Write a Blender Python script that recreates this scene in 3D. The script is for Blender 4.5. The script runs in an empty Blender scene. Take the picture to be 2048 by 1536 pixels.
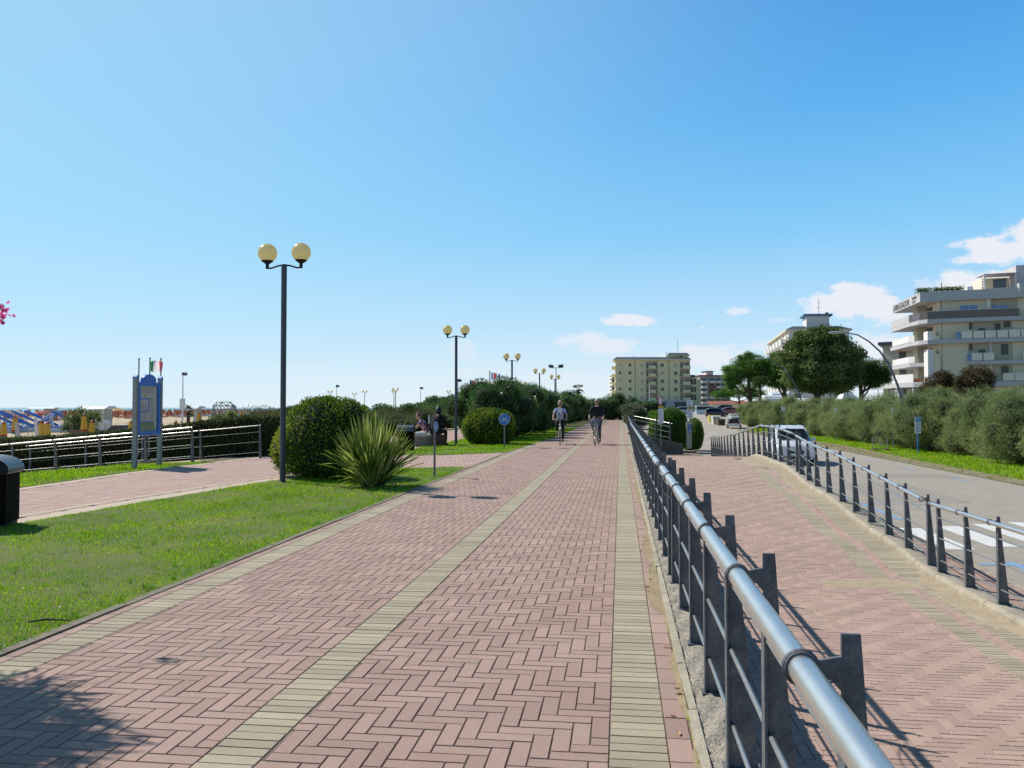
import bpy, bmesh, math, random
import numpy as np
from mathutils import Vector, Matrix

random.seed(7)
RNG = np.random.default_rng(11)
PI = math.pi
S = bpy.context.scene
COL = S.collection

# ------------------------------------------------------------------ camera numbers
FPX, CX, CY, EYE = 1680.0, 1024.0, 768.0, 1.5
YAW = math.atan(216 / FPX)
PIT = math.atan(47 / FPX)
FW = Vector((-math.sin(YAW) * math.cos(PIT), math.cos(YAW) * math.cos(PIT), math.sin(PIT)))
RT = Vector((math.cos(YAW), math.sin(YAW), 0))
UP = Vector((math.sin(YAW) * math.sin(PIT), -math.cos(YAW) * math.sin(PIT), math.cos(PIT)))


def at(x, y, depth):
    """surveyed point: sight line through photo point (x, y) followed for a known distance"""
    d = FW + RT * ((x - CX) / FPX) - UP * ((y - CY) / FPX)
    return Vector((0, 0, EYE)) + d * depth


def on(x, y, z=0.0):
    d = FW + RT * ((x - CX) / FPX) - UP * ((y - CY) / FPX)
    return Vector((0, 0, EYE)) + d * ((z - EYE) / d.z)


# ------------------------------------------------------------------ materials
MATS = {}


def mat(name, col, rough=0.6, metal=0.0, var=0.0, vscale=3.0, bump=0.0, bscale=40.0,
        island=0.0, col2=None, spec=0.5, coat=0.0, trans=0.0, stretch=None, dirt=None, dirt_scale=0.6, speck=0.0, speck_scale=180):
    """principled material with procedural colour variation and bump, in object/world space"""
    if name in MATS:
        return MATS[name]
    m = bpy.data.materials.new(name)
    m.use_nodes = True
    nt = m.node_tree
    N, L = nt.nodes, nt.links
    b = N['Principled BSDF']
    b.inputs['Roughness'].default_value = rough
    b.inputs['Metallic'].default_value = metal
    b.inputs['Specular IOR Level'].default_value = spec
    b.inputs['Coat Weight'].default_value = coat
    b.inputs['Coat Roughness'].default_value = 0.08
    geo = N.new('ShaderNodeNewGeometry')
    pos = geo.outputs['Position']
    if stretch:
        mp = N.new('ShaderNodeMapping')
        mp.inputs['Scale'].default_value = stretch
        L.new(pos, mp.inputs['Vector'])
        pos = mp.outputs['Vector']
    c2 = col2 if col2 else tuple(max(0, v * (1 - var)) for v in col)
    cur = None
    if var > 0 or col2:
        n = N.new('ShaderNodeTexNoise')
        n.inputs['Scale'].default_value = vscale
        n.inputs['Detail'].default_value = 6
        n.inputs['Roughness'].default_value = 0.65
        L.new(pos, n.inputs['Vector'])
        r = N.new('ShaderNodeValToRGB')
        r.color_ramp.elements[0].position = 0.32
        r.color_ramp.elements[1].position = 0.68
        r.color_ramp.elements[0].color = (*c2, 1)
        r.color_ramp.elements[1].color = (*col, 1)
        L.new(n.outputs['Fac'], r.inputs['Fac'])
        cur = r.outputs['Color']
    if dirt:
        n = N.new('ShaderNodeTexNoise')
        n.inputs['Scale'].default_value = dirt_scale
        n.inputs['Detail'].default_value = 8
        n.inputs['Roughness'].default_value = 0.7
        L.new(geo.outputs['Position'], n.inputs['Vector'])
        r = N.new('ShaderNodeValToRGB')
        r.color_ramp.elements[0].position = 0.52
        r.color_ramp.elements[1].position = 0.72
        r.color_ramp.elements[0].color = (0, 0, 0, 1)
        r.color_ramp.elements[1].color = (dirt[3], dirt[3], dirt[3], 1)
        L.new(n.outputs['Fac'], r.inputs['Fac'])
        mx = N.new('ShaderNodeMix')
        mx.data_type = 'RGBA'
        L.new(r.outputs['Color'], mx.inputs[0])
        if cur:
            L.new(cur, mx.inputs[6])
        else:
            mx.inputs[6].default_value = (*col, 1)
        mx.inputs[7].default_value = (dirt[0], dirt[1], dirt[2], 1)
        cur = mx.outputs[2]
    if island > 0:
        hs = N.new('ShaderNodeHueSaturation')
        mr = N.new('ShaderNodeMapRange')
        mr.inputs['To Min'].default_value = 1 - island
        mr.inputs['To Max'].default_value = 1 + island
        L.new(geo.outputs['Random Per Island'], mr.inputs['Value'])
        L.new(mr.outputs['Result'], hs.inputs['Value'])
        if cur:
            L.new(cur, hs.inputs['Color'])
        else:
            hs.inputs['Color'].default_value = (*col, 1)
        cur = hs.outputs['Color']
    if speck > 0:
        n = N.new('ShaderNodeTexNoise')
        n.inputs['Scale'].default_value = speck_scale
        n.inputs['Detail'].default_value = 2
        L.new(geo.outputs['Position'], n.inputs['Vector'])
        mr = N.new('ShaderNodeMapRange')
        mr.inputs['From Min'].default_value = 0.3
        mr.inputs['From Max'].default_value = 0.7
        mr.inputs['To Min'].default_value = 1 - speck
        mr.inputs['To Max'].default_value = 1 + speck
        L.new(n.outputs['Fac'], mr.inputs['Value'])
        hs = N.new('ShaderNodeHueSaturation')
        L.new(mr.outputs['Result'], hs.inputs['Value'])
        if cur:
            L.new(cur, hs.inputs['Color'])
        else:
            hs.inputs['Color'].default_value = (*col, 1)
        cur = hs.outputs['Color']
    if cur:
        L.new(cur, b.inputs['Base Color'])
    else:
        b.inputs['Base Color'].default_value = (*col, 1)
    if bump > 0:
        n = N.new('ShaderNodeTexNoise')
        n.inputs['Scale'].default_value = bscale
        n.inputs['Detail'].default_value = 5
        L.new(pos, n.inputs['Vector'])
        bp = N.new('ShaderNodeBump')
        bp.inputs['Strength'].default_value = bump
        bp.inputs['Distance'].default_value = 0.02
        L.new(n.outputs['Fac'], bp.inputs['Height'])
        L.new(bp.outputs['Normal'], b.inputs['Normal'])
    MATS[name] = m
    return m


def leafmat(name, stops, trans=0.35, rough=0.45, spec=0.35, clump=0.9):
    """leaf material: colour differs leaf by leaf (island) and clump by clump (noise)"""
    if name in MATS:
        return MATS[name]
    m = bpy.data.materials.new(name)
    m.use_nodes = True
    nt = m.node_tree
    N, L = nt.nodes, nt.links
    b = N['Principled BSDF']
    b.inputs['Roughness'].default_value = rough
    b.inputs['Specular IOR Level'].default_value = spec
    geo = N.new('ShaderNodeNewGeometry')
    n = N.new('ShaderNodeTexNoise')
    n.inputs['Scale'].default_value = clump
    n.inputs['Detail'].default_value = 3
    L.new(geo.outputs['Position'], n.inputs['Vector'])
    ad = N.new('ShaderNodeMath')
    ad.operation = 'MULTIPLY_ADD'
    ad.inputs[1].default_value = 0.55
    L.new(geo.outputs['Random Per Island'], ad.inputs[0])
    sub = N.new('ShaderNodeMath')
    sub.operation = 'MULTIPLY_ADD'
    sub.inputs[1].default_value = 1.1
    sub.inputs[2].default_value = -0.28
    L.new(n.outputs['Fac'], sub.inputs[0])
    L.new(sub.outputs[0], ad.inputs[2])
    r = N.new('ShaderNodeValToRGB')
    e = r.color_ramp.elements
    e[0].position, e[0].color = stops[0][0], (*stops[0][1], 1)
    e[1].position, e[1].color = stops[-1][0], (*stops[-1][1], 1)
    for p, c in stops[1:-1]:
        k = e.new(p)
        k.color = (*c, 1)
    L.new(ad.outputs[0], r.inputs['Fac'])
    L.new(r.outputs['Color'], b.inputs['Base Color'])
    t = N.new('ShaderNodeBsdfTranslucent')
    hs = N.new('ShaderNodeHueSaturation')
    hs.inputs['Value'].default_value = 1.5
    hs.inputs['Hue'].default_value = 0.485
    L.new(r.outputs['Color'], hs.inputs['Color'])
    L.new(hs.outputs['Color'], t.inputs['Color'])
    mx = N.new('ShaderNodeMixShader')
    mx.inputs[0].default_value = trans
    L.new(b.outputs[0], mx.inputs[1])
    L.new(t.outputs[0], mx.inputs[2])
    L.new(mx.outputs[0], N['Material Output'].inputs['Surface'])
    MATS[name] = m
    return m


# ------------------------------------------------------------------ mesh builder
class MB:
    def __init__(s):
        s.v, s.f, s.m = [], [], []

    def add(s, vs, fs, m=0):
        o = len(s.v)
        s.v += [tuple(p) for p in vs]
        for f in fs:
            s.f.append(tuple(i + o for i in f))
            s.m.append(m)
        return s

    def quad(s, a, b, c, d, m=0):
        return s.add([a, b, c, d], [(0, 1, 2, 3)], m)

    def hexa(s, p, m=0):
        """8 corners: 4 low (ccw), 4 high"""
        return s.add(p, [(3, 2, 1, 0), (4, 5, 6, 7), (0, 1, 5, 4), (1, 2, 6, 5), (2, 3, 7, 6), (3, 0, 4, 7)], m)

    def box(s, x0, x1, y0, y1, z0, z1, m=0):
        return s.hexa([(x0, y0, z0), (x1, y0, z0), (x1, y1, z0), (x0, y1, z0),
                       (x0, y0, z1), (x1, y0, z1), (x1, y1, z1), (x0, y1, z1)], m)

    def prism(s, poly, z0, z1, m=0):
        n = len(poly)
        vs = [(x, y, z0) for x, y in poly] + [(x, y, z1) for x, y in poly]
        fs = [tuple(range(n))[::-1], tuple(range(n, 2 * n))]
        fs += [(i, (i + 1) % n, n + (i + 1) % n, n + i) for i in range(n)]
        return s.add(vs, fs, m)

    def sheet(s, poly, z, m=0):
        return s.add([(x, y, z) for x, y in poly], [tuple(range(len(poly)))], m)

    def slab(s, poly, axis, t0, t1, m=0):
        """polygon (a,b) extruded along an axis: axis 'x': (t,a,b); 'y': (a,t,b)"""
        n = len(poly)
        if axis == 'x':
            A = [(t0, a, b) for a, b in poly]
            B = [(t1, a, b) for a, b in poly]
        else:
            A = [(a, t0, b) for a, b in poly]
            B = [(a, t1, b) for a, b in poly]
        fs = [tuple(range(n))[::-1], tuple(range(n, 2 * n))]
        fs += [(i, (i + 1) % n, n + (i + 1) % n, n + i) for i in range(n)]
        return s.add(A + B, fs, m)

    def tube(s, pts, r, n=8, m=0, caps=True, sy=1.0):
        pts = [Vector(p) for p in pts]
        if not isinstance(r, (list, tuple)):
            r = [r] * len(pts)
        rings = []
        t0 = (pts[1] - pts[0]).normalized()
        u = t0.orthogonal().normalized()
        if abs(t0.z) < 0.9:
            u = t0.cross(Vector((0, 0, 1))).normalized()
        for i, p in enumerate(pts):
            if i == 0:
                t = pts[1] - pts[0]
            elif i == len(pts) - 1:
                t = pts[-1] - pts[-2]
            else:
                t = (pts[i + 1] - p).normalized() + (p - pts[i - 1]).normalized()
            t.normalize()
            u = (u - t * u.dot(t)).normalized()
            w = t.cross(u)
            rings.append([p + (u * math.cos(2 * PI * k / n) + w * math.sin(2 * PI * k / n) * sy) * r[i] for k in range(n)])
        vs = [q for R in rings for q in R]
        fs = []
        for i in range(len(pts) - 1):
            for k in range(n):
                a, b = i * n + k, i * n + (k + 1) % n
                fs.append((a, b, b + n, a + n))
        if caps:
            fs.append(tuple(range(n))[::-1])
            fs.append(tuple(range((len(pts) - 1) * n, len(pts) * n)))
        return s.add(vs, fs, m)

    def lathe(s, prof, c=(0, 0, 0), n=16, m=0, axis='z'):
        vs, fs = [], []
        for r, z in prof:
            for k in range(n):
                a = 2 * PI * k / n
                if axis == 'z':
                    vs.append((c[0] + r * math.cos(a), c[1] + r * math.sin(a), c[2] + z))
                elif axis == 'y':
                    vs.append((c[0] + r * math.cos(a), c[1] + z, c[2] + r * math.sin(a)))
                else:
                    vs.append((c[0] + z, c[1] + r * math.cos(a), c[2] + r * math.sin(a)))
        for i in range(len(prof) - 1):
            for k in range(n):
                a, b = i * n + k, i * n + (k + 1) % n
                fs.append((a, b, b + n, a + n))
        fs.append(tuple(range(n))[::-1])
        fs.append(tuple(range((len(prof) - 1) * n, len(prof) * n)))
        return s.add(vs, fs, m)

    def ball(s, c, r, n=16, m=0, sz=1.0, z0=-1.0, z1=1.0):
        k = max(6, n // 2)
        a0, a1 = math.asin(max(-1, z0)), math.asin(min(1, z1))
        prof = []
        for i in range(k + 1):
            a = a0 + (a1 - a0) * i / k
            prof.append((max(1e-4, r * math.cos(a)), r * sz * math.sin(a)))
        return s.lathe(prof, c, n, m)

    def ring(s, c, R, r, axis='y', n=28, k=6, m=0):
        vs, fs = [], []
        for i in range(n):
            a = 2 * PI * i / n
            for j in range(k):
                b = 2 * PI * j / k
                q = R + r * math.cos(b)
                h = r * math.sin(b)
                p = (q * math.cos(a), q * math.sin(a))
                if axis == 'y':
                    vs.append((c[0] + p[0], c[1] + h, c[2] + p[1]))
                elif axis == 'x':
                    vs.append((c[0] + h, c[1] + p[0], c[2] + p[1]))
                else:
                    vs.append((c[0] + p[0], c[1] + p[1], c[2] + h))
        for i in range(n):
            for j in range(k):
                fs.append((i * k + j, ((i + 1) % n) * k + j, ((i + 1) % n) * k + (j + 1) % k, i * k + (j + 1) % k))
        return s.add(vs, fs, m)

    def build(s, name, mats, parent=None, smooth=False, loc=None, rz=0):
        me = bpy.data.meshes.new(name)
        me.from_pydata(s.v, [], s.f)
        if not isinstance(mats, (list, tuple)):
            mats = [mats]
        for x in mats:
            me.materials.append(x)
        if len(mats) > 1:
            me.polygons.foreach_set('material_index', s.m)
        if smooth:
            me.polygons.foreach_set('use_smooth', [True] * len(s.f))
            try:
                me.set_sharp_from_angle(angle=math.radians(42))
            except Exception:
                pass
        me.update()
        bmx = bmesh.new()
        bmx.from_mesh(me)
        bmesh.ops.recalc_face_normals(bmx, faces=bmx.faces)
        bmx.to_mesh(me)
        bmx.free()
        o = bpy.data.objects.new(name, me)
        COL.objects.link(o)
        if parent:
            o.parent = parent
        if loc is not None:
            o.location = loc
        o.rotation_euler[2] = rz
        return o


def npmesh(name, V, F, mats, mi=None, parent=None, smooth=False, loc=None):
    """V (n,3) float, F (m,k) int, one size of face"""
    me = bpy.data.meshes.new(name)
    k = F.shape[1]
    me.vertices.add(len(V))
    me.vertices.foreach_set('co', np.ascontiguousarray(V, dtype=np.float32).ravel())
    me.loops.add(F.size)
    me.loops.foreach_set('vertex_index', np.ascontiguousarray(F, dtype=np.int32).ravel())
    me.polygons.add(len(F))
    me.polygons.foreach_set('loop_start', np.arange(0, F.size, k, dtype=np.int32))
    me.polygons.foreach_set('loop_total', np.full(len(F), k, dtype=np.int32))
    for x in mats:
        me.materials.append(x)
    if mi is not None:
        me.polygons.foreach_set('material_index', np.asarray(mi, dtype=np.int32))
    me.polygons.foreach_set('use_smooth', np.full(len(F), bool(smooth), dtype=bool))
    me.update(calc_edges=True)
    me.validate()
    o = bpy.data.objects.new(name, me)
    COL.objects.link(o)
    if parent:
        o.parent = parent
    if loc is not None:
        o.location = loc
    return o


# ------------------------------------------------------------------ naming
def tag(o, label=None, cat=None, group=None, kind=None):
    if label:
        o['label'] = label
    if cat:
        o['category'] = cat
    if group:
        o['group'] = group
    if kind:
        o['kind'] = kind
    return o


def thing(name, label, cat, loc=(0, 0, 0), rz=0, group=None):
    o = bpy.data.objects.new(name, None)
    o.empty_display_size = 0.2
    COL.objects.link(o)
    o.location = loc
    o.rotation_euler = (0, 0, rz)
    return tag(o, label, cat, group)


def struct(o, label=None):
    o['kind'] = 'structure'
    if label:
        o['label'] = label
    return o


def dup(root, loc, rz=None, label=None, scale=None, group=None):
    r = root.copy()
    COL.objects.link(r)
    r.location = loc
    if rz is not None:
        r.rotation_euler = (0, 0, rz)
    if scale is not None:
        r.scale = scale if isinstance(scale, (tuple, list)) else (scale,) * 3
    if label:
        r['label'] = label
    if group:
        r['group'] = group
    for ch in list(root.children):
        c = ch.copy()
        COL.objects.link(c)
        c.parent = r
        for g in list(ch.children):
            d = g.copy()
            COL.objects.link(d)
            d.parent = c
    return r


# ------------------------------------------------------------------ foliage
def unit(a):
    return a / np.maximum(1e-9, np.linalg.norm(a, axis=1, keepdims=True))


def rand_dir(n):
    return unit(RNG.normal(size=(n, 3)))


def leaf_geo(P, A, L, W, droop=0.0, fold=0.25):
    """rhombic leaves: points P, axes A, lengths L, widths W; returns V, F (quads)"""
    n = len(P)
    B = unit(np.cross(A, rand_dir(n)))
    C = np.cross(A, B)
    L = L[:, None]
    W = W[:, None]
    p0 = P
    p2 = P + A * L
    mid = P + A * L * 0.5 + C * W * fold
    p1 = mid + B * W * 0.5
    p3 = mid - B * W * 0.5
    if droop:
        p2 = p2 - np.array([0, 0, droop]) * L
    V = np.stack([p0, p1, p2, p3], 1).reshape(-1, 3)
    F = np.arange(4 * n).reshape(-1, 4)
    return V, F


def lump_points(lumps, n, shell=(0.72, 1.06), noise=0.12, flat_bottom=None):
    """sample points in the outer shell of a union of ellipsoids; returns P, outward N"""
    areas = np.array([(r[0] * r[1] + r[1] * r[2] + r[0] * r[2]) for c, r in lumps])
    cnt = RNG.multinomial(int(n * 1.25), areas / areas.sum())
    Cs = np.array([c for c, r in lumps], float)
    Rs = np.array([r for c, r in lumps], float)
    PP, NN = [], []
    for i, k in enumerate(cnt):
        d = rand_dir(k)
        ph = RNG.uniform(0, 6, 3)
        bumpy = 1 + noise * (np.sin(d[:, 0] * 7 + ph[0]) * np.sin(d[:, 1] * 6 + ph[1]) + np.sin(d[:, 2] * 8 + ph[2]) * 0.6)
        s = RNG.uniform(shell[0], shell[1], k) * bumpy
        p = Cs[i] + d * Rs[i] * s[:, None]
        nn = unit(d / Rs[i])
        ok = np.ones(k, bool)
        for j in range(len(lumps)):
            if j == i:
                continue
            q = (p - Cs[j]) / Rs[j]
            ok &= (q * q).sum(1) > 0.62
        if flat_bottom is not None:
            ok &= p[:, 2] > flat_bottom
        PP.append(p[ok])
        NN.append(nn[ok])
    return np.concatenate(PP), np.concatenate(NN)


def ico_core(lumps, k=0.8, noise=0.1, sub=3):
    vs, fs, off = [], [], 0
    for c, r in lumps:
        bm = bmesh.new()
        bmesh.ops.create_icosphere(bm, subdivisions=sub, radius=1)
        V = np.array([v.co[:] for v in bm.verts])
        F = np.array([[v.index for v in f.verts] for f in bm.faces])
        bm.free()
        ph = RNG.uniform(0, 6, 3)
        s = k * (1 + noise * (np.sin(V[:, 0] * 6 + ph[0]) + np.sin(V[:, 1] * 5 + ph[1]) * np.sin(V[:, 2] * 7 + ph[2])))
        V = np.array(c) + V * np.array(r) * s[:, None]
        vs.append(V)
        fs.append(F + off)
        off += len(V)
    return np.concatenate(vs), np.concatenate(fs)


def crown(name, lumps, n, leafL, leafW, lm, core=0.78, cm=None, out=0.6, up=0.25, noise=0.12,
          shell=(0.72, 1.06), flat_bottom=None, parent=None, loc=None, extra=None, droop=0.0, jit=0.35):
    """leaves on lumps, with a dark inner mass; extra = (material, count, size): blossoms"""
    P, Nn = lump_points(lumps, n, shell, noise, flat_bottom)
    k = len(P)
    A = unit(Nn * out + rand_dir(k) + np.array([0, 0, up]))
    V, F = leaf_geo(P, A, RNG.uniform(1 - jit, 1 + jit, k) * leafL, RNG.uniform(1 - jit, 1 + jit, k) * leafW, droop)
    mats = [lm]
    # leaves as pairs of triangles so that core and leaves share one face size
    T = np.concatenate([F[:, [0, 1, 2]], F[:, [0, 2, 3]]])
    mi = np.zeros(len(T), int)
    if extra:
        em, ec, es = extra
        Pe, Ne = lump_points(lumps, ec, (0.98, 1.1), noise, flat_bottom)
        Ae = unit(Ne + rand_dir(len(Pe)) * 0.7)
        Ve, Fe = leaf_geo(Pe, Ae, np.full(len(Pe), es), np.full(len(Pe), es))
        Te = np.concatenate([Fe[:, [0, 1, 2]], Fe[:, [0, 2, 3]]]) + len(V)
        mats.append(em)
        mi = np.concatenate([mi, np.full(len(Te), len(mats) - 1)])
        V = np.concatenate([V, Ve])
        T = np.concatenate([T, Te])
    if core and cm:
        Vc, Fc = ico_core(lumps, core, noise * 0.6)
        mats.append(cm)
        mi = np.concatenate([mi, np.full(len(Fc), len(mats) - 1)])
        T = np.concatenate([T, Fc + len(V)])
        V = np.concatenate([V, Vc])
    return npmesh(name, V, T, mats, mi, parent, False, loc)


def sub_lumps(c, r, n, size, seed=0, zmin=None, flat=1.0):
    """n smaller lumps scattered in the outer part of an ellipsoid"""
    rg = np.random.default_rng(seed)
    out = [((c[0], c[1], c[2]), (r[0] * 0.72, r[1] * 0.72, r[2] * 0.72))]
    for i in range(n):
        d = rg.normal(size=3)
        d /= np.linalg.norm(d)
        k = rg.uniform(0.45, 0.82)
        p = (c[0] + d[0] * r[0] * k, c[1] + d[1] * r[1] * k, c[2] + d[2] * r[2] * k)
        if zmin is not None and p[2] < zmin:
            p = (p[0], p[1], zmin + rg.uniform(0, 0.2) * r[2])
        s = size * rg.uniform(0.7, 1.25)
        out.append((p, (s, s, s * 0.8 * flat)))
    return out
# ------------------------------------------------------------------ camera, sun, sky
cam_d = bpy.data.cameras.new('camera')
cam = bpy.data.objects.new('camera', cam_d)
COL.objects.link(cam)
cam.location = (0, 0, EYE)
cam_d.sensor_width = 36
cam_d.lens = 36 * FPX / 2048
cam_d.clip_start = 0.05
cam_d.clip_end = 20000
M = Matrix((RT, UP, -FW)).transposed()
cam.rotation_euler = M.to_euler()
S.camera = cam

SUNV = Vector((-4.12, 2.3, 4.63)).normalized()
sun_el = math.asin(SUNV.z)
sun_rot = math.atan2(SUNV.x, SUNV.y)
sd = bpy.data.lights.new('sun', 'SUN')
sd.energy = 5.0
sd.angle = math.radians(0.5)
sd.color = (1.0, 0.955, 0.89)
so = bpy.data.objects.new('sun', sd)
COL.objects.link(so)
so.rotation_euler = SUNV.to_track_quat('Z', 'Y').to_euler()
so.location = (-20, 10, 30)

w = bpy.data.worlds.new('World')
S.world = w
w.use_nodes = True
nt = w.node_tree
N, L = nt.nodes, nt.links
bg = N['Background']
sky = N.new('ShaderNodeTexSky')
sky.sky_type = 'NISHITA'
sky.sun_disc = False
sky.sun_elevation = sun_el
sky.sun_rotation = sun_rot % (2 * PI)
sky.altitude = 10
sky.air_density = 1.0
sky.dust_density = 0.6
sky.ozone_density = 1.6
bg.inputs['Strength'].default_value = 0.105
tc = N.new('ShaderNodeTexCoord')
hsv = N.new('ShaderNodeHueSaturation')
hsv.inputs['Saturation'].default_value = 1.12
hsv.inputs['Value'].default_value = 1.0
L.new(sky.outputs['Color'], hsv.inputs['Color'])


def vmath(op, a, b=None, s=None):
    n = N.new('ShaderNodeVectorMath')
    n.operation = op
    for i, q in enumerate((a, b)):
        if q is None:
            continue
        if isinstance(q, (tuple, list, Vector)):
            n.inputs[i].default_value = tuple(q)
        else:
            L.new(q, n.inputs[i])
    return n


def fmath(op, a, b=None, c=None, clamp=False):
    n = N.new('ShaderNodeMath')
    n.operation = op
    n.use_clamp = clamp
    for i, q in enumerate((a, b, c)):
        if q is None:
            continue
        if isinstance(q, (int, float)):
            n.inputs[i].default_value = q
        else:
            L.new(q, n.inputs[i])
    return n.outputs[0]


gen = tc.outputs['Generated']
dirn = vmath('NORMALIZE', gen).outputs['Vector']
# soft cumulus in given directions of the sky; ragged edges come from noise
nz = N.new('ShaderNodeTexNoise')
nz.inputs['Scale'].default_value = 34
nz.inputs['Detail'].default_value = 10
nz.inputs['Roughness'].default_value = 0.6
mp = N.new('ShaderNodeMapping')
mp.inputs['Scale'].default_value = (1, 1, 1.9)
L.new(dirn, mp.inputs['Vector'])
L.new(mp.outputs['Vector'], nz.inputs['Vector'])
nzb = N.new('ShaderNodeTexNoise')
nzb.inputs['Scale'].default_value = 11
nzb.inputs['Detail'].default_value = 6
L.new(mp.outputs['Vector'], nzb.inputs['Vector'])
CLOUDS = [  # photo direction x, y, half width, half height, density
    (1650, 608, 46, 26, 1.0), (1705, 594, 50, 50, 1.2), (1745, 600, 46, 44, 1.1), (1780, 612, 40, 26, 1.0),
    (1985, 505, 100, 34, 1.05), (2060, 490, 90, 52, 1.05), (1925, 516, 44, 20, .85),
    (1930, 560, 80, 34, 1.0), (1850, 572, 30, 10, .5), (1259, 641, 62, 14, .95), (1483, 623, 30, 9, .75), (1215, 690, 80, 28, .75),
    (1760, 700, 74, 32, .9), (1410, 712, 80, 28, .85), (1530, 690, 40, 10, .45),
    (1403, 655, 10, 4, .5), (925, 700, 26, 22, .35), (960, 745, 70, 14, .35), (1560, 640, 26, 6, .3),
    (1120, 760, 90, 22, .35), (600, 740, 160, 12, .12), (1840, 640, 20, 8, .4)]
acc = None
right = tuple(RT)
for cx, cy, hw, hh, dn in CLOUDS:
    d = (FW + RT * ((cx - CX) / FPX) - UP * ((cy - CY) / FPX)).normalized()
    side = Vector((0, 0, 1)).cross(d).normalized() * -1
    upv = side.cross(d)
    if upv.z < 0:
        upv = -upv
    k = d.dot(FW)
    a = fmath('MULTIPLY', vmath('DOT_PRODUCT', dirn, side).outputs['Value'], FPX / k / hw)
    b = fmath('MULTIPLY', fmath('SUBTRACT', vmath('DOT_PRODUCT', dirn, upv).outputs['Value'], 0.0), FPX / k / hh)
    front = fmath('GREATER_THAN', vmath('DOT_PRODUCT', dirn, d).outputs['Value'], 0.3)
    rr = fmath('SQRT', fmath('ADD', fmath('MULTIPLY', a, a), fmath('MULTIPLY', b, b)))
    e = fmath('SUBTRACT', 1.0, rr, clamp=False)
    e = fmath('MULTIPLY_ADD', fmath('SUBTRACT', nz.outputs['Fac'], 0.5), 2.6, e)
    e = fmath('MULTIPLY_ADD', fmath('SUBTRACT', nzb.outputs['Fac'], 0.5), 1.4, e)
    e = fmath('MULTIPLY', e, 2.2, clamp=True)
    e = fmath('MULTIPLY', fmath('MULTIPLY', e, dn), front)
    acc = e if acc is None else fmath('MAXIMUM', acc, e)
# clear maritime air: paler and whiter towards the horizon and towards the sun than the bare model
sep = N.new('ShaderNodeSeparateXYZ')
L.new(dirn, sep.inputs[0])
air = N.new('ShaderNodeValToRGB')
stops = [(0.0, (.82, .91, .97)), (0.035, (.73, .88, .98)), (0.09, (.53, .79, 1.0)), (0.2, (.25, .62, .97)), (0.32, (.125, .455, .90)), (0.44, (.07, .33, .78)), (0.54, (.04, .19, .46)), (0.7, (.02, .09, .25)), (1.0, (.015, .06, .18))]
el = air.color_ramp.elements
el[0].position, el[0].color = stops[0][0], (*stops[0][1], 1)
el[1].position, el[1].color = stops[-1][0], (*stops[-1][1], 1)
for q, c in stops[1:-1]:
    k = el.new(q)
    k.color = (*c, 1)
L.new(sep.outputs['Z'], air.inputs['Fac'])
near = N.new('ShaderNodeMapRange')
near.interpolation_type = 'SMOOTHSTEP'
near.inputs['From Min'].default_value = 0.36
near.inputs['From Max'].default_value = 1.05
near.inputs['To Max'].default_value = 0.72
L.new(vmath('DOT_PRODUCT', dirn, SUNV).outputs['Value'], near.inputs['Value'])
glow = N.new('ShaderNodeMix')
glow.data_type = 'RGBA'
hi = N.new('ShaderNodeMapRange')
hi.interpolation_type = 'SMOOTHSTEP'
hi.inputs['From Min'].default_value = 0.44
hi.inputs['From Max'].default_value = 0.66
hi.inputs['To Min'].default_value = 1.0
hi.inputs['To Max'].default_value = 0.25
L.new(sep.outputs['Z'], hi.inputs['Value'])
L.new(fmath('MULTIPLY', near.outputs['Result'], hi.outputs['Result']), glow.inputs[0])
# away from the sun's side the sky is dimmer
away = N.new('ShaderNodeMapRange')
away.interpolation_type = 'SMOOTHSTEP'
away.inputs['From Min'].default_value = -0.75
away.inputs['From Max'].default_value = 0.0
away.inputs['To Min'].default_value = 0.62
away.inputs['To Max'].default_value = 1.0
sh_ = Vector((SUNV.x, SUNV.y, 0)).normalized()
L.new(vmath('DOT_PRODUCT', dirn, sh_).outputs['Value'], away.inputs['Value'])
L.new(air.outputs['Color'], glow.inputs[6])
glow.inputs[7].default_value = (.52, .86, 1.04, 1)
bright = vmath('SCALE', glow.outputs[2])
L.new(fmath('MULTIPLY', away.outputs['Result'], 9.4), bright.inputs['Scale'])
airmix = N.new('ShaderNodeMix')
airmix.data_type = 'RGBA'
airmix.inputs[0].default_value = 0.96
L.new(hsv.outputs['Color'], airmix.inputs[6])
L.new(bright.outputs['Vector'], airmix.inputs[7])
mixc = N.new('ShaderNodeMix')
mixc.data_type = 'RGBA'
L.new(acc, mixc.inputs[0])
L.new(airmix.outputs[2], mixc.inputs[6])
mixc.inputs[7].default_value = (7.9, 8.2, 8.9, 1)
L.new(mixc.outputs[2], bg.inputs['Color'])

S.view_settings.view_transform = 'Standard'
S.view_settings.look = 'None'
S.view_settings.exposure = 0
S.cycles.max_bounces = 5
S.cycles.diffuse_bounces = 3
S.cycles.glossy_bounces = 2
S.cycles.transparent_max_bounces = 4
S.cycles.use_denoising = True
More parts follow.
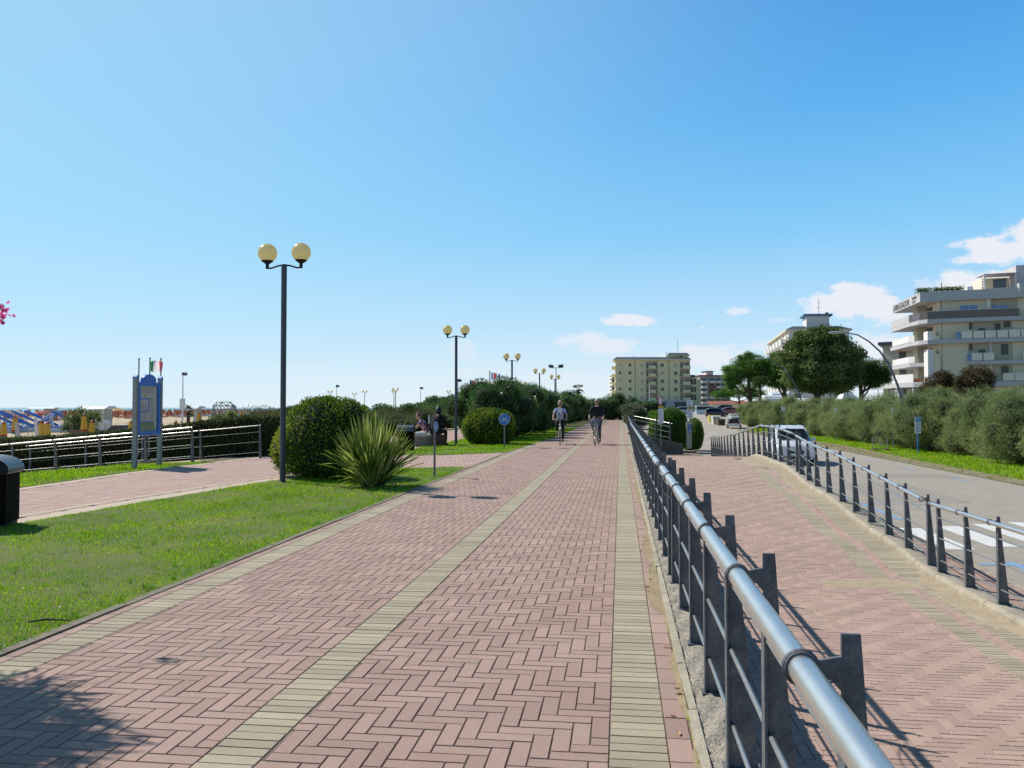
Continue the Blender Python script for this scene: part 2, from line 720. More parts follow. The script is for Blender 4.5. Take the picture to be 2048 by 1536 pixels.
# ------------------------------------------------------------------ ground
W3 = 0.0857            # paver width; length is three widths
m_pink = mat('pink_paver', (0.465, 0.31, 0.25), 0.87, speck=.2, col2=(0.40, 0.255, 0.20), vscale=1.3, bump=0.5, bscale=240, island=0.12,
             dirt=(0.36, 0.28, 0.21, 0.6), dirt_scale=1.7)
m_yel = mat('yellow_paver', (0.485, 0.405, 0.275), 0.88, speck=.2, var=0.18, vscale=1.6, bump=0.5, bscale=240, island=0.14,
            dirt=(0.37, 0.30, 0.20, 0.55), dirt_scale=1.3)
m_pinkfar = mat('pale_pink_paver', (0.50, 0.335, 0.27), 0.9, var=0.14, vscale=1.5, bump=0.2, bscale=200, island=0.1)
m_joint = mat('joint_sand', (0.27, 0.205, 0.15), 0.95, var=0.5, vscale=5, bump=0.3, bscale=120)
m_sandy = mat('sandy_dust', (0.47, 0.37, 0.24), 0.95, var=0.25, vscale=6, bump=0.3, bscale=160)
m_conc = mat('kerb_concrete', (0.46, 0.40, 0.31), 0.92, col2=(0.27, 0.235, 0.185), vscale=14, bump=0.9, bscale=55,
             dirt=(0.16, 0.13, 0.1, 0.55), dirt_scale=7)
m_concs = mat('pale_kerbstone', (0.47, 0.405, 0.30), 0.9, speck=.15, speck_scale=60, var=0.35, vscale=5, bump=0.4, bscale=70)
m_asph = mat('asphalt', (0.40, 0.35, 0.28), 0.92, speck=.14, speck_scale=70, var=0.15, vscale=2, bump=0.5, bscale=180,
             dirt=(0.42, 0.37, 0.30, 0.6), dirt_scale=0.25)
m_paint = mat('road_paint', (0.76, 0.74, 0.69), 0.7, dirt=(.42, .38, .32, .8), dirt_scale=9, var=0.12, vscale=12, bump=0.2, bscale=150)
m_blue = mat('blue_road_paint', (0.20, 0.40, 0.66), 0.7, dirt=(.38, .35, .3, .9), dirt_scale=7, var=0.2, vscale=9)
m_soil = mat('soil', (0.20, 0.15, 0.09), 0.95, var=0.4, vscale=5, bump=0.6, bscale=40)
m_beach = mat('beach_sand', (0.56, 0.43, 0.26), 0.95, var=0.25, vscale=0.35, bump=0.5, bscale=1.2)
m_land = mat('far_land', (0.20, 0.19, 0.12), 0.95, var=0.35, vscale=0.05)
m_lawn = mat('lawn_soil', (0.085, 0.14, 0.015), 0.95, col2=(0.15, 0.13, 0.045), vscale=2.2, bump=0.8, bscale=60)
m_verge = mat('dry_verge', (0.30, 0.235, 0.14), 0.95, col2=(0.17, 0.17, 0.06), vscale=1.1, bump=0.8, bscale=30)
m_sea = mat('sea_water', (0.13, 0.30, 0.33), 0.25, var=0.3, vscale=0.02, bump=0.6, bscale=0.3, stretch=(0.4, 2, 1))


def prof(pts, y):
    if y <= pts[0][0]:
        return pts[0][1]
    for (a, za), (b, zb) in zip(pts, pts[1:]):
        if y <= b:
            t = (y - a) / (b - a)
            t = t * t * (3 - 2 * t)
            return za + (zb - za) * t
    return pts[-1][1]


RAMP = [(-8, -0.95), (12.4, -0.93), (15, -0.74), (19.5, -0.43), (24.0, -0.12), (28.0, -0.10), (32.4, -0.62), (42, -1.05), (60, -1.1)]


def ramp_z(y):
    return prof(RAMP, y)


def road_z(y):
    return prof([(-10, -1.1), (100, -1.15), (150, -0.05), (600, -0.05)], y)


def bricks(rects, zf=None, name='paving', mats=None, gap=0.0032, ch=0.0035, parent=None):
    """rects: (x0,x1,y0,y1,material) -> chamfered paver blocks, one island each"""
    R = np.array([[r[0] + gap / 2, r[1] - gap / 2, r[2] + gap / 2, r[3] - gap / 2] for r in rects])
    mi = np.array([r[4] for r in rects])
    ok = ((R[:, 1] - R[:, 0]) > 0.012) & ((R[:, 3] - R[:, 2]) > 0.012)
    R, mi = R[ok], mi[ok]
    n = len(R)
    x0, x1, y0, y1 = R.T
    dz = RNG.uniform(-0.0012, 0.0012, n)
    V = np.zeros((n, 8, 3))
    for i, (a, b) in enumerate(((x0, y0), (x1, y0), (x1, y1), (x0, y1))):
        V[:, i, 0], V[:, i, 1], V[:, i, 2] = a, b, -0.012
    for i, (a, b) in enumerate(((x0 + ch, y0 + ch), (x1 - ch, y0 + ch), (x1 - ch, y1 - ch), (x0 + ch, y1 - ch))):
        V[:, 4 + i, 0], V[:, 4 + i, 1], V[:, 4 + i, 2] = a, b, dz
    if zf:
        flat = V.reshape(-1, 3)
        ys = np.linspace(flat[:, 1].min() - 0.1, flat[:, 1].max() + 0.1, 4000)
        zs = np.array([zf(y) for y in ys])
        flat[:, 2] += np.interp(flat[:, 1], ys, zs)
    V = V.reshape(-1, 3)
    base = (np.arange(n) * 8)[:, None]
    Fs = [base + np.array(q) for q in ((4, 5, 6, 7), (0, 1, 5, 4), (1, 2, 6, 5), (2, 3, 7, 6), (3, 0, 4, 7))]
    F = np.concatenate(Fs)
    return npmesh(name, V, F, mats, np.tile(mi, 5), parent)


def herring(x0, x1, y0, y1, m=0, test=None, ox=0.0, oy=0.0, w=W3):
    """3:1 herringbone clipped to a rectangle (and to a test on the middle of each block)"""
    out = []
    i0, i1 = int((x0 - ox) / w) - 4, int((x1 - ox) / w) + 4
    j0, j1 = int((y0 - oy) / w) - 4, int((y1 - oy) / w) + 4
    for j in range(j0, j1):
        for i in range(i0, i1):
            k = (i - j) % 6
            if k == 0:
                r = [ox + i * w, ox + (i + 3) * w, oy + j * w, oy + (j + 1) * w]
            elif k == 5:
                r = [ox + i * w, ox + (i + 1) * w, oy + j * w, oy + (j + 3) * w]
            else:
                continue
            r = [max(r[0], x0), min(r[1], x1), max(r[2], y0), min(r[3], y1)]
            if r[1] - r[0] < 0.02 or r[3] - r[2] < 0.02:
                continue
            if test and not test((r[0] + r[1]) / 2, (r[2] + r[3]) / 2):
                continue
            out.append((r[0], r[1], r[2], r[3], m))
    return out


def soldier(x0, x1, y0, y1, m=0, w=W3, test=None):
    n = int((y1 - y0) / w)
    out = []
    for j in range(n):
        if test and not test((x0 + x1) / 2, y0 + (j + .5) * w):
            continue
        out.append((x0, x1, y0 + j * w, y0 + (j + 1) * w, m))
    return out


def runner(x0, x1, y0, y1, m=0, l=3 * W3):
    n = int((y1 - y0) / l)
    return [(x0, x1, y0 + j * l, y0 + (j + 1) * l, m) for j in range(n)]


# --- land masses
YE = 101.0
b = MB()
b.box(-12.0, 0.56, -10, YE + 40, -1.6, -0.03)
struct(b.build('ground', m_soil))
b = MB()
b.sheet([(-11.9, -60), (6000, -60), (6000, 9000), (-11.9, 9000)], -1.30)
struct(b.build('land', m_land))

# beach falls away from the promenade, then down to the water
xs = [-12.0, -14, -17, -20, -24, -30, -60, -110, -250, -300, -330]
zs = [-0.04, -0.18, -0.42, -0.66, -0.95, -1.2, -1.2, -1.2, -1.25, -1.75, -2.3]
b = MB()
ys = [-60, 0, 20, 40, 80, 160, 400, 1200, 4000, 9000]
vs = [(x, y, z) for x, z in zip(xs, zs) for y in ys]
ny = len(ys)
fs = [(i * ny + j, (i + 1) * ny + j, (i + 1) * ny + j + 1, i * ny + j + 1) for i in range(len(xs) - 1) for j in range(ny - 1)]
b.add(vs, fs)
struct(b.build('beach', m_beach))
b = MB()
b.sheet([(-9000, -3000), (-250, -3000), (-250, 14000), (-9000, 14000)], -1.7)
struct(b.build('sea', m_sea))

# --- the promenade: joint bed, then blocks
XL = -3.70
b = MB()
b.sheet([(-3.78, -3), (0.33, -3), (0.33, YE), (-3.78, YE)], -0.006)
b.sheet([(-11.2, -3), (-3.78, -3), (-3.78, 62), (-11.2, 62)], -0.007)
struct(b.build('paving_bed', m_joint))
Y0, YM = 1.6, YE
R = []
R += runner(XL + 0.0, XL + 0.09, Y0, YM, 0)
R += soldier(XL + 0.09, -3.353, Y0, YM, 1)
R += herring(-3.353, -1.785, Y0, YM, 0, ox=-1.785, oy=0.03)
R += soldier(-1.785, -1.525, Y0, YM, 1)
R += herring(-1.525, -0.052, Y0, YM, 0, ox=-0.052 - 3 * W3, oy=0.02)
R += soldier(-0.052, 0.205, Y0, YM, 1)
R += runner(0.205, 0.315, Y0, YM, 0)
struct(bricks(R, None, 'promenade', [m_pink, m_yel]))

# side path to the left, parallel to the promenade, and the link between them
FARL = [(-3, -10.6), (14.5, -11.08), (18.1, -11.25), (22, -11.05), (25, -10.8), (62, -10.9)]
NEARL = [(-3, -8.3), (10, -7.72), (12, -7.58), (14, -7.38), (16.4, -7.1), (18.5, -6.6), (19.8, -5.9), (20.6, -5.0), (21.0, -3.9), (21.2, -3.7)]


def lerp(pts, y):
    if y <= pts[0][0]:
        return pts[0][1]
    for (a, za), (c, zc) in zip(pts, pts[1:]):
        if y <= c:
            return za + (zc - za) * (y - a) / (c - a)
    return pts[-1][1]


ISL2 = [(-3.62, 28.0), (-5.2, 26.3), (-6.3, 25.7), (-7.0, 25.9), (-7.35, 27.5), (-7.4, 34), (-7.3, 62), (-3.3, 62)]


def inpoly(x, y, poly):
    c = False
    n = len(poly)
    for i in range(n):
        (x0, y0), (x1, y1) = poly[i], poly[i - 1]
        if (y0 > y) != (y1 > y) and x < (x1 - x0) * (y - y0) / (y1 - y0) + x0:
            c = not c
    return c


def in_left(x, y):
    if x < lerp(FARL, y) + 0.22:
        return False
    if y < 20.9:
        return x < lerp(NEARL, y) - 0.32
    if y < 25.4:
        return True
    return not inpoly(x, y, ISL2) and (y < 28 or x < -7.3)


R = herring(-11.3, -3.72, 4, 60, 0, test=in_left, w=W3 * 1.25)
struct(bricks(R, None, 'side_path', [m_pinkfar, m_yel], gap=0.004))


def band(line, off0, off1, y0, y1, z, m, name, step=0.4):
    b = MB()
    n = int((y1 - y0) / step)
    for i in range(n):
        a, c = y0 + i * step, y0 + (i + 1) * step
        b.quad((lerp(line, a) + off0, a, z), (lerp(line, a) + off1, a, z), (lerp(line, c) + off1, c, z), (lerp(line, c) + off0, c, z))
    return struct(b.build(name, m))


m_band = mat('pale_border', (0.57, 0.46, 0.33), 0.9, var=0.2, vscale=3, bump=0.3, bscale=90)
band(FARL, 0.0, 0.24, 4, 60, 0.003, m_band, 'path_border')
band(NEARL, -0.34, 0.06, 4, 20.8, 0.003, m_band, 'path_border')

b = MB()
for i in range(60):
    y = 1 + i * 1.66
    b.box(-3.785, -3.705, y, y + 1.652, -0.05, 0.006 + 0.003 * (i % 3))
struct(b.build('path_edging', mat('edging_concrete', (0.26, 0.22, 0.16), 0.92, col2=(0.15, 0.13, 0.085), vscale=9, bump=0.5, bscale=70)))

band(NEARL, -0.60, -0.46, 4, 20.3, 0.004, m_band, 'path_border')
# --- kerb under the railing, rough cast concrete, and the wall below it
b = MB()
for i in range(140):
    y = -1 + i * 0.75
    if y > YE:
        break
    j = [RNG.uniform(-0.006, 0.006) for _ in range(3)]
    b.hexa([(0.325 + j[0], y, -0.05), (0.372, y, -0.05), (0.372, y + 0.742, -0.05), (0.325 + j[1], y + 0.742, -0.05),
            (0.329 + j[0], y, 0.018 + j[2]), (0.368, y, 0.022), (0.368, y + 0.742, 0.022), (0.329 + j[1], y + 0.742, 0.018 + j[2])], 0)
struct(b.build('kerb', m_concs))
nx, nyy = 8, 900
V, F = [], []
for j in range(nyy + 1):
    y = -1 + j * 0.035 if j < 640 else 21.4 + (j - 640) * 0.31
    for i in range(nx + 1):
        x = 0.3715 + i * (0.19 / nx)
        z = 0.012 + 0.010 * math.sin(x * 47 + y * 13) * math.sin(y * 29) + RNG.uniform(-0.006, 0.006) - (0.02 if i == nx else 0)
        if i == nx:
            x += 0.012 * math.sin(y * 9) + RNG.uniform(-0.008, 0.008)
        V.append((x, y, z))
for j in range(nyy):
    for i in range(nx):
        a = j * (nx + 1) + i
        F.append((a, a + 1, a + nx + 2, a + nx + 1))
struct(npmesh('kerb_bed', np.array(V), np.array(F), [m_conc], smooth=True))
b = MB()
for y in np.arange(-2, 100, 2.0):
    b.box(0.545, 0.565, y, y + 1.985, -1.25, -0.02)
struct(b.build('retaining_wall', m_conc))

# wind-blown grit gathered between the last pavers and the kerb
b = MB()
prev = None
for i in range(520):
    y = 1.8 + i * .075
    w_ = .045 + .035 * math.sin(y * .9) + .025 * math.sin(y * 2.7 + 1) + .012 * math.sin(y * 9)
    if 5.6 < y < 8.2:
        w_ += .07 * math.exp(-((y - 6.6) / .6) ** 2)
    cur_ = ((.327 - max(.004, w_) + RNG.uniform(-.004, .004), y, .0018), (.327, y, .007))
    if prev:
        b.quad(prev[0], prev[1], cur_[1], cur_[0])
    prev = cur_
tag(b.build('kerb_grit', mat('kerb_grit', (.37, .27, .155), .95, speck=.25, speck_scale=120, col2=(.22, .18, .10), vscale=3)), 'sandy grit gathered along the kerb', kind='stuff')
# --- ramp
SX = 0.57
RX1 = 4.36
b = MB()
ys = list(np.arange(-3, 60, 0.5))
for a, c in zip(ys, ys[1:]):
    b.quad((SX - 0.01, a, ramp_z(a) - 0.006), (RX1 + 0.02, a, ramp_z(a) - 0.006), (RX1 + 0.02, c, ramp_z(c) - 0.006), (SX - 0.01, c, ramp_z(c) - 0.006))
struct(b.build('ramp_bed', m_joint))
R = []
R += soldier(SX, SX + 0.257, 0.5, 27, 1)
R += runner(SX + 0.257, SX + 0.343, 0.5, 27, 0)
R += herring(SX + 0.343, 3.55, 0.5, 44, 0, ox=0.9, oy=0.01)
R += soldier(3.55, 3.807, 0.5, 26.3, 1)
R += runner(3.807, 3.89, 0.5, 23.5, 0)
R += runner(3.89, 3.975, 0.62, 23.5, 0)
R += soldier(3.975, RX1, 0.5, 27.5, 1)
R += herring(3.55, RX1, 27.5, 44, 0, ox=0.9, oy=0.01)
R += soldier(3.807, 3.975, 23.5, 26.3, 1)
struct(bricks(R, ramp_z, 'ramp', [m_pink if False else mat('ramp_pink_paver', (0.48, 0.325, 0.26), 0.87, speck=.12, var=0.14, vscale=1.8, bump=0.3, bscale=260, island=0.1, dirt=(0.50, 0.37, 0.25, 0.45), dirt_scale=0.5), m_yel]))
# wind-blown sand along the kerb of the ramp and in one tongue across it
V, F = [], []
pts = []


def sand_patch(cx, cy, rx, ry, name, hgt=0.012):
    b = MB()
    n, kk = 36, 7
    vs = [(cx, cy, ramp_z(cy) + hgt)]
    for r in range(1, kk + 1):
        for i in range(n):
            a = 2 * PI * i / n
            q = r / kk * (1 + 0.16 * math.sin(3 * a + cx) + 0.1 * math.sin(7 * a))
            x, y = cx + rx * q * math.cos(a), cy + ry * q * math.sin(a)
            x = min(x, RX1 + 0.01)
            vs.append((x, y, ramp_z(y) + hgt * (1 - (r / kk) ** 2) + (0.0018 if r < kk else -0.006) + RNG.uniform(-.0012, .0012)))
    fs = [(0, 1 + i, 1 + (i + 1) % n) for i in range(n)]
    for r in range(kk - 1):
        for i in range(n):
            a = 1 + r * n + i
            c = 1 + r * n + (i + 1) % n
            fs.append((a, a + n, c + n, c))
    b.add(vs, fs)
    return tag(b.build(name, m_sandy, smooth=True), kind='stuff', label='wind-blown sand lying thin on the ramp', cat='sand')


sand_patch(3.45, 12.2, 0.75, 0.30, 'blown_sand', 0.004)
sand_patch(4.25, 11.0, 0.20, 1.9, 'blown_sand', 0.006)
sand_patch(4.05, 25.6, 0.45, 2.6, 'blown_sand', 0.004)
sand_patch(4.22, 21.0, 0.22, 2.2, 'blown_sand', 0.004)

# kerb of the right-hand railing: rounded stones following the ramp
b = MB()
for y in np.arange(0.5, 43, 0.8):
    c = y + 0.792
    za, zc = ramp_z(y), ramp_z(c)
    poly = [(RX1, -0.1), (RX1 + 0.17, -0.1), (RX1 + 0.17, 0.085), (RX1 + 0.05, 0.095), (RX1 + 0.015, 0.08), (RX1, 0.05)]
    n = len(poly)
    b.add([(x, y, za + h) for x, h in poly] + [(x, c, zc + h) for x, h in poly],
          [tuple(range(n))[::-1], tuple(range(n, 2 * n))] + [(i, (i + 1) % n, n + (i + 1) % n, n + i) for i in range(n)])
struct(b.build('kerb', m_concs))
b = MB()
for y in np.arange(0.5, 43, 1.0):
    za, zc = ramp_z(y), ramp_z(y + 1)
    b.hexa([(RX1 + 0.171, y, -1.4), (RX1 + 0.36, y, -1.4), (RX1 + 0.36, y + 1, -1.4), (RX1 + 0.171, y + 1, -1.4),
            (RX1 + 0.171, y, za + 0.078), (RX1 + 0.36, y, za + 0.055), (RX1 + 0.36, y + 1, zc + 0.055), (RX1 + 0.171, y + 1, zc + 0.078)])
struct(b.build('kerb_bed', m_conc))

# --- road, pavement strip, marks, verge
PX = RX1 + 0.37
b = MB()
b.sheet([(PX - .02, -6), (5.86, -6), (5.86, 44), (PX - .02, 44)], -1.106)
struct(b.build('paving_bed', m_joint))
R = herring(PX, 5.72, 4, 44, 0, ox=4.7) + runner(5.72, 5.84, 4, 44, 1, 0.8)
struct(bricks(R, lambda y: -1.099, 'pavement', [m_pink, m_concs], gap=0.004))
b = MB()
ys = [-8, 20, 44, 60, 80, 100, 105, 110, 120, 130, 140, 150, 200, 300]
lx = lambda y: 5.85 if y <= 44 else 0.57
rx = lambda y: 13.35 if y < 100 else 13.35 + (y - 100) * 1.3
for a, c in zip(ys, ys[1:]):
    b.quad((lx(a + .1), a, road_z(a)), (rx(a), a, road_z(a)), (rx(c), c, road_z(c)), (lx(a + .1), c, road_z(c)))
struct(b.build('road', m_asph))


def mark(x0, x1, y0, y1, m=m_paint, name='road_marking', skew=0.0, z=0.005):
    b = MB()
    n = max(1, int((y1 - y0) / 5))
    for i in range(n):
        a, c = y0 + (y1 - y0) * i / n, y0 + (y1 - y0) * (i + 1) / n
        b.quad((x0, a, road_z(a) + z), (x1, a + skew, road_z(a) + z), (x1, c + skew, road_z(c) + z), (x0, c, road_z(c) + z))
    return struct(b.build(name, m))


for (x0_, x1_, y0_, y1_) in ((7.2, 9.6, 24.5, 30.5), (9.9, 12.6, 33, 35.2), (6.9, 8.2, 36, 43)):
    mark(x0_, x1_, y0_, y1_, mat('asphalt_patch', (.33, .29, .24), .93, speck=.2, speck_scale=60, var=.15, vscale=3), 'asphalt_patch', z=.003)
for i in range(8):
    mark(5.95 + i * 0.92, 5.95 + i * 0.92 + 0.5, 16.4 + i * 0.42, 19.2 + i * 0.42, name='zebra_crossing')
for a, c in ((8.0, 11.0), (12.2, 15.2), (20.6, 23.8), (25.0, 29.5), (31, 36), (38, 43)):
    mark(6.42, 6.54, a, c, m_blue, 'parking_line')
for a in np.arange(20, 60, 5.6):
    mark(12.1, 12.2, a, a + 1.9, m_blue, 'parking_line')
mark(5.9, 8.3, 14.85, 14.97, m_blue, 'parking_line')
mark(6.2, 8.2, 23.9, 24.0, m_blue, 'parking_line')
for a in (62.0, 69, 78, 88):
    mark(9.0, 9.9, a, a + 1.2)
mark(6.0, 12.8, 63.5, 63.9)
mark(7.0, 8.3, 77.0, 77.5)
mark(9.3, 10.6, 77.0, 77.5)
mark(11.4, 12.6, 77.0, 77.5)

b = MB()
ys = [-8, 20, 40, 60, 80, 100, 107]
for a, c in zip(ys, ys[1:]):
    b.quad((rx(a) - .02, a, road_z(a) + .02), (24, a, road_z(a) + .03), (24, c, road_z(c) + .03), (rx(c) - .02, c, road_z(c) + .02))
struct(b.build('verge', m_verge))

# --- lawns
ISL1 = [(-3.76, 0.5), (-3.76, 20.4), (-3.9, 20.85), (-5.0, 20.5), (-5.9, 19.7), (-6.6, 18.4), (-7.08, 16.4), (-7.36, 14), (-7.56, 12), (-7.7, 10), (-8.2, 0.5)]
LEFTG = [(-11.1, 14.6), (-11.3, 18.1), (-11.1, 20.5), (-11.0, 22.0), (-11.9, 21.6), (-12.9, 20.2), (-13.4, 17.6), (-13.6, 14.5)]
LEFTG2 = [(-10.7, 4), (-11.12, 14.3), (-12.0, 15.7), (-12.0, 4)]


def leftline(y):      # the grass edge closes in on the promenade further on
    return prof([(28, -3.68), (50, -3.15), (101, -2.95)], y)


STRIP = [(-3.68, 28.0)] + [(leftline(y), y) for y in range(32, 101, 6)] + [(-3.0, 100.8), (-7.3, 100.8), (-7.3, 62), (-7.4, 34), (-7.35, 27.5), (-7.0, 25.9), (-6.3, 25.7), (-5.2, 26.3)]
for poly, z in ((ISL1, 0.004), (STRIP, 0.005), (LEFTG2, -0.02 + 0.03)):
    b = MB()
    b.sheet(poly, z)
    struct(b.build('lawn', m_lawn))
b = MB()
b.add([(x, y, 0.006 if x > -11.95 else -0.03) for x, y in LEFTG], [tuple(range(len(LEFTG)))])
struct(b.build('lawn', m_lawn))

m_grass = leafmat('grass_blade', [(0.0, (0.055, 0.15, 0.004)), (0.35, (0.135, 0.33, 0.006)), (0.62, (0.235, 0.45, 0.01)), (0.88, (0.40, 0.52, 0.03)), (1.0, (0.46, 0.40, 0.15))], trans=0.38, rough=0.6, spec=.08, clump=0.8)


def grass(poly, dens, h, wd, z0=0.0, name='grass', label='short green lawn grass', m=None, zf=None, ymax=None, ymin=None):
    P = np.array(poly)
    x0, x1 = P[:, 0].min(), P[:, 0].max()
    y0, y1 = P[:, 1].min(), P[:, 1].max()
    if ymax:
        y1 = min(y1, ymax)
    if ymin is not None:
        y0 = max(y0, ymin)
    n = int((x1 - x0) * (y1 - y0) * dens)
    X = RNG.uniform(x0, x1, n)
    Y = RNG.uniform(y0, y1, n)
    c = np.zeros(n, bool)
    for i in range(len(poly)):
        (ax, ay), (bx, by) = poly[i], poly[i - 1]
        if ay == by:
            continue
        c ^= ((ay > Y) != (by > Y)) & (X < (bx - ax) * (Y - ay) / (by - ay) + ax)
    # tufts: thin the blades where a slow noise is low
    t = 0.6 * np.sin(X * 5.1 + 2 * np.sin(Y * 2.3)) * np.sin(Y * 4.3 + 1.7 * np.sin(X * 3.1)) + 0.5 * np.sin(X * 1.9 + Y * 1.1) * np.sin(Y * 1.3 - X * .7 + 1) + .2 * np.sin(X * 13 + Y * 9) * np.sin(Y * 11)
    c &= RNG.uniform(-1.9, 1, n) < t * 0.8 + 0.55
    X, Y, t = X[c], Y[c], t[c]
    n = len(X)
    zz = np.full(n, z0) if zf is None else np.array([zf(a, b_) for a, b_ in zip(X, Y)])
    hh = h * RNG.uniform(0.4, 1.3, n) * (1 + 0.5 * t) * np.where(RNG.uniform(0, 1, n) < .03, 1.7, 1)
    A = RNG.uniform(0, 2 * PI, n)
    lean = RNG.uniform(0.1, 0.9, n) * hh
    dx, dy = np.cos(A), np.sin(A)
    wv = wd * RNG.uniform(0.6, 1.3, n)
    V = np.zeros((n, 3, 3))
    V[:, 0] = np.stack([X - dy * wv, Y + dx * wv, zz - 0.004], 1)
    V[:, 1] = np.stack([X + dy * wv, Y - dx * wv, zz - 0.004], 1)
    V[:, 2] = np.stack([X + dx * lean, Y + dy * lean, zz + hh], 1)
    o = npmesh(name, V.reshape(-1, 3), np.arange(3 * n).reshape(-1, 3), [m or m_grass])
    return tag(o, label, 'grass', kind='stuff')


grass(ISL1, 5600, 0.021, 0.0036, name='grass', label='short green lawn between promenade and side path, nearest part', ymin=3.8, ymax=8.5)
grass(ISL1, 2800, 0.026, 0.0052, name='grass', label='short green lawn between promenade and side path, middle part', ymin=8.5, ymax=14)
grass(ISL1, 1300, 0.038, 0.007, name='grass', label='short green lawn between promenade and side path, far tip', ymin=14)
grass(STRIP, 420, 0.05, 0.012, name='grass', label='grass strip under the hedges beside the promenade', ymax=60)
grass(LEFTG, 800, 0.05, 0.009, name='grass', label='grass around the blue notice board', z0=0.0)
grass(LEFTG2, 700, 0.05, 0.009, name='grass', label='grass edge on the beach side of the side path')
VERGE = [(14.0, 20), (14.3, 42), (15.1, 58), (14.4, 100), (17.2, 112), (19, 100), (19, 20)]
VERGE2 = [(13.45, 24), (13.5, 60), (13.4, 100), (14.2, 100), (14.6, 58), (13.9, 42)]
grass(VERGE, 150, 0.10, 0.022, z0=-1.08, name='grass', label='rough green grass under the long tamarisk hedge')
grass(VERGE2, 22, 0.07, 0.02, z0=-1.09, name='grass', label='thin dry grass on the sandy road verge',
      m=leafmat('dry_grass', [(0.0, (0.16, 0.14, 0.05)), (0.5, (0.22, 0.20, 0.08)), (1.0, (0.38, 0.30, 0.15))], trans=0.2))
# coarser tufts and white clover heads
V, rg3 = [], np.random.default_rng(31)
for i in range(260):
    y = 4.6 + 15 * rg3.random() ** 1.4
    x = rg3.uniform(lerp(NEARL, y) + .3, -3.82)
    if rg3.random() < .45:
        x = -3.80 - abs(rg3.normal(0, .07))
    k = int(rg3.integers(12, 30))
    for j in range(k):
        a, r_ = rg3.uniform(0, 6.28), abs(rg3.normal(0, .035))
        px_, py_ = x + r_ * math.cos(a), y + r_ * math.sin(a)
        h_ = rg3.uniform(.02, .055)
        l_ = rg3.uniform(.01, .045)
        w_ = .0035
        V += [(px_ - w_ * math.sin(a), py_ + w_ * math.cos(a), .003), (px_ + w_ * math.sin(a), py_ - w_ * math.cos(a), .003), (px_ + l_ * math.cos(a), py_ + l_ * math.sin(a), h_)]
V = np.array(V)
tag(npmesh('grass_tufts', V, np.arange(len(V)).reshape(-1, 3), [leafmat('tuft_blade', [(0, (0.04, 0.12, 0.01)), (.5, (0.09, 0.25, 0.015)), (1, (0.2, 0.4, 0.03))], trans=.35)]), 'darker coarse grass tufts in the lawn and along its edge', 'grass', kind='stuff')
b = MB()
for i in range(150):
    y = 4.8 + 13 * rg3.random() ** 1.5
    x = rg3.uniform(lerp(NEARL, y) + .3, -3.85)
    r_ = rg3.uniform(.004, .009)
    b.add([(x - r_, y, .028), (x, y - r_, .03), (x + r_, y, .028), (x, y + r_, .034)], [(0, 1, 2, 3)])
tag(b.build('clover_heads', m_paint), 'tiny white flower heads in the lawn', 'flowers', kind='stuff')
# weeds and litter on the lawn and in the kerb joint
b = MB()
for i in range(70):
    y = 2.5 + 22 * RNG.random() ** 1.5
    x = RNG.normal(0.322, 0.006)
    for k in range(4):
        a = RNG.uniform(0, 6.28)
        b.add([(x, y, 0), (x + .004, y + .003, 0), (x + .02 * math.cos(a), y + .02 * math.sin(a), RNG.uniform(.01, .028))], [(0, 1, 2)])
tag(b.build('weeds', m_grass), 'tiny weeds growing in the joint along the kerb', 'weeds', kind='stuff')
m_dead = mat('dead_leaf', (0.36, 0.20, 0.08), 0.8, island=0.3)
b = MB()
for i in range(90):
    if i % 2:
        x, y = RNG.uniform(-7, -3.8), RNG.uniform(4.5, 15)
        z = 0.03
    else:
        x, y, z = RNG.normal(0.29, 0.05), RNG.uniform(2.5, 14), 0.004
    a = RNG.uniform(0, 6.28)
    l = RNG.uniform(.012, .03)
    c, s_ = math.cos(a) * l, math.sin(a) * l
    b.add([(x - c, y - s_, z), (x + s_ * .4, y - c * .4, z + .006), (x + c, y + s_, z), (x - s_ * .4, y + c * .4, z + .008)], [(0, 1, 2, 3)])
tag(b.build('fallen_leaves', m_dead), 'dry fallen leaves scattered on lawn and kerb', 'leaves', kind='stuff')
p = on(100, 1252)
b = MB()
b.tube([p + Vector((-.14, -.03, .03)), p + Vector((-.03, .0, .045)), p + Vector((.13, .03, .035))], [.006, .008, .004], 6)
tag(b.build('twig', mat('dry_bark', (0.10, 0.075, 0.05), 0.9, var=.3, vscale=60)), 'dark dry twig lying on the lawn near the paving', 'twig')
# ------------------------------------------------------------------ railings
m_steel = mat('brushed_steel', (0.70, 0.675, 0.64), 0.33, metal=0.85, var=0.14, vscale=8, bump=0.05, bscale=500)
m_galv = mat('galvanised_steel', (0.19, 0.197, 0.21), 0.6, metal=0.3, speck=.2, speck_scale=90, col2=(0.085, 0.09, 0.10), vscale=9, bump=0.15, bscale=180,
             dirt=(0.22, 0.17, 0.12, 0.65), dirt_scale=9)
m_rod = mat('dull_rod', (0.42, 0.42, 0.41), 0.42, metal=0.8, var=0.25, vscale=40)
m_black = mat('black_rubber', (0.012, 0.012, 0.014), 0.55)
m_rust = mat('rusty_bolt', (0.18, 0.09, 0.05), 0.8, var=0.4, vscale=80)


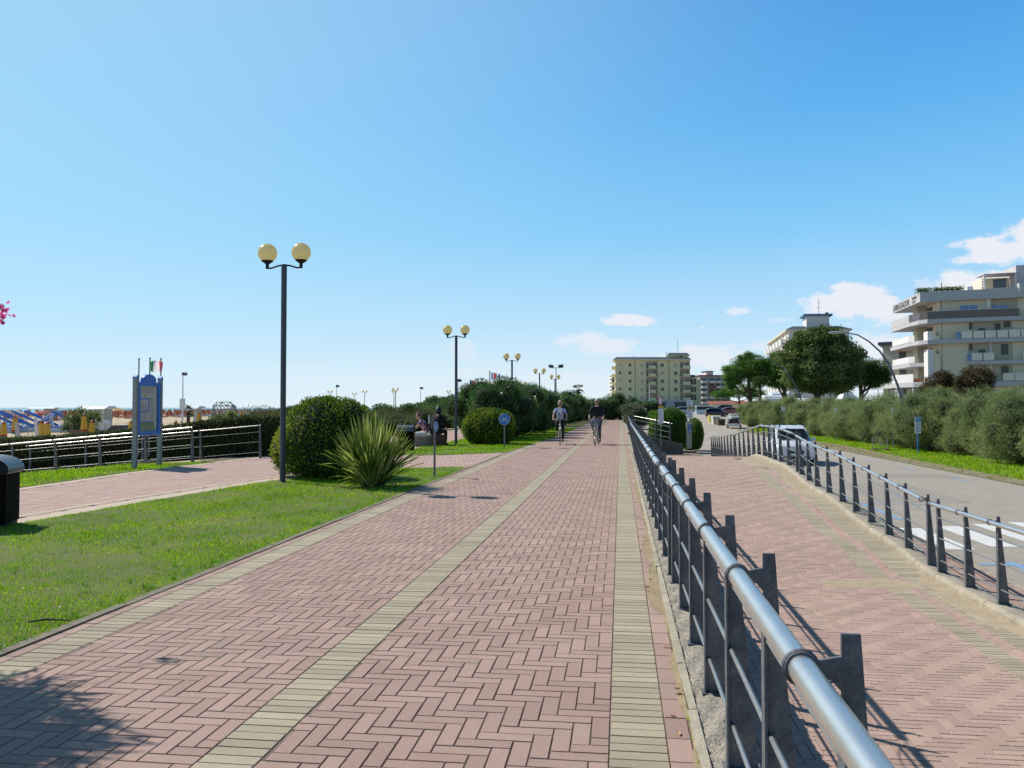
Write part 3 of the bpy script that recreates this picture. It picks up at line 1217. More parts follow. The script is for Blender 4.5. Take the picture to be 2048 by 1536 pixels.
def post_mesh(h=1.04, bw=0.126, tw=0.037, t=0.010):
    """flat tapered plate, vertical on the left, with a step cut out for the handrail bracket"""
    b = MB()
    poly = [(0, 0), (bw, 0), (bw * 0.93, 0.15), (tw + (bw - tw) * 0.12, 0.86), (tw, h), (0, h), (0, h - 0.045),
            (-0.035, h - 0.052), (-0.052, h - 0.056), (-0.052, h - 0.088), (-0.02, h - 0.092), (0, h - 0.115)]
    b.slab(poly, 'y', -t / 2, t / 2)
    # stiffening lip down the left edge and foot plate
    b.box(-0.002, 0.006, -0.028, 0.028, 0.0, h - 0.13)
    b.box(-0.015, bw + 0.01, -0.045, 0.045, -0.004, 0.008)
    return b


def clamp_mesh():
    b = MB()
    b.ring((0, 0, 0), 0.0335, 0.0045, axis='y', n=20, k=5)
    b.lathe([(0.0335, -0.012), (0.0335, 0.012)], (0, 0, 0), 20, axis='y')
    return b


def bolt_mesh():
    b = MB()
    for x in (0.012, 0.085):
        for y in (-0.032, 0.032):
            b.lathe([(0.009, 0.008), (0.009, 0.017), (0.005, 0.019), (0.005, 0.032)], (x, y, 0), 6)
    return b


def railing(name, label, pts, group=None, rods=(0.78, 0.49, 0.18), rr=0.028, rodr=0.0095, step=0.985, cat='railing', ends=True, gx=-0.077, bolts=False, pairs=()):
    """pts: list of (x, y, z) of the post feet line; straight runs between them; handrail left of the plates"""
    root = thing(name, label, cat, pts[0], 0, group)
    o0 = Vector(pts[0])
    P = [Vector(p) - o0 for p in pts]
    post = clamp = bolt = None
    seg = []
    for a, c in zip(P, P[1:]):
        L_ = (Vector((c.x, c.y)) - Vector((a.x, a.y))).length
        n = max(1, round(L_ / step))
        ang = math.atan2(c.y - a.y, c.x - a.x) - PI / 2
        for i in range(n + (1 if c is P[-1] else 0)):
            seg.append((a.lerp(c, i / n), ang))
    for i in pairs:
        p, ang = seg[i]
        seg.append((p + (seg[i + 1][0] - p) * 0.38, ang))
    for p, ang in seg:
        if post is None:
            post = post_mesh().build('post', m_galv, root)
            clamp = clamp_mesh().build('clamp', m_galv, post, smooth=True)
            clamp.location = (gx, 0, 0.97)
            if bolts:
                bolt = bolt_mesh().build('bolt', m_rust, post)
            q = post
        else:
            q = post.copy()
            COL.objects.link(q)
            for s_ in (clamp, bolt):
                if s_ is None:
                    continue
                c2 = s_.copy()
                COL.objects.link(c2)
                c2.parent = q
        q.location = p
        q.rotation_euler[2] = ang
    off = lambda i, dx, dz: P[i] + Vector((math.cos(A[i]) * dx, math.sin(A[i]) * dx, dz))
    A = []
    for i in range(len(P)):
        a = P[max(0, i - 1)]
        c = P[min(len(P) - 1, i + 1)]
        A.append(math.atan2(c.y - a.y, c.x - a.x) - PI / 2)
    b = MB()
    e0 = (P[0] - P[1]).normalized() * (0.06 if ends else 0)
    e1 = (P[-1] - P[-2]).normalized() * (0.06 if ends else 0)
    L_ = [off(i, gx, 0.97) for i in range(len(P))]
    L_[0] = L_[0] + e0
    L_[-1] = L_[-1] + e1
    b.tube(L_, rr, 20)
    b.build('handrail', m_steel, root, smooth=True)
    for hz in rods:
        b = MB()
        b.tube([off(i, 0.012 + (0.78 - hz) * 0.02, hz) for i in range(len(P))], rodr, 8)
        b.build('rod', m_rod, root, smooth=True)
    return root


# promenade side: feet stand on the rough kerb bed
XP = 0.433
r1 = railing('railing', 'steel railing with tapered plate posts, nearest run beside the promenade', [(XP, -0.10, 0.012), (XP, 7.30, 0.012)], 'steel plate railings')
r2 = railing('railing', 'steel railing run from the cable tie towards the landing beside the promenade', [(XP - 0.012, 7.62, 0.014), (XP - 0.012, 27.4, 0.014)], 'steel plate railings')
r3 = railing('railing', 'dark far steel railing beside the flowering bush on the promenade', [(XP + 0.02, 28.4, 0.02), (XP + 0.12, 56.5, 0.02)], 'steel plate railings')
b = MB()
b.lathe([(0.029, 0), (0.029, 0.05), (0.022, 0.066), (0.008, 0.072)], (0, 0, 0), 16, axis='y')
o = b.build('end_cap', m_black, r2, smooth=True)
o.location = (-0.077, -0.07, 0.97)
o.rotation_euler[2] = PI
o.rotation_euler[0] = 0.0
# cable looped from the gap between the two handrails
b = MB()
x0, y0 = XP - 0.077, 7.45
cpts = [(x0, y0 + 0.1, 0.985), (x0 - .02, y0 - 0.02, 1.0), (x0 - .028, y0 - 0.12, 0.93), (x0 - .02, y0 - 0.28, 0.86), (x0 + 0.0, y0 - 0.5, 0.80), (x0 + .03, y0 - 0.8, 0.80), (x0 + .04, y0 - 1.0, 0.86), (x0 + .02, y0 - 1.12, 0.945)]
b.tube(cpts, 0.0045, 6)
tag(b.build('cable', m_black, smooth=True), 'black cable looped under the handrail where two railing runs meet', 'cable')


RXP = RX1 + 0.10


def rz_(y):
    return ramp_z(y) + 0.085


ptsA = [(RXP, y, rz_(y)) for y in (3.5, 9.3, 12.2)]
r4 = railing('railing', 'steel railing on the far side of the ramp, nearest run before the zebra crossing', [(RXP, 5.0, rz_(5)), (RXP, 12.65, rz_(12.65))], 'steel plate railings')
r5 = railing('railing', 'steel railing rising along the far side of the ramp', [(RXP, 13.05, rz_(13.05)), (RXP, 15.0, rz_(15.0)), (RXP, 18.0, rz_(18.0)), (RXP, 20.2, rz_(20.2)), (RXP, 21.9, rz_(21.9))], 'steel plate railings')
r6 = railing('railing', 'steel railing along the top landing, bending down past its peak', [(RXP, 22.3, rz_(22.3)), (RXP, 24.6, rz_(24.6)), (RXP, 27.3, rz_(27.3) - .02), (RXP - 0.05, 30.2, rz_(30.2)), (RXP - 0.1, 33.2, rz_(33.2))], 'steel plate railings')
r7 = railing('railing', 'lowest far end of the ramp railing next to the dark hedge', [(RXP - 0.1, 33.5, rz_(33.5)), (RXP - 0.1, 37.5, rz_(37.5)), (RXP - 0.0, 42.6, rz_(42.6))], 'steel plate railings')


# pale railing behind the landing, in front of the clipped hedge
def at_base(x, ytop, d, h=1.0):
    p = at(x, ytop, d)
    p.z -= h
    return p


q0, q1, q2 = at_base(1266, 831, 49), at_base(1313, 840, 47.5), at_base(1341, 846, 46.5)
railing('railing', 'pale thin railing stepping down in front of the clipped hedge', [tuple(q0), tuple(q1), tuple(q2)], 'steel plate railings', step=1.4, rr=.017, rodr=.007)

# left: handrails going down to the beach
qa, qb = at_base(-60, 894, 25.0), at_base(384, 853, 23.3)
railing('railing', 'steel railing of the beach ramp behind the blue notice board', [tuple(qb), tuple(qa)], 'steel plate railings', step=1.55, bolts=False, rr=.022, rodr=.007)
qa, qb = at_base(60, 890, 26.2), at_base(520, 849, 25.0)
railing('railing', 'thinner railing directly against the dark hedge by the beach ramp', [tuple(qb), tuple(qa)], 'steel plate railings', step=1.7, bolts=False, rr=0.014, rodr=0.005)
# ------------------------------------------------------------------ lamps
m_pole = mat('dark_blue_grey_pole', (0.045, 0.06, 0.085), 0.5, metal=0.1, col2=(0.07, 0.085, 0.10), vscale=7, bump=0.1, bscale=60, dirt=(.10, .09, .08, .6), dirt_scale=3)
m_arm = mat('black_paint', (0.014, 0.016, 0.022), 0.55, spec=.2)


def globemat():
    m = bpy.data.materials.new('yellowed_globe')
    m.use_nodes = True
    N, L = m.node_tree.nodes, m.node_tree.links
    b = N['Principled BSDF']
    b.inputs['Base Color'].default_value = (0.82, 0.74, 0.48, 1)
    b.inputs['Roughness'].default_value = 0.28
    t = N.new('ShaderNodeBsdfTranslucent')
    t.inputs['Color'].default_value = (0.9, 0.82, 0.52, 1)
    mx = N.new('ShaderNodeMixShader')
    mx.inputs[0].default_value = 0.6
    L.new(b.outputs[0], mx.inputs[1])
    L.new(t.outputs[0], mx.inputs[2])
    L.new(mx.outputs[0], N['Material Output'].inputs['Surface'])
    return m


m_globe = globemat()


def make_lamp(label, loc, rz=0):
    root = thing('street_lamp', label, 'street lamp', loc, rz, 'double globe lamps')
    b = MB()
    b.tube([(0, 0, 0), (0, 0, 4.36)], 0.056, 16)
    b.lathe([(0.075, 0), (0.075, 0.02), (0.058, 0.03)], (0, 0, 0), 16)
    b.build('pole', m_pole, root, smooth=True)
    b = MB()
    pts = [(-0.385, 0, 4.315), (-0.27, 0, 4.31), (-0.12, 0, 4.355), (0, 0, 4.375), (0.12, 0, 4.355), (0.27, 0, 4.31), (0.385, 0, 4.315)]
    b.tube(pts, 0.017, 8)
    b.build('arm', m_arm, root, smooth=True)
    for s in (-1, 1):
        b = MB()
        b.ball((0, 0, 0), 0.192, 32, z0=-0.86)
        g = b.build('globe', m_globe, root, smooth=True)
        g.location = (s * 0.355, 0, 4.62)
        b = MB()
        b.lathe([(0.032, -0.30), (0.034, -0.225), (0.05, -0.215), (0.108, -0.175), (0.122, -0.155)], (0, 0, 0), 20)
        b.build('holder', m_arm, g, smooth=True)
    return root


lamp0 = make_lamp('tall double globe lamp beside the big round bush, largest of them', on(565, 965))
L2 = on(912, 890)
dup(lamp0, L2, 0, 'double globe lamp in the grass left of the round hedge ball with the bicycle sign')


def lamp_at(x, yg, d, label, rz=0):
    p = at(x, yg, d)
    dup(lamp0, (p.x, p.y, p.z - 4.62), rz, label)


lamp_at(1024, 712.5, 51.5, 'double globe lamp rising out of the tall oleander hedge')
lamp_at(1079, 741, 71.7, 'double globe lamp beyond the oleanders, left of the twin floodlight mast')
lamp_at(1110, 753, 84.3, 'double globe lamp directly below the twin floodlight mast')
lamp_at(1045, 766, 108, 'small double globe lamp just showing over the oleander top')
lamp_at(660, 783, 158, 'distant double globe lamp, leftmost above the big round bush')
lamp_at(709, 787, 178, 'distant double globe lamp, lowest above the big round bush')
lamp_at(729.5, 782.5, 158, 'distant double globe lamp standing alone above the grass plant')
lamp_at(791, 778, 132, 'distant double globe lamp, taller of the close pair')
lamp_at(788, 782.5, 150, 'distant double globe lamp, lower of the close pair', 0.9)
lamp_at(897.5, 782.5, 165, 'distant narrow double globe lamp left of the second lamp post', 0.95)

# ------------------------------------------------------------------ curved street lights over the road
m_light = mat('blue_steel_pole', (0.10, 0.15, 0.21), 0.4, metal=0.3)
m_lhead = mat('light_head', (0.35, 0.38, 0.40), 0.4)


def arc_lamp(label, pts, headpx, d, r=0.07):
    P = [at(x, y, dd) for x, y, dd in pts]
    root = thing('road_light', label, 'road light', P[0], 0, 'curved road lights')
    b = MB()
    Q = [p - P[0] for p in P]
    b.tube(Q, [r * 1.2 - (r * 0.75) * i / (len(Q) - 1) for i in range(len(Q))], 8)
    b.build('pole', m_light, root, smooth=True)
    b = MB()
    e = Q[-1]
    dr = (Q[-1] - Q[-2]).normalized()
    dr = Vector((dr.x, dr.y, 0)).normalized()
    b.ball((0, 0, 0), 0.42, 14, sz=0.22)
    for i, v in enumerate(b.v):
        b.v[i] = (v[0] * 1.25 + dr.x * 0.3, v[1] * 0.5, v[2])
    h = b.build('lamp_head', m_lhead, root, smooth=True)
    h.location = e + Vector((-0.25, 0, 0))
    return root


arc_lamp('curved road light arching in front of the big tree, nearest of them',
         [(1812, 830, 52), (1797, 775, 52), (1779, 730, 52), (1760, 703, 52), (1738, 683, 52), (1716, 670, 52), (1692, 665, 52)], 0, 52)
arc_lamp('slim curved road light in front of the shaded pines',
         [(1606, 812, 88), (1596, 780, 88), (1583, 757, 88), (1565, 735, 88), (1548, 722, 88), (1530, 717, 88)], 0, 88, 0.06)
arc_lamp('faint curved road light among the pine trunks',
         [(1507, 820, 120), (1500, 795, 120), (1492, 779, 120), (1478, 768, 120), (1463, 765, 120)], 0, 120, 0.06)

# ------------------------------------------------------------------ floodlight masts
m_white = mat('white_metal', (0.72, 0.74, 0.75), 0.5)
m_dark = mat('dark_metal', (0.05, 0.055, 0.06), 0.5)


def mast(label, x, ytop, d, n=1, box=False, zb=-1.2):
    p = at(x, ytop, d)
    root = thing('floodlight_mast', label, 'floodlight mast', (p.x, p.y, zb), 0, 'floodlight masts')
    h = p.z - zb
    b = MB()
    b.tube([(0, 0, 0), (0, 0, h)], [0.11, 0.05], 8)
    b.build('pole', m_white, root)
    b = MB()
    b.tube([(-0.5 if n > 1 else -0.15, 0, h - .1), (0.5 if n > 1 else 0.25, 0, h - .1)], 0.03, 6)
    b.build('arm', m_white, root)
    for i in range(n):
        b = MB()
        b.hexa([(-.28, -.12, -.14), (.28, -.12, -.22), (.28, .12, -.1), (-.28, .12, -.02), (-.28, -.12, .1), (.28, -.12, .02), (.28, .12, .14), (-.28, .12, .22)])
        o = b.build('floodlight', m_dark, root)
        o.location = ((-0.55, 0.55)[i] if n > 1 else 0.2, 0, h + 0.08)
        if i:
            o.rotation_euler[2] = PI
    if box:
        b = MB()
        b.prism([(-.26, -.2), (.26, -.2), (.2, .2), (-.2, .2)], 0, 1.3)
        o = b.build('signal_box', m_white, root)
        o.location = (0, 0, 2.4)
    return root


mast('white floodlight mast with a box half way up, right of the notice board', 366, 749, 95, 1, True)
mast('thin floodlight mast above the big round bush', 673, 773, 140)
mast('thin floodlight mast over the far scrub', 841, 777, 150)
mast('floodlight mast just right of the second lamp post', 916, 762, 110)
mast('twin floodlight mast behind the double globe lamps', 1112, 734, 95, 2)

# ------------------------------------------------------------------ notice board
m_bblue = mat('blue_paint', (0.04, 0.20, 0.62), 0.45, var=0.15, vscale=6)
m_alu = mat('weathered_aluminium', (0.30, 0.335, 0.33), 0.5, metal=0.3, var=0.2, vscale=10)
m_paper = mat('notice_paper', (0.52, 0.53, 0.47), 0.7, var=0.08, vscale=10)
m_ink = mat('grey_print', (0.22, 0.23, 0.22), 0.8)
m_green = mat('green_poster', (0.10, 0.20, 0.06), 0.6, col2=(0.30, 0.36, 0.20), vscale=3, stretch=(1, 3, 5))
m_orange = mat('orange_strip', (0.45, 0.17, 0.06), 0.7)
m_ygreen = mat('yellow_green_print', (0.45, 0.45, 0.08), 0.7)
pb = on(269, 937)
root = thing('notice_board', 'blue framed notice board on two grey posts beside the side path', 'notice board', (pb.x, pb.y, 0), 0)
W_ = 1.12
for yy in (0, W_):
    b = MB()
    b.box(-0.05, 0.05, yy - 0.045, yy + 0.045, 0, 2.22)
    for g in (-0.02, 0.02):
        b.box(0.0501, 0.055, yy + g - .006, yy + g + .006, 0, 2.2)
    o = b.build('post', m_alu, root)
    b = MB()
    b.slab([(yy - .05, 2.22), (yy + .05, 2.22), (yy + .05, 2.26), (yy, 2.31), (yy - .05, 2.26)], 'x', -0.055, 0.055)
    b.build('post_cap', m_bblue, o)
b = MB()
y0, y1, z0, z1 = 0.07, W_ - 0.07, 0.80, 2.14
b.box(-0.04, 0.05, y0, y0 + .08, z0, z1)
b.box(-0.04, 0.05, y1 - .08, y1, z0, z1)
b.box(-0.04, 0.05, y0 + .08, y1 - .08, z0, z0 + .10)
b.box(-0.04, 0.05, y0 + .08, y1 - .08, z1 - .10, z1)
arc = [(0.26, z1)] + [(0.56 - 0.30 * math.cos(a), z1 + 0.05 + 0.15 * math.sin(a)) for a in np.linspace(0, PI, 14)] + [(0.86, z1)]
b.slab(arc, 'x', -0.03, 0.045)
b.build('frame', m_bblue, root)
b = MB()
b.box(-0.03, 0.0, y0 + .081, y1 - .081, z0 + .101, z1 - .101)
o = b.build('back_panel', m_paper, root)
b = MB()
for i in range(26):      # rows of small print
    zz = 2.0 - i * 0.0175
    b.box(0.0008, 0.0018, 0.2, 0.2 + (0.6 if i < 9 else 0.0) + 0.02 * ((i * 7) % 3), zz, zz + .006)
for i in range(36):
    zz = 1.75 - i * 0.0195
    b.box(0.0008, 0.0018, 0.66, 0.86 - 0.03 * ((i * 5) % 3), zz, zz + .007)
b.build('print', m_ink, root)
for nm, mm, (a, c, e, f) in (('poster', m_paper, (0.19, 0.56, 1.42, 1.70)), ('poster', m_paper, (0.24, 0.55, 1.16, 1.38)), ('map_poster', m_green, (0.21, 0.84, 0.92, 1.12))):
    b = MB()
    b.box(0.003, 0.008, a, c, e, f)
    o = b.build(nm, mm, root)
    if nm == 'poster':
        b = MB()
        for k in range(9):
            b.box(0.0085, 0.0095, a + .03, c - .03 - .02 * (k % 3), e + .025 + k * .023, e + .032 + k * .023)
        b.build('print', m_ink, o)
b = MB()
b.box(0.0025, 0.011, 0.17, 0.60, 1.71, 1.735)
b.box(0.0025, 0.011, 0.17, 0.60, 1.39, 1.415)
b.box(0.0025, 0.011, 0.57, 0.605, 1.4, 1.72)
b.box(0.0025, 0.011, 0.17, 0.70, 1.125, 1.15)
b.build('divider', m_bblue, root)
b = MB()
b.box(0.0035, 0.009, 0.19, 0.235, 1.16, 1.38)
b.build('strip', m_orange, root)
b = MB()
b.box(0.0035, 0.009, 0.40, 0.54, 1.78, 1.83)
b.box(0.0088, 0.0105, 0.22, 0.30, 1.5, 1.6)
b.build('emblem', m_ygreen, root)

# three flagpoles behind the board
m_fpole = mat('grey_flagpole', (0.20, 0.24, 0.26), 0.5, metal=0.3)
m_fw = leafmat('white_flag_cloth', [(0, (0.62, 0.60, 0.62)), (1, (0.7, 0.68, 0.7))], trans=0.45)
m_fr = leafmat('red_flag_cloth', [(0, (0.62, 0.04, 0.04)), (1, (0.66, 0.06, 0.06))], trans=0.45)
m_fg = leafmat('green_flag_cloth', [(0, (0.03, 0.22, 0.10)), (1, (0.04, 0.25, 0.12))], trans=0.45)
m_fb = leafmat('blue_flag_cloth', [(0, (0.04, 0.10, 0.42)), (1, (0.05, 0.12, 0.45))], trans=0.45)
m_fy = leafmat('yellow_flag_cloth', [(0, (0.68, 0.48, 0.06)), (1, (0.7, 0.5, 0.08))], trans=0.45)


def flag_mesh(w, h, mats, vert=True, wave=0.08, shrink=1.0):
    b = MB()
    nx, nz = 18, 8
    vs = []
    for i in range(nx + 1):
        for j in range(nz + 1):
            u, v = i / nx, j / nz
            x = w * u * shrink
            yy = wave * math.sin(u * 9 + v * 1.5) * (0.3 + u)
            z = -h * v + 0.06 * h * math.sin(u * 6) - 0.05 * h * u
            if shrink < 1:
                x = w * (0.5 - 0.5 * math.cos(u * PI * 0.95)) * shrink
                z = -h * (0.5 + (v - 0.5) * (1.0 - 0.45 * abs(u - 0.45) ** 1.5 * 2))
            vs.append((x, yy, z))
    n = len(mats)
    for i in range(nx):
        for j in range(nz):
            a = i * (nz + 1) + j
            k = int((i / nx if vert else j / nz) * n)
            b.add([vs[a], vs[a + 1], vs[a + nz + 2], vs[a + nz + 1]], [(0, 1, 2, 3)], min(k, n - 1))
    return b


def flagpole(label, x, ytop, ybot, d, flag=None, r=0.02, group='flagpoles', wd=1.0, hh=0.6, **kw):
    pt, pl = at(x, ytop, d), at(x, ybot, d)
    root = thing('flagpole', label, 'flagpole', (pt.x, pt.y, pl.z), 0, group)
    h = pt.z - pl.z
    b = MB()
    b.tube([(0, 0, 0), (0, 0, h)], r, 8)
    b.ball((0, 0, h), r * 1.6, 8)
    b.build('pole', m_fpole, root)
    if flag:
        o = flag_mesh(wd, hh, flag, **kw).build('flag', flag, root, smooth=True)
        o.location = (r, 0, h - 0.06)
        o.rotation_euler[2] = 0.1
    return root


flagpole('bare grey flagpole at the left behind the notice board', 278, 718, 912, 25.5, group='flagpoles behind the notice board')
flagpole('middle flagpole with a wind-rolled green, white and red flag', 300, 717, 912, 25.5, [m_fg, m_fw, m_fr], group='flagpoles behind the notice board', wd=0.52, hh=0.36, shrink=0.72, wave=0.05)
flagpole('bare grey flagpole at the right behind the notice board', 322, 718, 912, 25.5, group='flagpoles behind the notice board')

# row of national flags in the distance
row = [(940, 760, 'red and blue', [m_fb, m_fr], 0), (947, 763, None, None, 0), (953, 762, 'white and red', [m_fw, m_fr], 1), (960, 764, None, None, 0), (964, 763, 'red', [m_fr, m_fy], 1),
       (971, 764, 'yellow and blue', [m_fy, m_fb], 1)]
for i, (x, y, nm, fl, ori) in enumerate(row):
    flagpole(('distant flagpole with a small %s flag beside the palm' % nm) if nm else ('thin distant flagpole without a flag, %s of the low row' % ('left' if i == 1 else 'right')),
             x, y, 815, 120, fl, r=0.05, wd=.72, hh=.75, vert=not ori, group='distant flagpoles')
flagpole('tall distant flagpole, leftmost of the high trio, bare', 979, 742, 815, 120, None, r=0.06, group='distant flagpoles')
flagpole('tall distant flagpole with a grey and white flag', 982, 745, 815, 120, [m_fw, m_fb, m_fw], r=0.05, wd=.42, hh=.95, group='distant flagpoles')
flagpole('tall distant flagpole with a blue, white and red flag', 988, 746, 815, 120, [m_fr, m_fw, m_fb], r=0.05, wd=.85, hh=.8, group='distant flagpoles')

# ------------------------------------------------------------------ litter bins
m_binw = mat('dark_bin_slats', (0.010, 0.006, 0.005), 0.8, spec=.1, var=0.4, vscale=30)
m_binl = mat('bin_lid_metal', (0.16, 0.16, 0.165), 0.4, metal=0.8, var=0.2, vscale=14)


def make_bin(label, loc, rz):
    root = thing('litter_bin', label, 'litter bin', loc, rz, 'litter bins')
    b = MB()
    for k in range(4):
        a = k * PI / 2
        for i in range(6):
            u0, u1 = -0.25 + i * 0.0835, -0.25 + i * 0.0835 + 0.076
            c, s_ = math.cos(a), math.sin(a)
            def q(u, v, z):
                return (c * v - s_ * u, s_ * v + c * u, z)
            b.hexa([q(u0, .235, 0.05), q(u1, .235, 0.05), q(u1, .26, 0.05), q(u0, .26, 0.05), q(u0, .235, .66), q(u1, .235, .66), q(u1, .26, .66), q(u0, .26, .66)])
    b.build('slats', m_binw, root)
    b = MB()
    b.box(-.24, .24, -.24, .24, 0, 0.655)
    b.build('liner', m_arm, root)
    b = MB()
    prof_ = [(-0.30, 0.69)] + [(-0.30 * math.cos(t), 0.72 + 0.17 * math.sin(t)) for t in np.linspace(0.0, PI, 12)] + [(0.30, 0.69)]
    b.slab(prof_ + [(0.28, 0.67), (-0.28, 0.67)], 'y', -0.29, 0.29)
    for i, f in enumerate(b.f):
        if all(abs(b.v[j][1] + 0.29) < 1e-4 for j in f) or all(abs(b.v[j][1] - 0.29) < 1e-4 for j in f):
            b.m[i] = 1
    b.build('lid', [m_binl, m_arm], root, smooth=True)
    b = MB()
    b.box(-.2, .2, -0.297, -0.291, 0.71, 0.80)
    b.build('opening', m_black, root)
    return root


bin0 = make_bin('dark litter bin with a domed metal lid at the left edge of the lawn', (-7.92, 9.75, 0.0), math.radians(20))
pbn = on(812, 901)
dup(bin0, (pbn.x, pbn.y, 0), math.radians(95), 'litter bin with a grey lid behind the spiky plant, near the seated people')

# ------------------------------------------------------------------ bench and small posts
m_bench = mat('rough_bench_concrete', (0.24, 0.225, 0.17), 0.92, col2=(0.13, 0.12, 0.09), vscale=25, bump=0.8, bscale=60)
pc = on(843, 893)
root = thing('bench', 'round-ended concrete bench with a pale seat under the seated man', 'bench', (pc.x, pc.y, 0), math.radians(-5))
b = MB()
poly = [(0.30 * math.cos(t) - 0.02, 0.30 * math.sin(t)) for t in np.linspace(PI / 2, 3 * PI / 2, 10)] + [(0.30, -0.30), (0.30, 0.30)]
b.prism(poly, 0, 0.38)
b.build('base', m_bench, root)
b = MB()
b.prism([(x * 1.06, y * 1.06) for x, y in poly], 0.381, 0.435)
b.build('seat', mat('pale_stone', (0.42, 0.38, 0.28), 0.85, var=.2, vscale=12), root)
pc2 = on(870, 892)
root = thing('wooden_bench', 'reddish wooden block bench under the person in black', 'bench', (pc2.x, pc2.y + 0.35, 0), 0)
m_redw = mat('reddish_wood', (0.16, 0.07, 0.045), 0.7, var=.4, vscale=20)
b = MB()
for i in range(6):
    b.box(-0.32 + i * 0.108, -0.32 + i * 0.108 + 0.1, -.2, .2, 0.0, 0.38)
b.build('base', m_redw, root)
b = MB()
b.box(-.34, .34, -.22, .22, 0.381, 0.43)
b.build('seat', m_redw, root)

m_signgrey = mat('grey_sign_post', (0.22, 0.24, 0.25), 0.5, metal=0.4, var=.2, vscale=12)
m_signblue = mat('blue_sign', (0.02, 0.19, 0.62), 0.45, var=0.08, vscale=10)
m_signwhite = mat('white_sign', (0.80, 0.80, 0.80), 0.5)


def cycle_sign(label, x, ybase, ytop, rz, R=0.215):
    p = on(x, ybase)
    root = thing('cycle_path_sign', label, 'road sign', p, rz, 'round cycle path signs')
    ztop = at(x, ytop, (p - Vector((0, 0, EYE))).dot(FW)).z
    b = MB()
    b.tube([(0, 0, 0), (0, 0, ztop - 0.05)], 0.024, 10)
    b.build('post', m_signgrey, root, smooth=True)
    zc = ztop - R
    b = MB()
    b.lathe([(R, -0.004), (R, 0.004)], (0, -0.03, zc), 40, axis='y')
    disc = b.build('disc', [m_signblue], root)
    b = MB()
    b.ring((0, -0.036, zc), R - 0.008, 0.005, n=40, k=4)
    s = R / 0.215
    q = lambda u, v: (u * s, -0.0365, zc + v * s)
    for cx_ in (-0.085, 0.085):
        b.ring(q(cx_, -0.045), 0.052 * s, 0.0065 * s, n=24, k=4)
    for a_, c_ in (((-.085, -.045), (-.04, .035)), ((-.085, -.045), (-.01, -.045)), ((-.04, .035), (-.01, -.045)), ((-.04, .035), (.06, .035)), ((-.01, -.045), (.06, .035)),
                   ((.085, -.045), (.05, .065)), ((.05, .065), (.085, .075)), ((-.04, .035), (-.05, .06)), ((-.075, .062), (-.03, .062))):
        b.tube([q(*a_), q(*c_)], 0.0065 * s, 5)
    b.build('bicycle_symbol', m_signwhite, disc)
    return root


cycle_sign('round blue sign with a white bicycle in front of the clipped hedge ball', 1009, 895, 827, 0.05)
cycle_sign('cycle sign seen edge-on, standing in the lawn tip by the promenade', 869, 953, 843, math.radians(80), 0.11)
p = on(858, 898)
root = thing('thin_post', 'thin pale metal post in the grass beside the person in black', 'post', p)
b = MB()
b.tube([(0, 0, 0), (0, 0, 1.05)], 0.012, 6)
b.build('staff', m_signgrey, root)
b = MB()
b.box(-0.008, 0.008, -0.12, 0.12, 0.92, 1.22)
b.build('plate', m_signwhite, root)
# ------------------------------------------------------------------ foliage materials
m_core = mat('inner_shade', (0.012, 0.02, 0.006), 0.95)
m_bark = mat('bark', (0.12, 0.085, 0.06), 0.95, var=0.5, vscale=12, bump=0.8, bscale=30)
l_priv = leafmat('clipped_leaf', [(0, (0.014, 0.035, 0.006)), (.35, (0.035, 0.09, 0.01)), (.58, (0.13, 0.24, 0.016)), (.8, (0.34, 0.42, 0.03)), (1, (0.52, 0.38, 0.09))], trans=.22, spec=.15, clump=1.6)
l_bright = leafmat('bright_clipped_leaf', [(0, (0.02, 0.07, 0.006)), (.4, (0.045, 0.15, 0.008)), (.75, (0.11, 0.27, 0.012)), (1, (0.19, 0.36, 0.03))], trans=.35, clump=2)
l_olea = leafmat('oleander_leaf', [(0, (0.012, 0.04, 0.01)), (.4, (0.035, 0.10, 0.02)), (.75, (0.085, 0.20, 0.035)), (1, (0.24, 0.34, 0.10))], trans=.25, rough=.3, spec=.5, clump=1.0)
l_flow = leafmat('dusty_flower_leaf', [(0, (0.03, 0.05, 0.02)), (.4, (0.06, 0.10, 0.035)), (.75, (0.14, 0.17, 0.08)), (1, (0.3, 0.3, 0.2))], trans=.25, clump=1.2)
l_tama = leafmat('tamarisk_leaf', [(0, (0.07, 0.10, 0.045)), (.35, (0.17, 0.235, 0.09)), (.65, (0.31, 0.375, 0.14)), (.85, (0.45, 0.475, 0.21)), (1, (0.50, 0.42, 0.22))], trans=.3, rough=.7, spec=.15, clump=.55)
l_heath = leafmat('heath_leaf', [(0, (0.04, 0.06, 0.02)), (.4, (0.085, 0.115, 0.035)), (.75, (0.14, 0.17, 0.055)), (1, (0.2, 0.19, 0.08))], trans=.25, rough=.7, spec=.15, clump=.35)
l_pine = leafmat('pine_needles', [(0, (0.02, 0.07, 0.012)), (.4, (0.06, 0.16, 0.02)), (.75, (0.125, 0.29, 0.03)), (1, (0.20, 0.38, 0.05))], trans=.25, rough=.6, clump=.5)
l_dpine = leafmat('shaded_pine_needles', [(0, (0.015, 0.045, 0.01)), (.4, (0.04, 0.09, 0.015)), (.75, (0.08, 0.17, 0.025)), (1, (0.14, 0.26, 0.04))], trans=.2, rough=.6, clump=.5)
l_oak = leafmat('oak_leaf', [(0, (0.03, 0.055, 0.014)), (.4, (0.095, 0.15, 0.04)), (.75, (0.20, 0.27, 0.075)), (1, (0.34, 0.38, 0.13))], trans=.25, rough=.5, clump=.4)
l_brown = leafmat('bronze_leaf', [(0, (0.035, 0.035, 0.012)), (.4, (0.08, 0.06, 0.025)), (.75, (0.15, 0.11, 0.04)), (1, (0.24, 0.15, 0.06))], trans=.25, clump=.8)
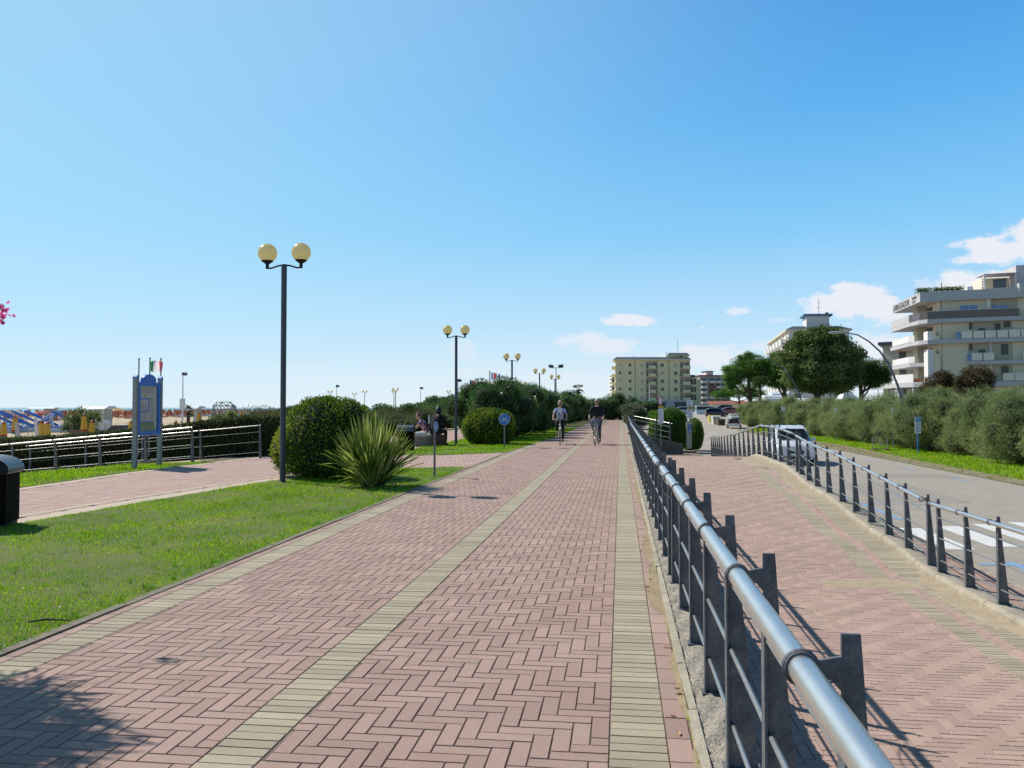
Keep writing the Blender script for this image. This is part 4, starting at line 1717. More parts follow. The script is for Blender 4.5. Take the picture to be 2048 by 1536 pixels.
l_hedge = leafmat('dark_hedge_leaf', [(0, (0.02, 0.03, 0.012)), (.4, (0.045, 0.065, 0.02)), (.75, (0.09, 0.12, 0.035)), (1, (0.2, 0.19, 0.06))], trans=.25, clump=1.2)
l_strap = leafmat('strap_leaf', [(0, (0.035, 0.07, 0.015)), (.4, (0.12, 0.19, 0.03)), (.65, (0.25, 0.33, 0.06)), (1, (0.62, 0.58, 0.24))], trans=.3, rough=.35, spec=.45, clump=2)
l_palm = leafmat('palm_leaf', [(0, (0.02, 0.035, 0.015)), (.5, (0.05, 0.08, 0.03)), (1, (0.12, 0.15, 0.06))], trans=.2, clump=1)
m_pinkfl = leafmat('pink_petal', [(0, (0.45, 0.03, 0.14)), (.5, (0.6, 0.06, 0.22)), (1, (0.75, 0.2, 0.4))], trans=.4)
m_whitefl = leafmat('white_petal', [(0, (0.6, 0.58, 0.5)), (1, (0.8, 0.78, 0.7))], trans=.3)


def stems(parent, z0, h, spread, n=6, r=0.03, name='stems', m=None):
    b = MB()
    for i in range(n):
        a = 2 * PI * i / n + RNG.uniform(-.4, .4)
        e = (spread * math.cos(a), spread * math.sin(a), h * RNG.uniform(.8, 1))
        mid = (e[0] * .35, e[1] * .35, h * .5)
        b.tube([(0.05 * math.cos(a), 0.05 * math.sin(a), z0), mid, e], [r, r * .7, r * .3], 6)
    return b.build(name, m or m_bark, parent)


def shrub(name, label, cat, loc, lumps, n, ll, lw, lm, group=None, core=.8, flowers=None, cname='foliage', **kw):
    root = thing(name, label, cat, loc, 0, group)
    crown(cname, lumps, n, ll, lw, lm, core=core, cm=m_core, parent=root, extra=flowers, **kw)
    return root


# --- big round bush beside the first lamp
c = at(664, 880, 18.0)
lum = [((-.1, 0, .84), (.98, 1.0, .84)), ((-.45, -.05, .62), (.62, .8, .62)), ((.45, 0, .72), (.68, .8, .66)), ((-1.02, .2, .56), (.36, .5, .52)), ((.1, -.1, .40), (.98, .92, .42)), ((-.25, .05, 1.06), (.66, .8, .66)), ((.3, 0, 1.02), (.6, .7, .62))]
r_ = shrub('clipped_bush', 'biggest rounded bush, sunlit yellow-green on top, behind the first lamp post', 'bush', (c.x, c.y, 0), lum, 30000, .05, .032, l_priv, 'clipped bushes', noise=.045, shell=(.90, 1.055), out=.7, up=.35, core=.93, flat_bottom=.02)

# --- ball hedge by the cycle sign
c = at(978, 850, 34.6)
lum = [((0, 0, .74), (1.04, 1.0, .72)), ((-.5, 0, .62), (.58, .8, .62)), ((.5, 0, .68), (.58, .8, .68)), ((0, 0, .95), (.85, .8, .52))]
shrub('clipped_bush', 'clipped hedge ball behind the round blue sign', 'bush', (c.x, c.y, 0), lum, 15000, .06, .042, l_priv, 'clipped bushes', noise=.035, shell=(.92, 1.05), core=.94, flat_bottom=.02)

# --- clipped hedges beyond the landing
c = at(1337, 850, 49)
z = -1.1
lum = [((0, .3, 1.25), (1.12, 1.1, 1.25)), ((-.45, .3, .9), (.7, .9, .95)), ((.5, .3, 1.2), (.66, .9, 1.2)), ((.1, .3, 1.85), (.95, .8, .75))]
shrub('clipped_bush', 'bright green clipped hedge behind the pale railing', 'bush', (c.x, c.y, z), lum, 20000, .06, .04, l_bright, 'clipped bushes', noise=.02, shell=(.95, 1.03), core=.96, flat_bottom=.05)
c = at(1390, 860, 51)
lum = [((0, .3, .95), (.52, 1.0, .97)), ((-.3, .3, .8), (.5, .8, .85))]
shrub('clipped_bush', 'narrow dark clipped hedge right of the ticket machine', 'bush', (c.x, c.y, z), lum, 9000, .06, .04, l_bright, 'clipped bushes', noise=.02, shell=(.95, 1.03), core=.95, flat_bottom=.05)
c = at(1270, 840, 58)
lum = sub_lumps((0, 0, .95), (1.05, 1.2, 1.1), 8, .5, 3, zmin=.4)
shrub('flowering_bush', 'dusty dark bush dotted with pale blossoms behind the far railing', 'bush', (c.x, c.y, 0), lum, 11000, .09, .04, l_flow, None, core=.82, flowers=(m_whitefl, 420, .06), flat_bottom=.0)
c = at(1309, 826, 64)
lum = sub_lumps((0, 0, .7), (.8, .8, .75), 5, .4, 5, zmin=.3)
shrub('small_bush', 'small yellow-green bush between the flowering bush and the clipped hedge', 'bush', (c.x, c.y, 0), lum, 4000, .09, .05, l_bright, None, flat_bottom=0)

# --- oleanders along the promenade
ol = []
for k, (sd_, hh) in enumerate(((21, 2.75), (22, 3.0), (23, 3.3))):
    lum = sub_lumps((0, 0, hh * .5), (1.75, 1.75, hh * .5), 16, .62, sd_, zmin=.3)
    root = thing('oleander', 'x', 'shrub', (0, 0, -50), 0, 'oleander hedge along the promenade')
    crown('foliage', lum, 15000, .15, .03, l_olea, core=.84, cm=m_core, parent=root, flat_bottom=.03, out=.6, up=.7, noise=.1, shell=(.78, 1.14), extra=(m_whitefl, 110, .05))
    stems(root, 0, hh * .6, .7, 7)
    ol.append(root)
OLP = [(-5.7, 38.9, 0, 1.0, 'first oleander of the tall hedge, next to the clipped ball'), (-5.2, 42.3, 1, .93, 'oleander with the third lamp post standing in it'), (-5.5, 46.0, 0, 1.05, 'thick oleander behind the third lamp post'),
       (-7.2, 42.5, 0, 1.0, 'oleander on the beach side of the tall hedge'), (-5.1, 50.2, 1, .9, 'oleander overhanging the grass strip before the riders')]
for i, y in enumerate((56, 61, 66, 72, 78, 84, 90, 96)):
    OLP.append((-4.9 + i * .06, y, i % 3, .93 if i < 3 else 1.0, ('oleander left of the woman cyclist, %s along the far promenade' % ['first', 'second', 'third', 'fourth', 'fifth', 'sixth', 'seventh', 'last'][i])))
for i, (x, y, k, s_, lb) in enumerate(OLP):
    o = dup(ol[k], (x, y, 0), i * 1.3, lb, scale=(s_ * (1 if i < 5 else .9), s_, s_ * (1.08 if i < 5 else 1)))
for i, (x, y, s_, lb) in enumerate(((-3.4, 103.5, 1.05, 'left of the bushes closing the far end of the promenade'), (-.9, 104, 1.14, 'middle bush closing the far end of the promenade'), (1.2, 103, 1.1, 'right bush at the far end of the promenade with pale blossoms'), (3.2, 106, .95, 'lower bush at the far end, under the yellow block'), (-6, 106, 1.1, 'bush behind the far end of the oleander hedge'))):
    dup(ol[(i + 1) % 3], (x, y, -.45), i * 2.1, lb, scale=s_ * 1.08, group='bushes at the far end of the promenade')
for r_ in ol:
    for ch in list(r_.children):
        bpy.data.objects.remove(ch)
    bpy.data.objects.remove(r_)

# --- strap-leaved plant
c = on(737, 976)
root = thing('flax_plant', 'spiky plant with long arching sword leaves in front of the big round bush', 'plant', (c.x, c.y + .25, 0))
V, F = [], []
rg = np.random.default_rng(5)
NL = 560
for i in range(NL):
    a = rg.uniform(0, 2 * PI)
    inc = rg.uniform(.02, 1.0) * .95
    if i < 30:
        inc = rg.uniform(.95, 1.35)
    L_ = rg.uniform(.8, 1.55) * (1 - .3 * inc)
    wd = rg.uniform(.022, .042)
    dx, dy = math.cos(a), math.sin(a)
    bx, by = dx * rg.uniform(0, .22), dy * rg.uniform(0, .22)
    px, py = -dy, dx
    tw = rg.uniform(-.6, .6)
    px, py = px * math.cos(tw) + dx * math.sin(tw), py * math.cos(tw) + dy * math.sin(tw)
    K = 8
    base = len(V)
    ang = inc * .72
    x = z_ = 0.0
    bend = rg.uniform(.1, .75) * inc / K
    if rg.random() < .08:
        bend *= 2.6
    for k in range(K + 1):
        t = k / K
        ww = wd * (0.75 + .5 * t) if t < .45 else wd * (1.0 - ((t - .45) / .55) ** 1.7) + .001
        cx_, cy_ = bx + dx * x, by + dy * x
        V.append((cx_ - px * ww, cy_ - py * ww, z_ + .006))
        V.append((cx_, cy_, z_ - .008))
        V.append((cx_ + px * ww, cy_ + py * ww, z_ + .006))
        ang += bend
        x += math.sin(ang) * L_ / K
        z_ += math.cos(ang) * L_ / K
    for k in range(K):
        o_ = base + 3 * k
        F.append((o_, o_ + 1, o_ + 4, o_ + 3))
        F.append((o_ + 1, o_ + 2, o_ + 5, o_ + 4))
npmesh('leaves', np.array(V), np.array(F), [l_strap], parent=root)
lum = [((0, 0, .12), (.25, .25, .28))]
V, F = ico_core(lum, 1, .1)
root.scale = (.92, .92, 1.03)
npmesh('base_core', V, F, [mat('dark_base', (.03, .028, .014), .95)], parent=root)  # very dark core at the foot of the leaves

# --- scrub between side path and beach
hs = []
for k in range(3):
    lum = sub_lumps((0, 0, .55), (2.1, 2.0, .75), 9, .6, 40 + k, zmin=.2)
    root = thing('scrub_bush', 'x', 'bush', (0, 0, -50), 0, 'scrub bushes between side path and beach')
    crown('foliage', lum, 10000, .13, .022, l_heath, core=.86, cm=m_core, parent=root, flat_bottom=-.1, out=.5, up=1.1, noise=.16, shell=(.75, 1.22))
    hs.append(root)
SC = [(-11.9, 28.8, .45), (-13.0, 32.0, .8), (-13.3, 36, 1.05), (-13.2, 41, 1.0), (-13.4, 46, 1.1), (-13.3, 52, 1.1), (-13.2, 58, 1.15), (-15.6, 37, 1.1), (-17.0, 43, 1.05), (-17, 48, 1.45), (-17.5, 56, 1.5), (-19.5, 47, 1.4), (-21.5, 51, 1.6), (-13.3, 66, 1.3), (-19, 64, 1.6), (-13, 75, 1.35), (-25, 58, 1.6)]
for i, (x, y, s_) in enumerate(SC):
    zb = lerp([(a, b_) for a, b_ in zip(xs[::-1] if False else [-330, -60, -30, -24, -20, -17, -14, -12], [-2.3, -1.2, -1.2, -.95, -.66, -.42, -.18, -.04])], x)
    lb = 'olive scrub bush beyond the side path, %s' % (['behind the end of the hedge', 'behind the big round bush', 'behind the spiky plant', 'above the grey litter bin', 'behind the seated man', 'behind the person in black', 'left of the second lamp post', 'in the row seen over the hedge end', 'in the row seen over the round bush', 'in the back row left of the bin', 'in the back row behind the seated man', 'furthest towards the sand', 'on the sand side of the round bush', 'right of the second lamp post', 'behind the person in black, back row', 'close to the oleander hedge', 'on the sand beyond all others'][i])
    dup(hs[i % 3], (x, y, zb), i * 1.1, lb, scale=(s_ * .8 if x > -14 else s_, s_ * .9, s_ * .9))
for r_ in hs:
    for ch in list(r_.children):
        bpy.data.objects.remove(ch)
    bpy.data.objects.remove(r_)
# higher dark shrubs behind the scrub
ds = []
lum = sub_lumps((0, 0, 1.2), (3.0, 2.4, 1.35), 14, .8, 61, zmin=.5)
root = thing('dark_shrub', 'x', 'shrub', (0, 0, -50), 0, 'dark shrubs behind the scrub')
crown('foliage', lum, 11000, .22, .06, l_olea, core=.86, cm=m_core, parent=root, flat_bottom=-.1, out=.6, up=.7, shell=(.8, 1.12))
for i, (px, d_, s_) in enumerate(((742, 100, .95), (775, 90, 1.0), (812, 84, 1.0), (848, 95, 1.05), (880, 88, 1.1), (912, 80, 1.1), (945, 84, 1.25), (972, 78, 1.2), (700, 110, .95), (862, 112, 1.3), (930, 108, 1.45), (640, 120, 1.0), (590, 128, 1.0))):
    p = at(px, 815, d_)
    dup(root, (p.x, p.y, -1.0 + (.5 if px > 860 else .2)), i * .9, 'dark green shrub on the skyline behind the scrub, %s' % ['left of the lone double lamp', 'under the lone double lamp', 'under the close pair of lamps', 'above the seated man', 'under the far floodlight mast', 'left of the second lamp post', 'under the left palm', 'under the row of flags', 'over the big round bush', 'furthest back behind the person in black', 'furthest back under the palm', 'far left over the round bush', 'furthest left'][i], scale=(s_, s_, s_ * .92))
for ch in list(root.children):
    bpy.data.objects.remove(ch)
bpy.data.objects.remove(root)

# --- dark clipped hedge along the beach ramp
root = thing('hedge', 'long dark hedge behind the beach ramp railings', 'hedge', (-14, 24.8, 0))
HP_ = [(-6.5, -.3, -.72, .38), (-3.6, 0, -.45, .54), (0, .3, -.3, .86), (1.8, .5, -.15, 1.12), (3.3, .5, -.05, 1.24), (3.9, .6, 0, 1.24)]
P, A_ = [], []
n = 34000
for (x0, y0, zb0, zt0), (x1, y1, zb1, zt1) in zip(HP_, HP_[1:]):
    k = int(n * (x1 - x0) / 10.4)
    t = RNG.uniform(0, 1, k)
    u = RNG.uniform(-1, 1, k)
    v = RNG.uniform(0, 1, k)
    face = RNG.uniform(0, 1, k)
    hw = .42
    X = x0 + (x1 - x0) * t
    Yc = y0 + (y1 - y0) * t
    zb, zt = zb0 + (zb1 - zb0) * t, zt0 + (zt1 - zt0) * t
    Yf = np.where(face < .55, Yc - hw + RNG.normal(0, .05, k), Yc + u * hw)
    Zf = np.where(face < .55, zb + (zt - zb) * v ** .8, zt + RNG.normal(0, .035, k))
    P.append(np.stack([X, Yf, Zf], 1))
P = np.concatenate(P)
V, F = leaf_geo(P, unit(rand_dir(len(P)) + np.array([0, -.4, .5])), RNG.uniform(.05, .10, len(P)), RNG.uniform(.025, .05, len(P)))
npmesh('foliage', V, F, [l_hedge], parent=root)
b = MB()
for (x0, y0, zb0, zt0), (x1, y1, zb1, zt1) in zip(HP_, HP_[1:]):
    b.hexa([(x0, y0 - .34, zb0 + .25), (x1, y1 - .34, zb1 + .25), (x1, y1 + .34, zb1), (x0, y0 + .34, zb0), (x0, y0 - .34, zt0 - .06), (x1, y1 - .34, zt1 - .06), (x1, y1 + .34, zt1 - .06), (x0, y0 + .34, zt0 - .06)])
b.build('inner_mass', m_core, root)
b = MB()
rg = np.random.default_rng(3)
for i in range(120):
    x = rg.uniform(-6.4, 3.8)
    zb = lerp([(a, z0) for a, _, z0, _ in HP_], x)
    yb = lerp([(a, y_) for a, y_, _, _ in HP_], x)
    b.tube([(x, yb - .3, zb - .1), (x + rg.uniform(-.1, .1), yb - .36, zb + .35)], .012, 5)
o = b.build('twigs', m_bark, root)
o['kind'] = 'stuff'
# shrubs on the sand side
def sand_shrub(name, label, px, ytop, d, w_, n, lm, seed):
    p = at(px, ytop, d)
    zb = -1.2 if p.x < -30 else -.8
    h = p.z - zb
    lum = sub_lumps((0, 0, h * .55), (w_, w_, h * .5), 9, w_ * .42, seed, zmin=.3)
    r = thing(name, label, 'shrub', (p.x, p.y, zb))
    crown('foliage', lum, n, .16, .07, lm, core=.55, cm=m_core, parent=r, shell=(.6, 1.15), noise=.2)
    stems(r, 0, h * .6, w_ * .4, 5)
    return r


sand_shrub('beach_shrub', 'loose leafy shrub on the sand beside the blue pedal boats', 152, 813, 70, 1.1, 2600, l_oak, 71)
sand_shrub('beach_shrub', 'leafy shrub under the white hut roof on the beach', 182, 816, 78, 1.0, 2000, l_oak, 72)
sand_shrub('beach_shrub', 'yellow-green shrub below the climbing dome', 455, 823, 72, 1.1, 3600, l_priv, 73)
sand_shrub('beach_shrub', 'low dark shrub at the foot of the climbing dome', 438, 831, 66, .9, 2200, l_oak, 74)


# --- tamarisk hedge across the road
ts = []
for k in range(4):
    hh = 3.35
    lum = sub_lumps((0, 0, hh * .48), (1.75, 2.3, hh * .47), 17, .72, 80 + k, zmin=.55)
    root = thing('tamarisk', 'x', 'shrub', (0, 0, -50), 0, 'tamarisk hedge across the road')
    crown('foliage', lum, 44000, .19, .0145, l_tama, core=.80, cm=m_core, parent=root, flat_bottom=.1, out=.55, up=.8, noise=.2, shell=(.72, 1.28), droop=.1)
    stems(root, 0, 1.5, .8, 7, .05)
    ts.append(root)
W_T = ['at the right edge of the photo', 'second from the right edge', 'right of the blue post', 'behind the blue post', 'left of the blue post', 'behind the right end of the wire barrier', 'behind the wire barrier', 'left of the wire barrier', 'below the hotel corner', 'below the hotel terrace', 'below the right pine', 'below the leaning lamp', 'right of the big tree', 'below the big tree', 'left of the big tree', 'above the white van', 'left of the white van', 'below the second pine', 'right of the parked small car', 'behind the parked small car', 'left of the parked small car', 'beyond the parked car', 'nearly at the far end', 'last before the square', 'at the very end']
for i in range(25):
    y = 29.5 + i * 3.75
    x = 18.3 + .6 * math.sin(i * 1.7) - (y - 60) * .012
    s_ = 1 + .10 * math.sin(i * 2.3) - (.05 if 60 < y < 90 else 0)
    dup(ts[i % 4], (x, y, -1.15), (i * .7) % .5 + (PI if i % 2 else 0), 'feathery tamarisk across the road, %s' % W_T[i], scale=(s_, 1.0, s_ * 1.05))
for i in range(9):
    y = 31 + i * 7.0
    dup(ts[(i + 2) % 4], (21.4, y, -1.1), i * 1.2, 'tamarisk of the back row, %s' % ['first from the right', 'second', 'third', 'fourth', 'fifth, below the terrace', 'sixth, below the right pine', 'seventh', 'eighth', 'ninth, below the big tree'][i], scale=(1.05, 1.05, 1.06))
for r_ in ts:
    for ch in list(r_.children):
        bpy.data.objects.remove(ch)
    bpy.data.objects.remove(r_)


# --- trees behind the hedge
def tree(name, label, px, ytop, ybase, d, lumps_px, n, ll, lw, lm, trunk_r=.28, limbs=None, core=.6, group='trees behind the tamarisk hedge', trunk_px=None, zb=-1.1, sz=.42, shell=(.6, 1.1)):
    """lumps_px: (x, y, halfwidth px, halfheight px) of crown masses seen at distance d"""
    k = d / FPX
    base = at(px, ybase, d)
    root = thing(name, label, 'tree', (base.x, base.y, zb), 0, group)
    o0 = Vector((base.x, base.y, zb))
    lum = []
    rg = np.random.default_rng(int(px))
    for x, y, w_, h_ in lumps_px:
        c_ = at(x, y, d) - o0
        W, H_ = w_ * k, h_ * k
        dep = max(W, H_) * .9
        lum.append(((c_.x, c_.y + rg.uniform(-.2, .2) * W, c_.z), (W * .92, dep * .85, H_ * .92)))
        for j in range(6):
            v = rg.normal(size=3)
            v /= np.linalg.norm(v)
            s_ = min(W, H_) * sz * rg.uniform(.75, 1.3)
            lum.append(((c_.x + v[0] * W * .86, c_.y + v[1] * dep * .75, c_.z + v[2] * H_ * .86), (s_ * 1.15, s_ * 1.15, s_ * .85)))
    crown('crown', lum, n, ll, lw, lm, core=core, cm=m_core, parent=root, noise=.24, shell=shell, up=.35)
    b = MB()
    top = at(trunk_px[0], trunk_px[1], d) - o0 if trunk_px else Vector((0, 0, lum[0][0][2]))
    b.tube([(0, 0, 0), tuple(Vector((top.x * .2, top.y * .2, top.z * .33))), tuple(Vector((top.x * .6, top.y * .6, top.z * .7))), tuple(top)], [trunk_r * 1.3, trunk_r, trunk_r * .85, trunk_r * .6], 9)
    for i, (c_, r_) in enumerate(lum[::7]):
        s_ = top * rg.uniform(.6, .9)
        e = Vector(c_)
        b.tube([tuple(s_), tuple(s_.lerp(e, .5) + Vector((0, 0, -.15))), tuple(e)], [trunk_r * .5, trunk_r * .34, trunk_r * .12], 6)
        for q in range(3):
            f = e + Vector((rg.uniform(-1, 1) * r_[0], rg.uniform(-1, 1) * r_[1], rg.uniform(-.2, .8) * r_[2]))
            b.tube([tuple(s_.lerp(e, .6)), tuple(f)], [trunk_r * .22, trunk_r * .05], 5)
    b.build('trunk', m_bark, root, smooth=True)
    return root


tree('umbrella_pine', 'bright green umbrella pine at the left end of the trees', 1503, 706, 815, 112,
     [(1496, 738, 36, 26), (1470, 750, 24, 20), (1520, 742, 26, 26), (1462, 765, 14, 12), (1500, 722, 26, 14)], 24000, .26, .06, l_pine, .32, trunk_px=(1497, 765), core=.72, shell=(.7, 1.08))
tree('umbrella_pine', 'green pine crown squeezed between the bright pine and the big tree', 1571, 710, 812, 118,
     [(1552, 730, 26, 20), (1575, 752, 32, 24), (1548, 756, 18, 18)], 18000, .26, .06, l_pine, .34, trunk_px=(1568, 765), core=.72, shell=(.7, 1.08))
tree('pine', 'slim dark pine stem in front of the bright pine', 1521, 745, 812, 108,
     [(1520, 765, 13, 10)], 1800, .25, .05, l_dpine, .22, trunk_px=(1520, 765), core=.5)
tree('oak', 'largest dark broadleaf tree in front of the white building', 1632, 655, 808, 96,
     [(1640, 700, 56, 36), (1600, 720, 40, 34), (1685, 718, 38, 34), (1632, 745, 56, 28), (1650, 676, 34, 20), (1612, 684, 24, 18), (1590, 758, 28, 20), (1690, 760, 28, 20), (1662, 768, 38, 18), (1615, 770, 26, 14)], 52000, .30, .15, l_oak, .42, trunk_px=(1636, 755), core=.7, sz=.36, shell=(.62, 1.16))
tree('umbrella_pine', 'dark flat-topped pine with a forked trunk right of the big tree', 1722, 715, 812, 104,
     [(1740, 738, 36, 22), (1712, 734, 26, 20), (1764, 750, 20, 16), (1722, 758, 34, 14), (1745, 765, 26, 10)], 20000, .26, .06, l_dpine, .3, trunk_px=(1722, 766), core=.66, shell=(.65, 1.1))
tree('low_pine', 'low light green pine over the far car park', 1480, 770, 815, 150,
     [(1470, 784, 30, 10), (1500, 780, 24, 12), (1440, 790, 18, 7), (1515, 790, 20, 9)], 6000, .32, .09, l_pine, .2, trunk_px=(1478, 790), core=.55)
tree('bronze_shrub', 'bronze-leaved shrub above the hedge, left one below the hotel', 1878, 745, 800, 70,
     [(1880, 770, 34, 22), (1862, 780, 24, 14), (1898, 768, 18, 18)], 6500, .17, .075, l_brown, .12, trunk_px=(1878, 780), core=.55)
tree('bronze_shrub', 'bronze-leaved shrub above the hedge, right one below the hotel', 1948, 733, 800, 68,
     [(1950, 765, 34, 26), (1968, 762, 20, 22), (1930, 772, 20, 20)], 7500, .17, .075, l_brown, .12, trunk_px=(1948, 780), core=.55)


# --- palms
def palm(label, px, ycrown, d, r, zb=-1.0, name='palm'):
    p = at(px, ycrown, d)
    root = thing(name, label, 'palm tree', (p.x, p.y, zb), 0, 'fan palms')
    h = p.z - zb
    b = MB()
    b.tube([(0, 0, 0), (0, 0, h * .5), (0, 0, h)], [.22, .2, .24], 8)
    b.build('trunk', m_bark, root)
    V, F = [], []
    rg = np.random.default_rng(int(px))
    for i in range(34):
        a = rg.uniform(0, 2 * PI)
        el = rg.uniform(-.7, 1.4)
        L_ = r * rg.uniform(.75, 1.05)
        d0 = np.array([math.cos(a) * math.cos(el), math.sin(a) * math.cos(el), math.sin(el)])
        c_ = np.array([0, 0, h]) + d0 * L_ * .55
        for k in range(11):
            t = (k - 5) / 5 * 1.2
            s_ = np.cross(d0, [0, 0, 1])
            s_ /= np.linalg.norm(s_)
            dd = d0 * math.cos(t) + s_ * math.sin(t)
            w_ = np.cross(dd, rg.normal(size=3))
            w_ = w_ / np.linalg.norm(w_) * r * .035
            e = c_ + dd * L_ * .5 - np.array([0, 0, .12 * r])
            o_ = len(V)
            V += [c_ - w_, c_ + w_, e]
            F.append((o_, o_ + 1, o_ + 2))
    npmesh('crown', np.array(V), np.array(F), [l_palm], parent=root)
    return root


palm('fan palm left of the row of national flags', 932, 789, 105, 1.25)
palm('fan palm on the skyline over the oleanders, right of the lamps', 1156, 779, 120, 1.15, -.2)
palm('small parasol-like palm beside the white beach hut', 377, 823, 100, 1.0, -1.2)

# --- oleander just outside the left edge: its shadow falls on the paving, one flowering twig reaches into view
root = thing('flowering_oleander', 'pink flowering branch tips entering at the left edge', 'shrub', (-5.32, 4.32, 0))
lum = sub_lumps((-.1, .1, 1.7), (.66, .72, .8), 10, .34, 91, zmin=.9) + sub_lumps((.0, .3, 2.75), (.62, .75, .75), 10, .32, 92)
crown('foliage', lum, 6500, .19, .03, l_olea, core=.62, cm=m_core, parent=root, noise=.1, shell=(.5, 1.08), up=.4, extra=(m_pinkfl, 40, .05))
stems(root, 0, 1.7, .5, 8, .02)
tip = at(9, 622, 6.4) - Vector((-5.32, 4.32, 0))
b = MB()
b.tube([(.4, .4, 1.7), tuple(tip * .8 + Vector((0, 0, .3))), tuple(tip + Vector((.0, 0, .03)))], [.008, .005, .003], 5)
b.build('twig', m_bark, root)
P = np.array([tip]) + RNG.normal(0, .022, (16, 3))
V, F = leaf_geo(P, unit(rand_dir(16)), np.full(16, .04), np.full(16, .032))
npmesh('blossom', V, F, [m_pinkfl], parent=root)
tip2 = at(3, 636, 6.4) - Vector((-5.32, 4.32, 0))
P = np.array([tip2]) + RNG.normal(0, .02, (14, 3))
V, F = leaf_geo(P, unit(rand_dir(14)), np.full(14, .04), np.full(14, .032))
npmesh('blossom', V, F, [m_pinkfl], parent=root)
# ------------------------------------------------------------------ buildings
m_hwall = mat('beige_cladding', (0.76, 0.655, 0.47), 0.8, var=0.09, vscale=0.6, stretch=(1, 1, .3))
m_hband = mat('grey_blue_concrete', (0.52, 0.495, 0.49), 0.8, var=0.08, vscale=0.5)
m_hwhite = mat('white_render', (0.74, 0.70, 0.66), 0.8, var=0.05, vscale=0.6)
m_glass = mat('window_glass', (0.06, 0.075, 0.09), 0.12, spec=.8)
m_bglass = mat('blue_glass', (0.08, 0.22, 0.45), 0.15, spec=.8)
m_brglass = mat('brown_glass', (0.10, 0.065, 0.05), 0.2, spec=.7)
m_panel = mat('cream_panel', (0.80, 0.72, 0.58), 0.7)
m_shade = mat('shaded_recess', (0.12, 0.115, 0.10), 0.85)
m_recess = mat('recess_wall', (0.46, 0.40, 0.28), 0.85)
m_joint2 = mat('facade_joint', (0.26, 0.20, 0.13), 0.9)
m_roofdk = mat('dark_roof', (0.05, 0.06, 0.075), 0.6)
m_roofbl = mat('blue_roof', (0.08, 0.19, 0.33), 0.6)
m_roofrd = mat('red_roof', (0.32, 0.10, 0.07), 0.8)
m_ywall = mat('pale_yellow_render', (0.76, 0.69, 0.42), 0.85, var=0.08, vscale=0.25, stretch=(1, 1, .3))
m_yband = mat('cream_eaves', (0.62, 0.58, 0.45), 0.8)
m_shut = mat('shutter', (0.50, 0.47, 0.33), 0.8)
m_frame = mat('window_frame', (0.60, 0.60, 0.56), 0.6)


class Fac:
    """local frame on a facade: a runs to the right, b into the building, z up"""
    def __init__(s, C, u, v):
        s.C, s.u, s.v = Vector(C), Vector(u).normalized(), Vector(v).normalized()

    def p(s, a, b, z):
        if a < 0 and getattr(s, 'squeeze', 0):
            a *= .56 if z < 6.5 else .2
        q = s.u * a + s.v * b
        return (q.x, q.y, z)

    def box(s, mb, a0, a1, b0, b1, z0, z1, m=0):
        mb.hexa([s.p(a0, b0, z0), s.p(a1, b0, z0), s.p(a1, b1, z0), s.p(a0, b1, z0), s.p(a0, b0, z1), s.p(a1, b0, z1), s.p(a1, b1, z1), s.p(a0, b1, z1)], m)

    def poly(s, mb, pts, z0, z1, m=0):
        mb.prism([s.p(a, b, z0)[:2] for a, b in pts], z0, z1, m)

    def part(s, name, mats, root, boxes):
        mb = MB()
        for q in boxes:
            s.box(mb, *q)
        return mb.build(name, mats, root)


# ---- the hotel
GZ = -1.2
C0 = at(1841, 815, 120)
C0.z = 0
psi_ = YAW
dirc = lambda x, y: Vector((x * math.cos(YAW) - y * math.sin(YAW), x * math.sin(YAW) + y * math.cos(YAW), 0))
H = Fac(C0, dirc(14, -6), dirc(2.7, 14))
hotel = thing('hotel', 'beige hotel with grey-blue parapet and wrap-round balconies at the right edge', 'hotel', (C0.x, C0.y, 0))
H.C = Vector((0, 0, 0))
H.squeeze = 1
LV = [(4.6, 5.15), (7.5, 8.0), (10.55, 11.1), (13.5, 14.05)]
H.part('wall', m_hwall, hotel, [(2.6, 34, 0.35, 13.5, GZ, 16.6)])
H.part('parapet', [m_hband], hotel, [(0, 12.2, -0.5, 14.8, 16.6, 17.95), (12.201, 36, -0.7, 14.8, 16.6, 18.55)])
# facade joints
H.part('joint', [m_joint2], hotel, [(x, x + .09, .33, .36, 4.6, 16.58) for x in (2.9, 17.6, 24.4)])
for i, (z0, z1) in enumerate(LV):
    b = MB()
    a_front = 0.0 if i in (0, 2, 3) else 5.9
    if i == 1:
        H.poly(b, [(5.9, -.5), (36, -.5), (36, 2), (5.9, 2)], z0, z1)
        b.build('floor_slab', m_hband, hotel)
        b = MB()
        H.poly(b, [(-2.1, 13.8), (-1.6, 4.0), (1.2, 2.4), (2.7, 2.4), (2.7, 13.8)], z0, z1)
    elif i == 0:
        H.poly(b, [(-4.6, 15), (-3.6, 5.0), (-1.2, 1.0), (.6, -.3), (36, -.5), (36, 2), (2.7, 15)], z0 - .15, z1)
    else:
        H.poly(b, [(-2.3, 14.5), (-1.6, 4.0), (-.6, 3.4), (0.1, .8), (.9, -.5), (36, -.5), (36, 2), (2.7, 14.5)], z0, z1)
    b.build('floor_slab', m_hband, hotel)
# recessed corner and left face openings
for zb, zt in ((5.15, 7.5), (8.0, 10.55), (11.1, 13.5), (14.05, 16.6)):
    H.part('terrace_door', [m_glass], hotel, [(2.55, 2.58, 3.2, 6.0, zb, zb + 2.15)])
    H.part('terrace_door', [m_glass], hotel, [(2.55, 2.58, 7.6, 10.2, zb, zb + 2.15)])
    H.part('recess', [m_recess], hotel, [(1.3, 2.55, 6.05, 6.25, zb, zt - .005)])
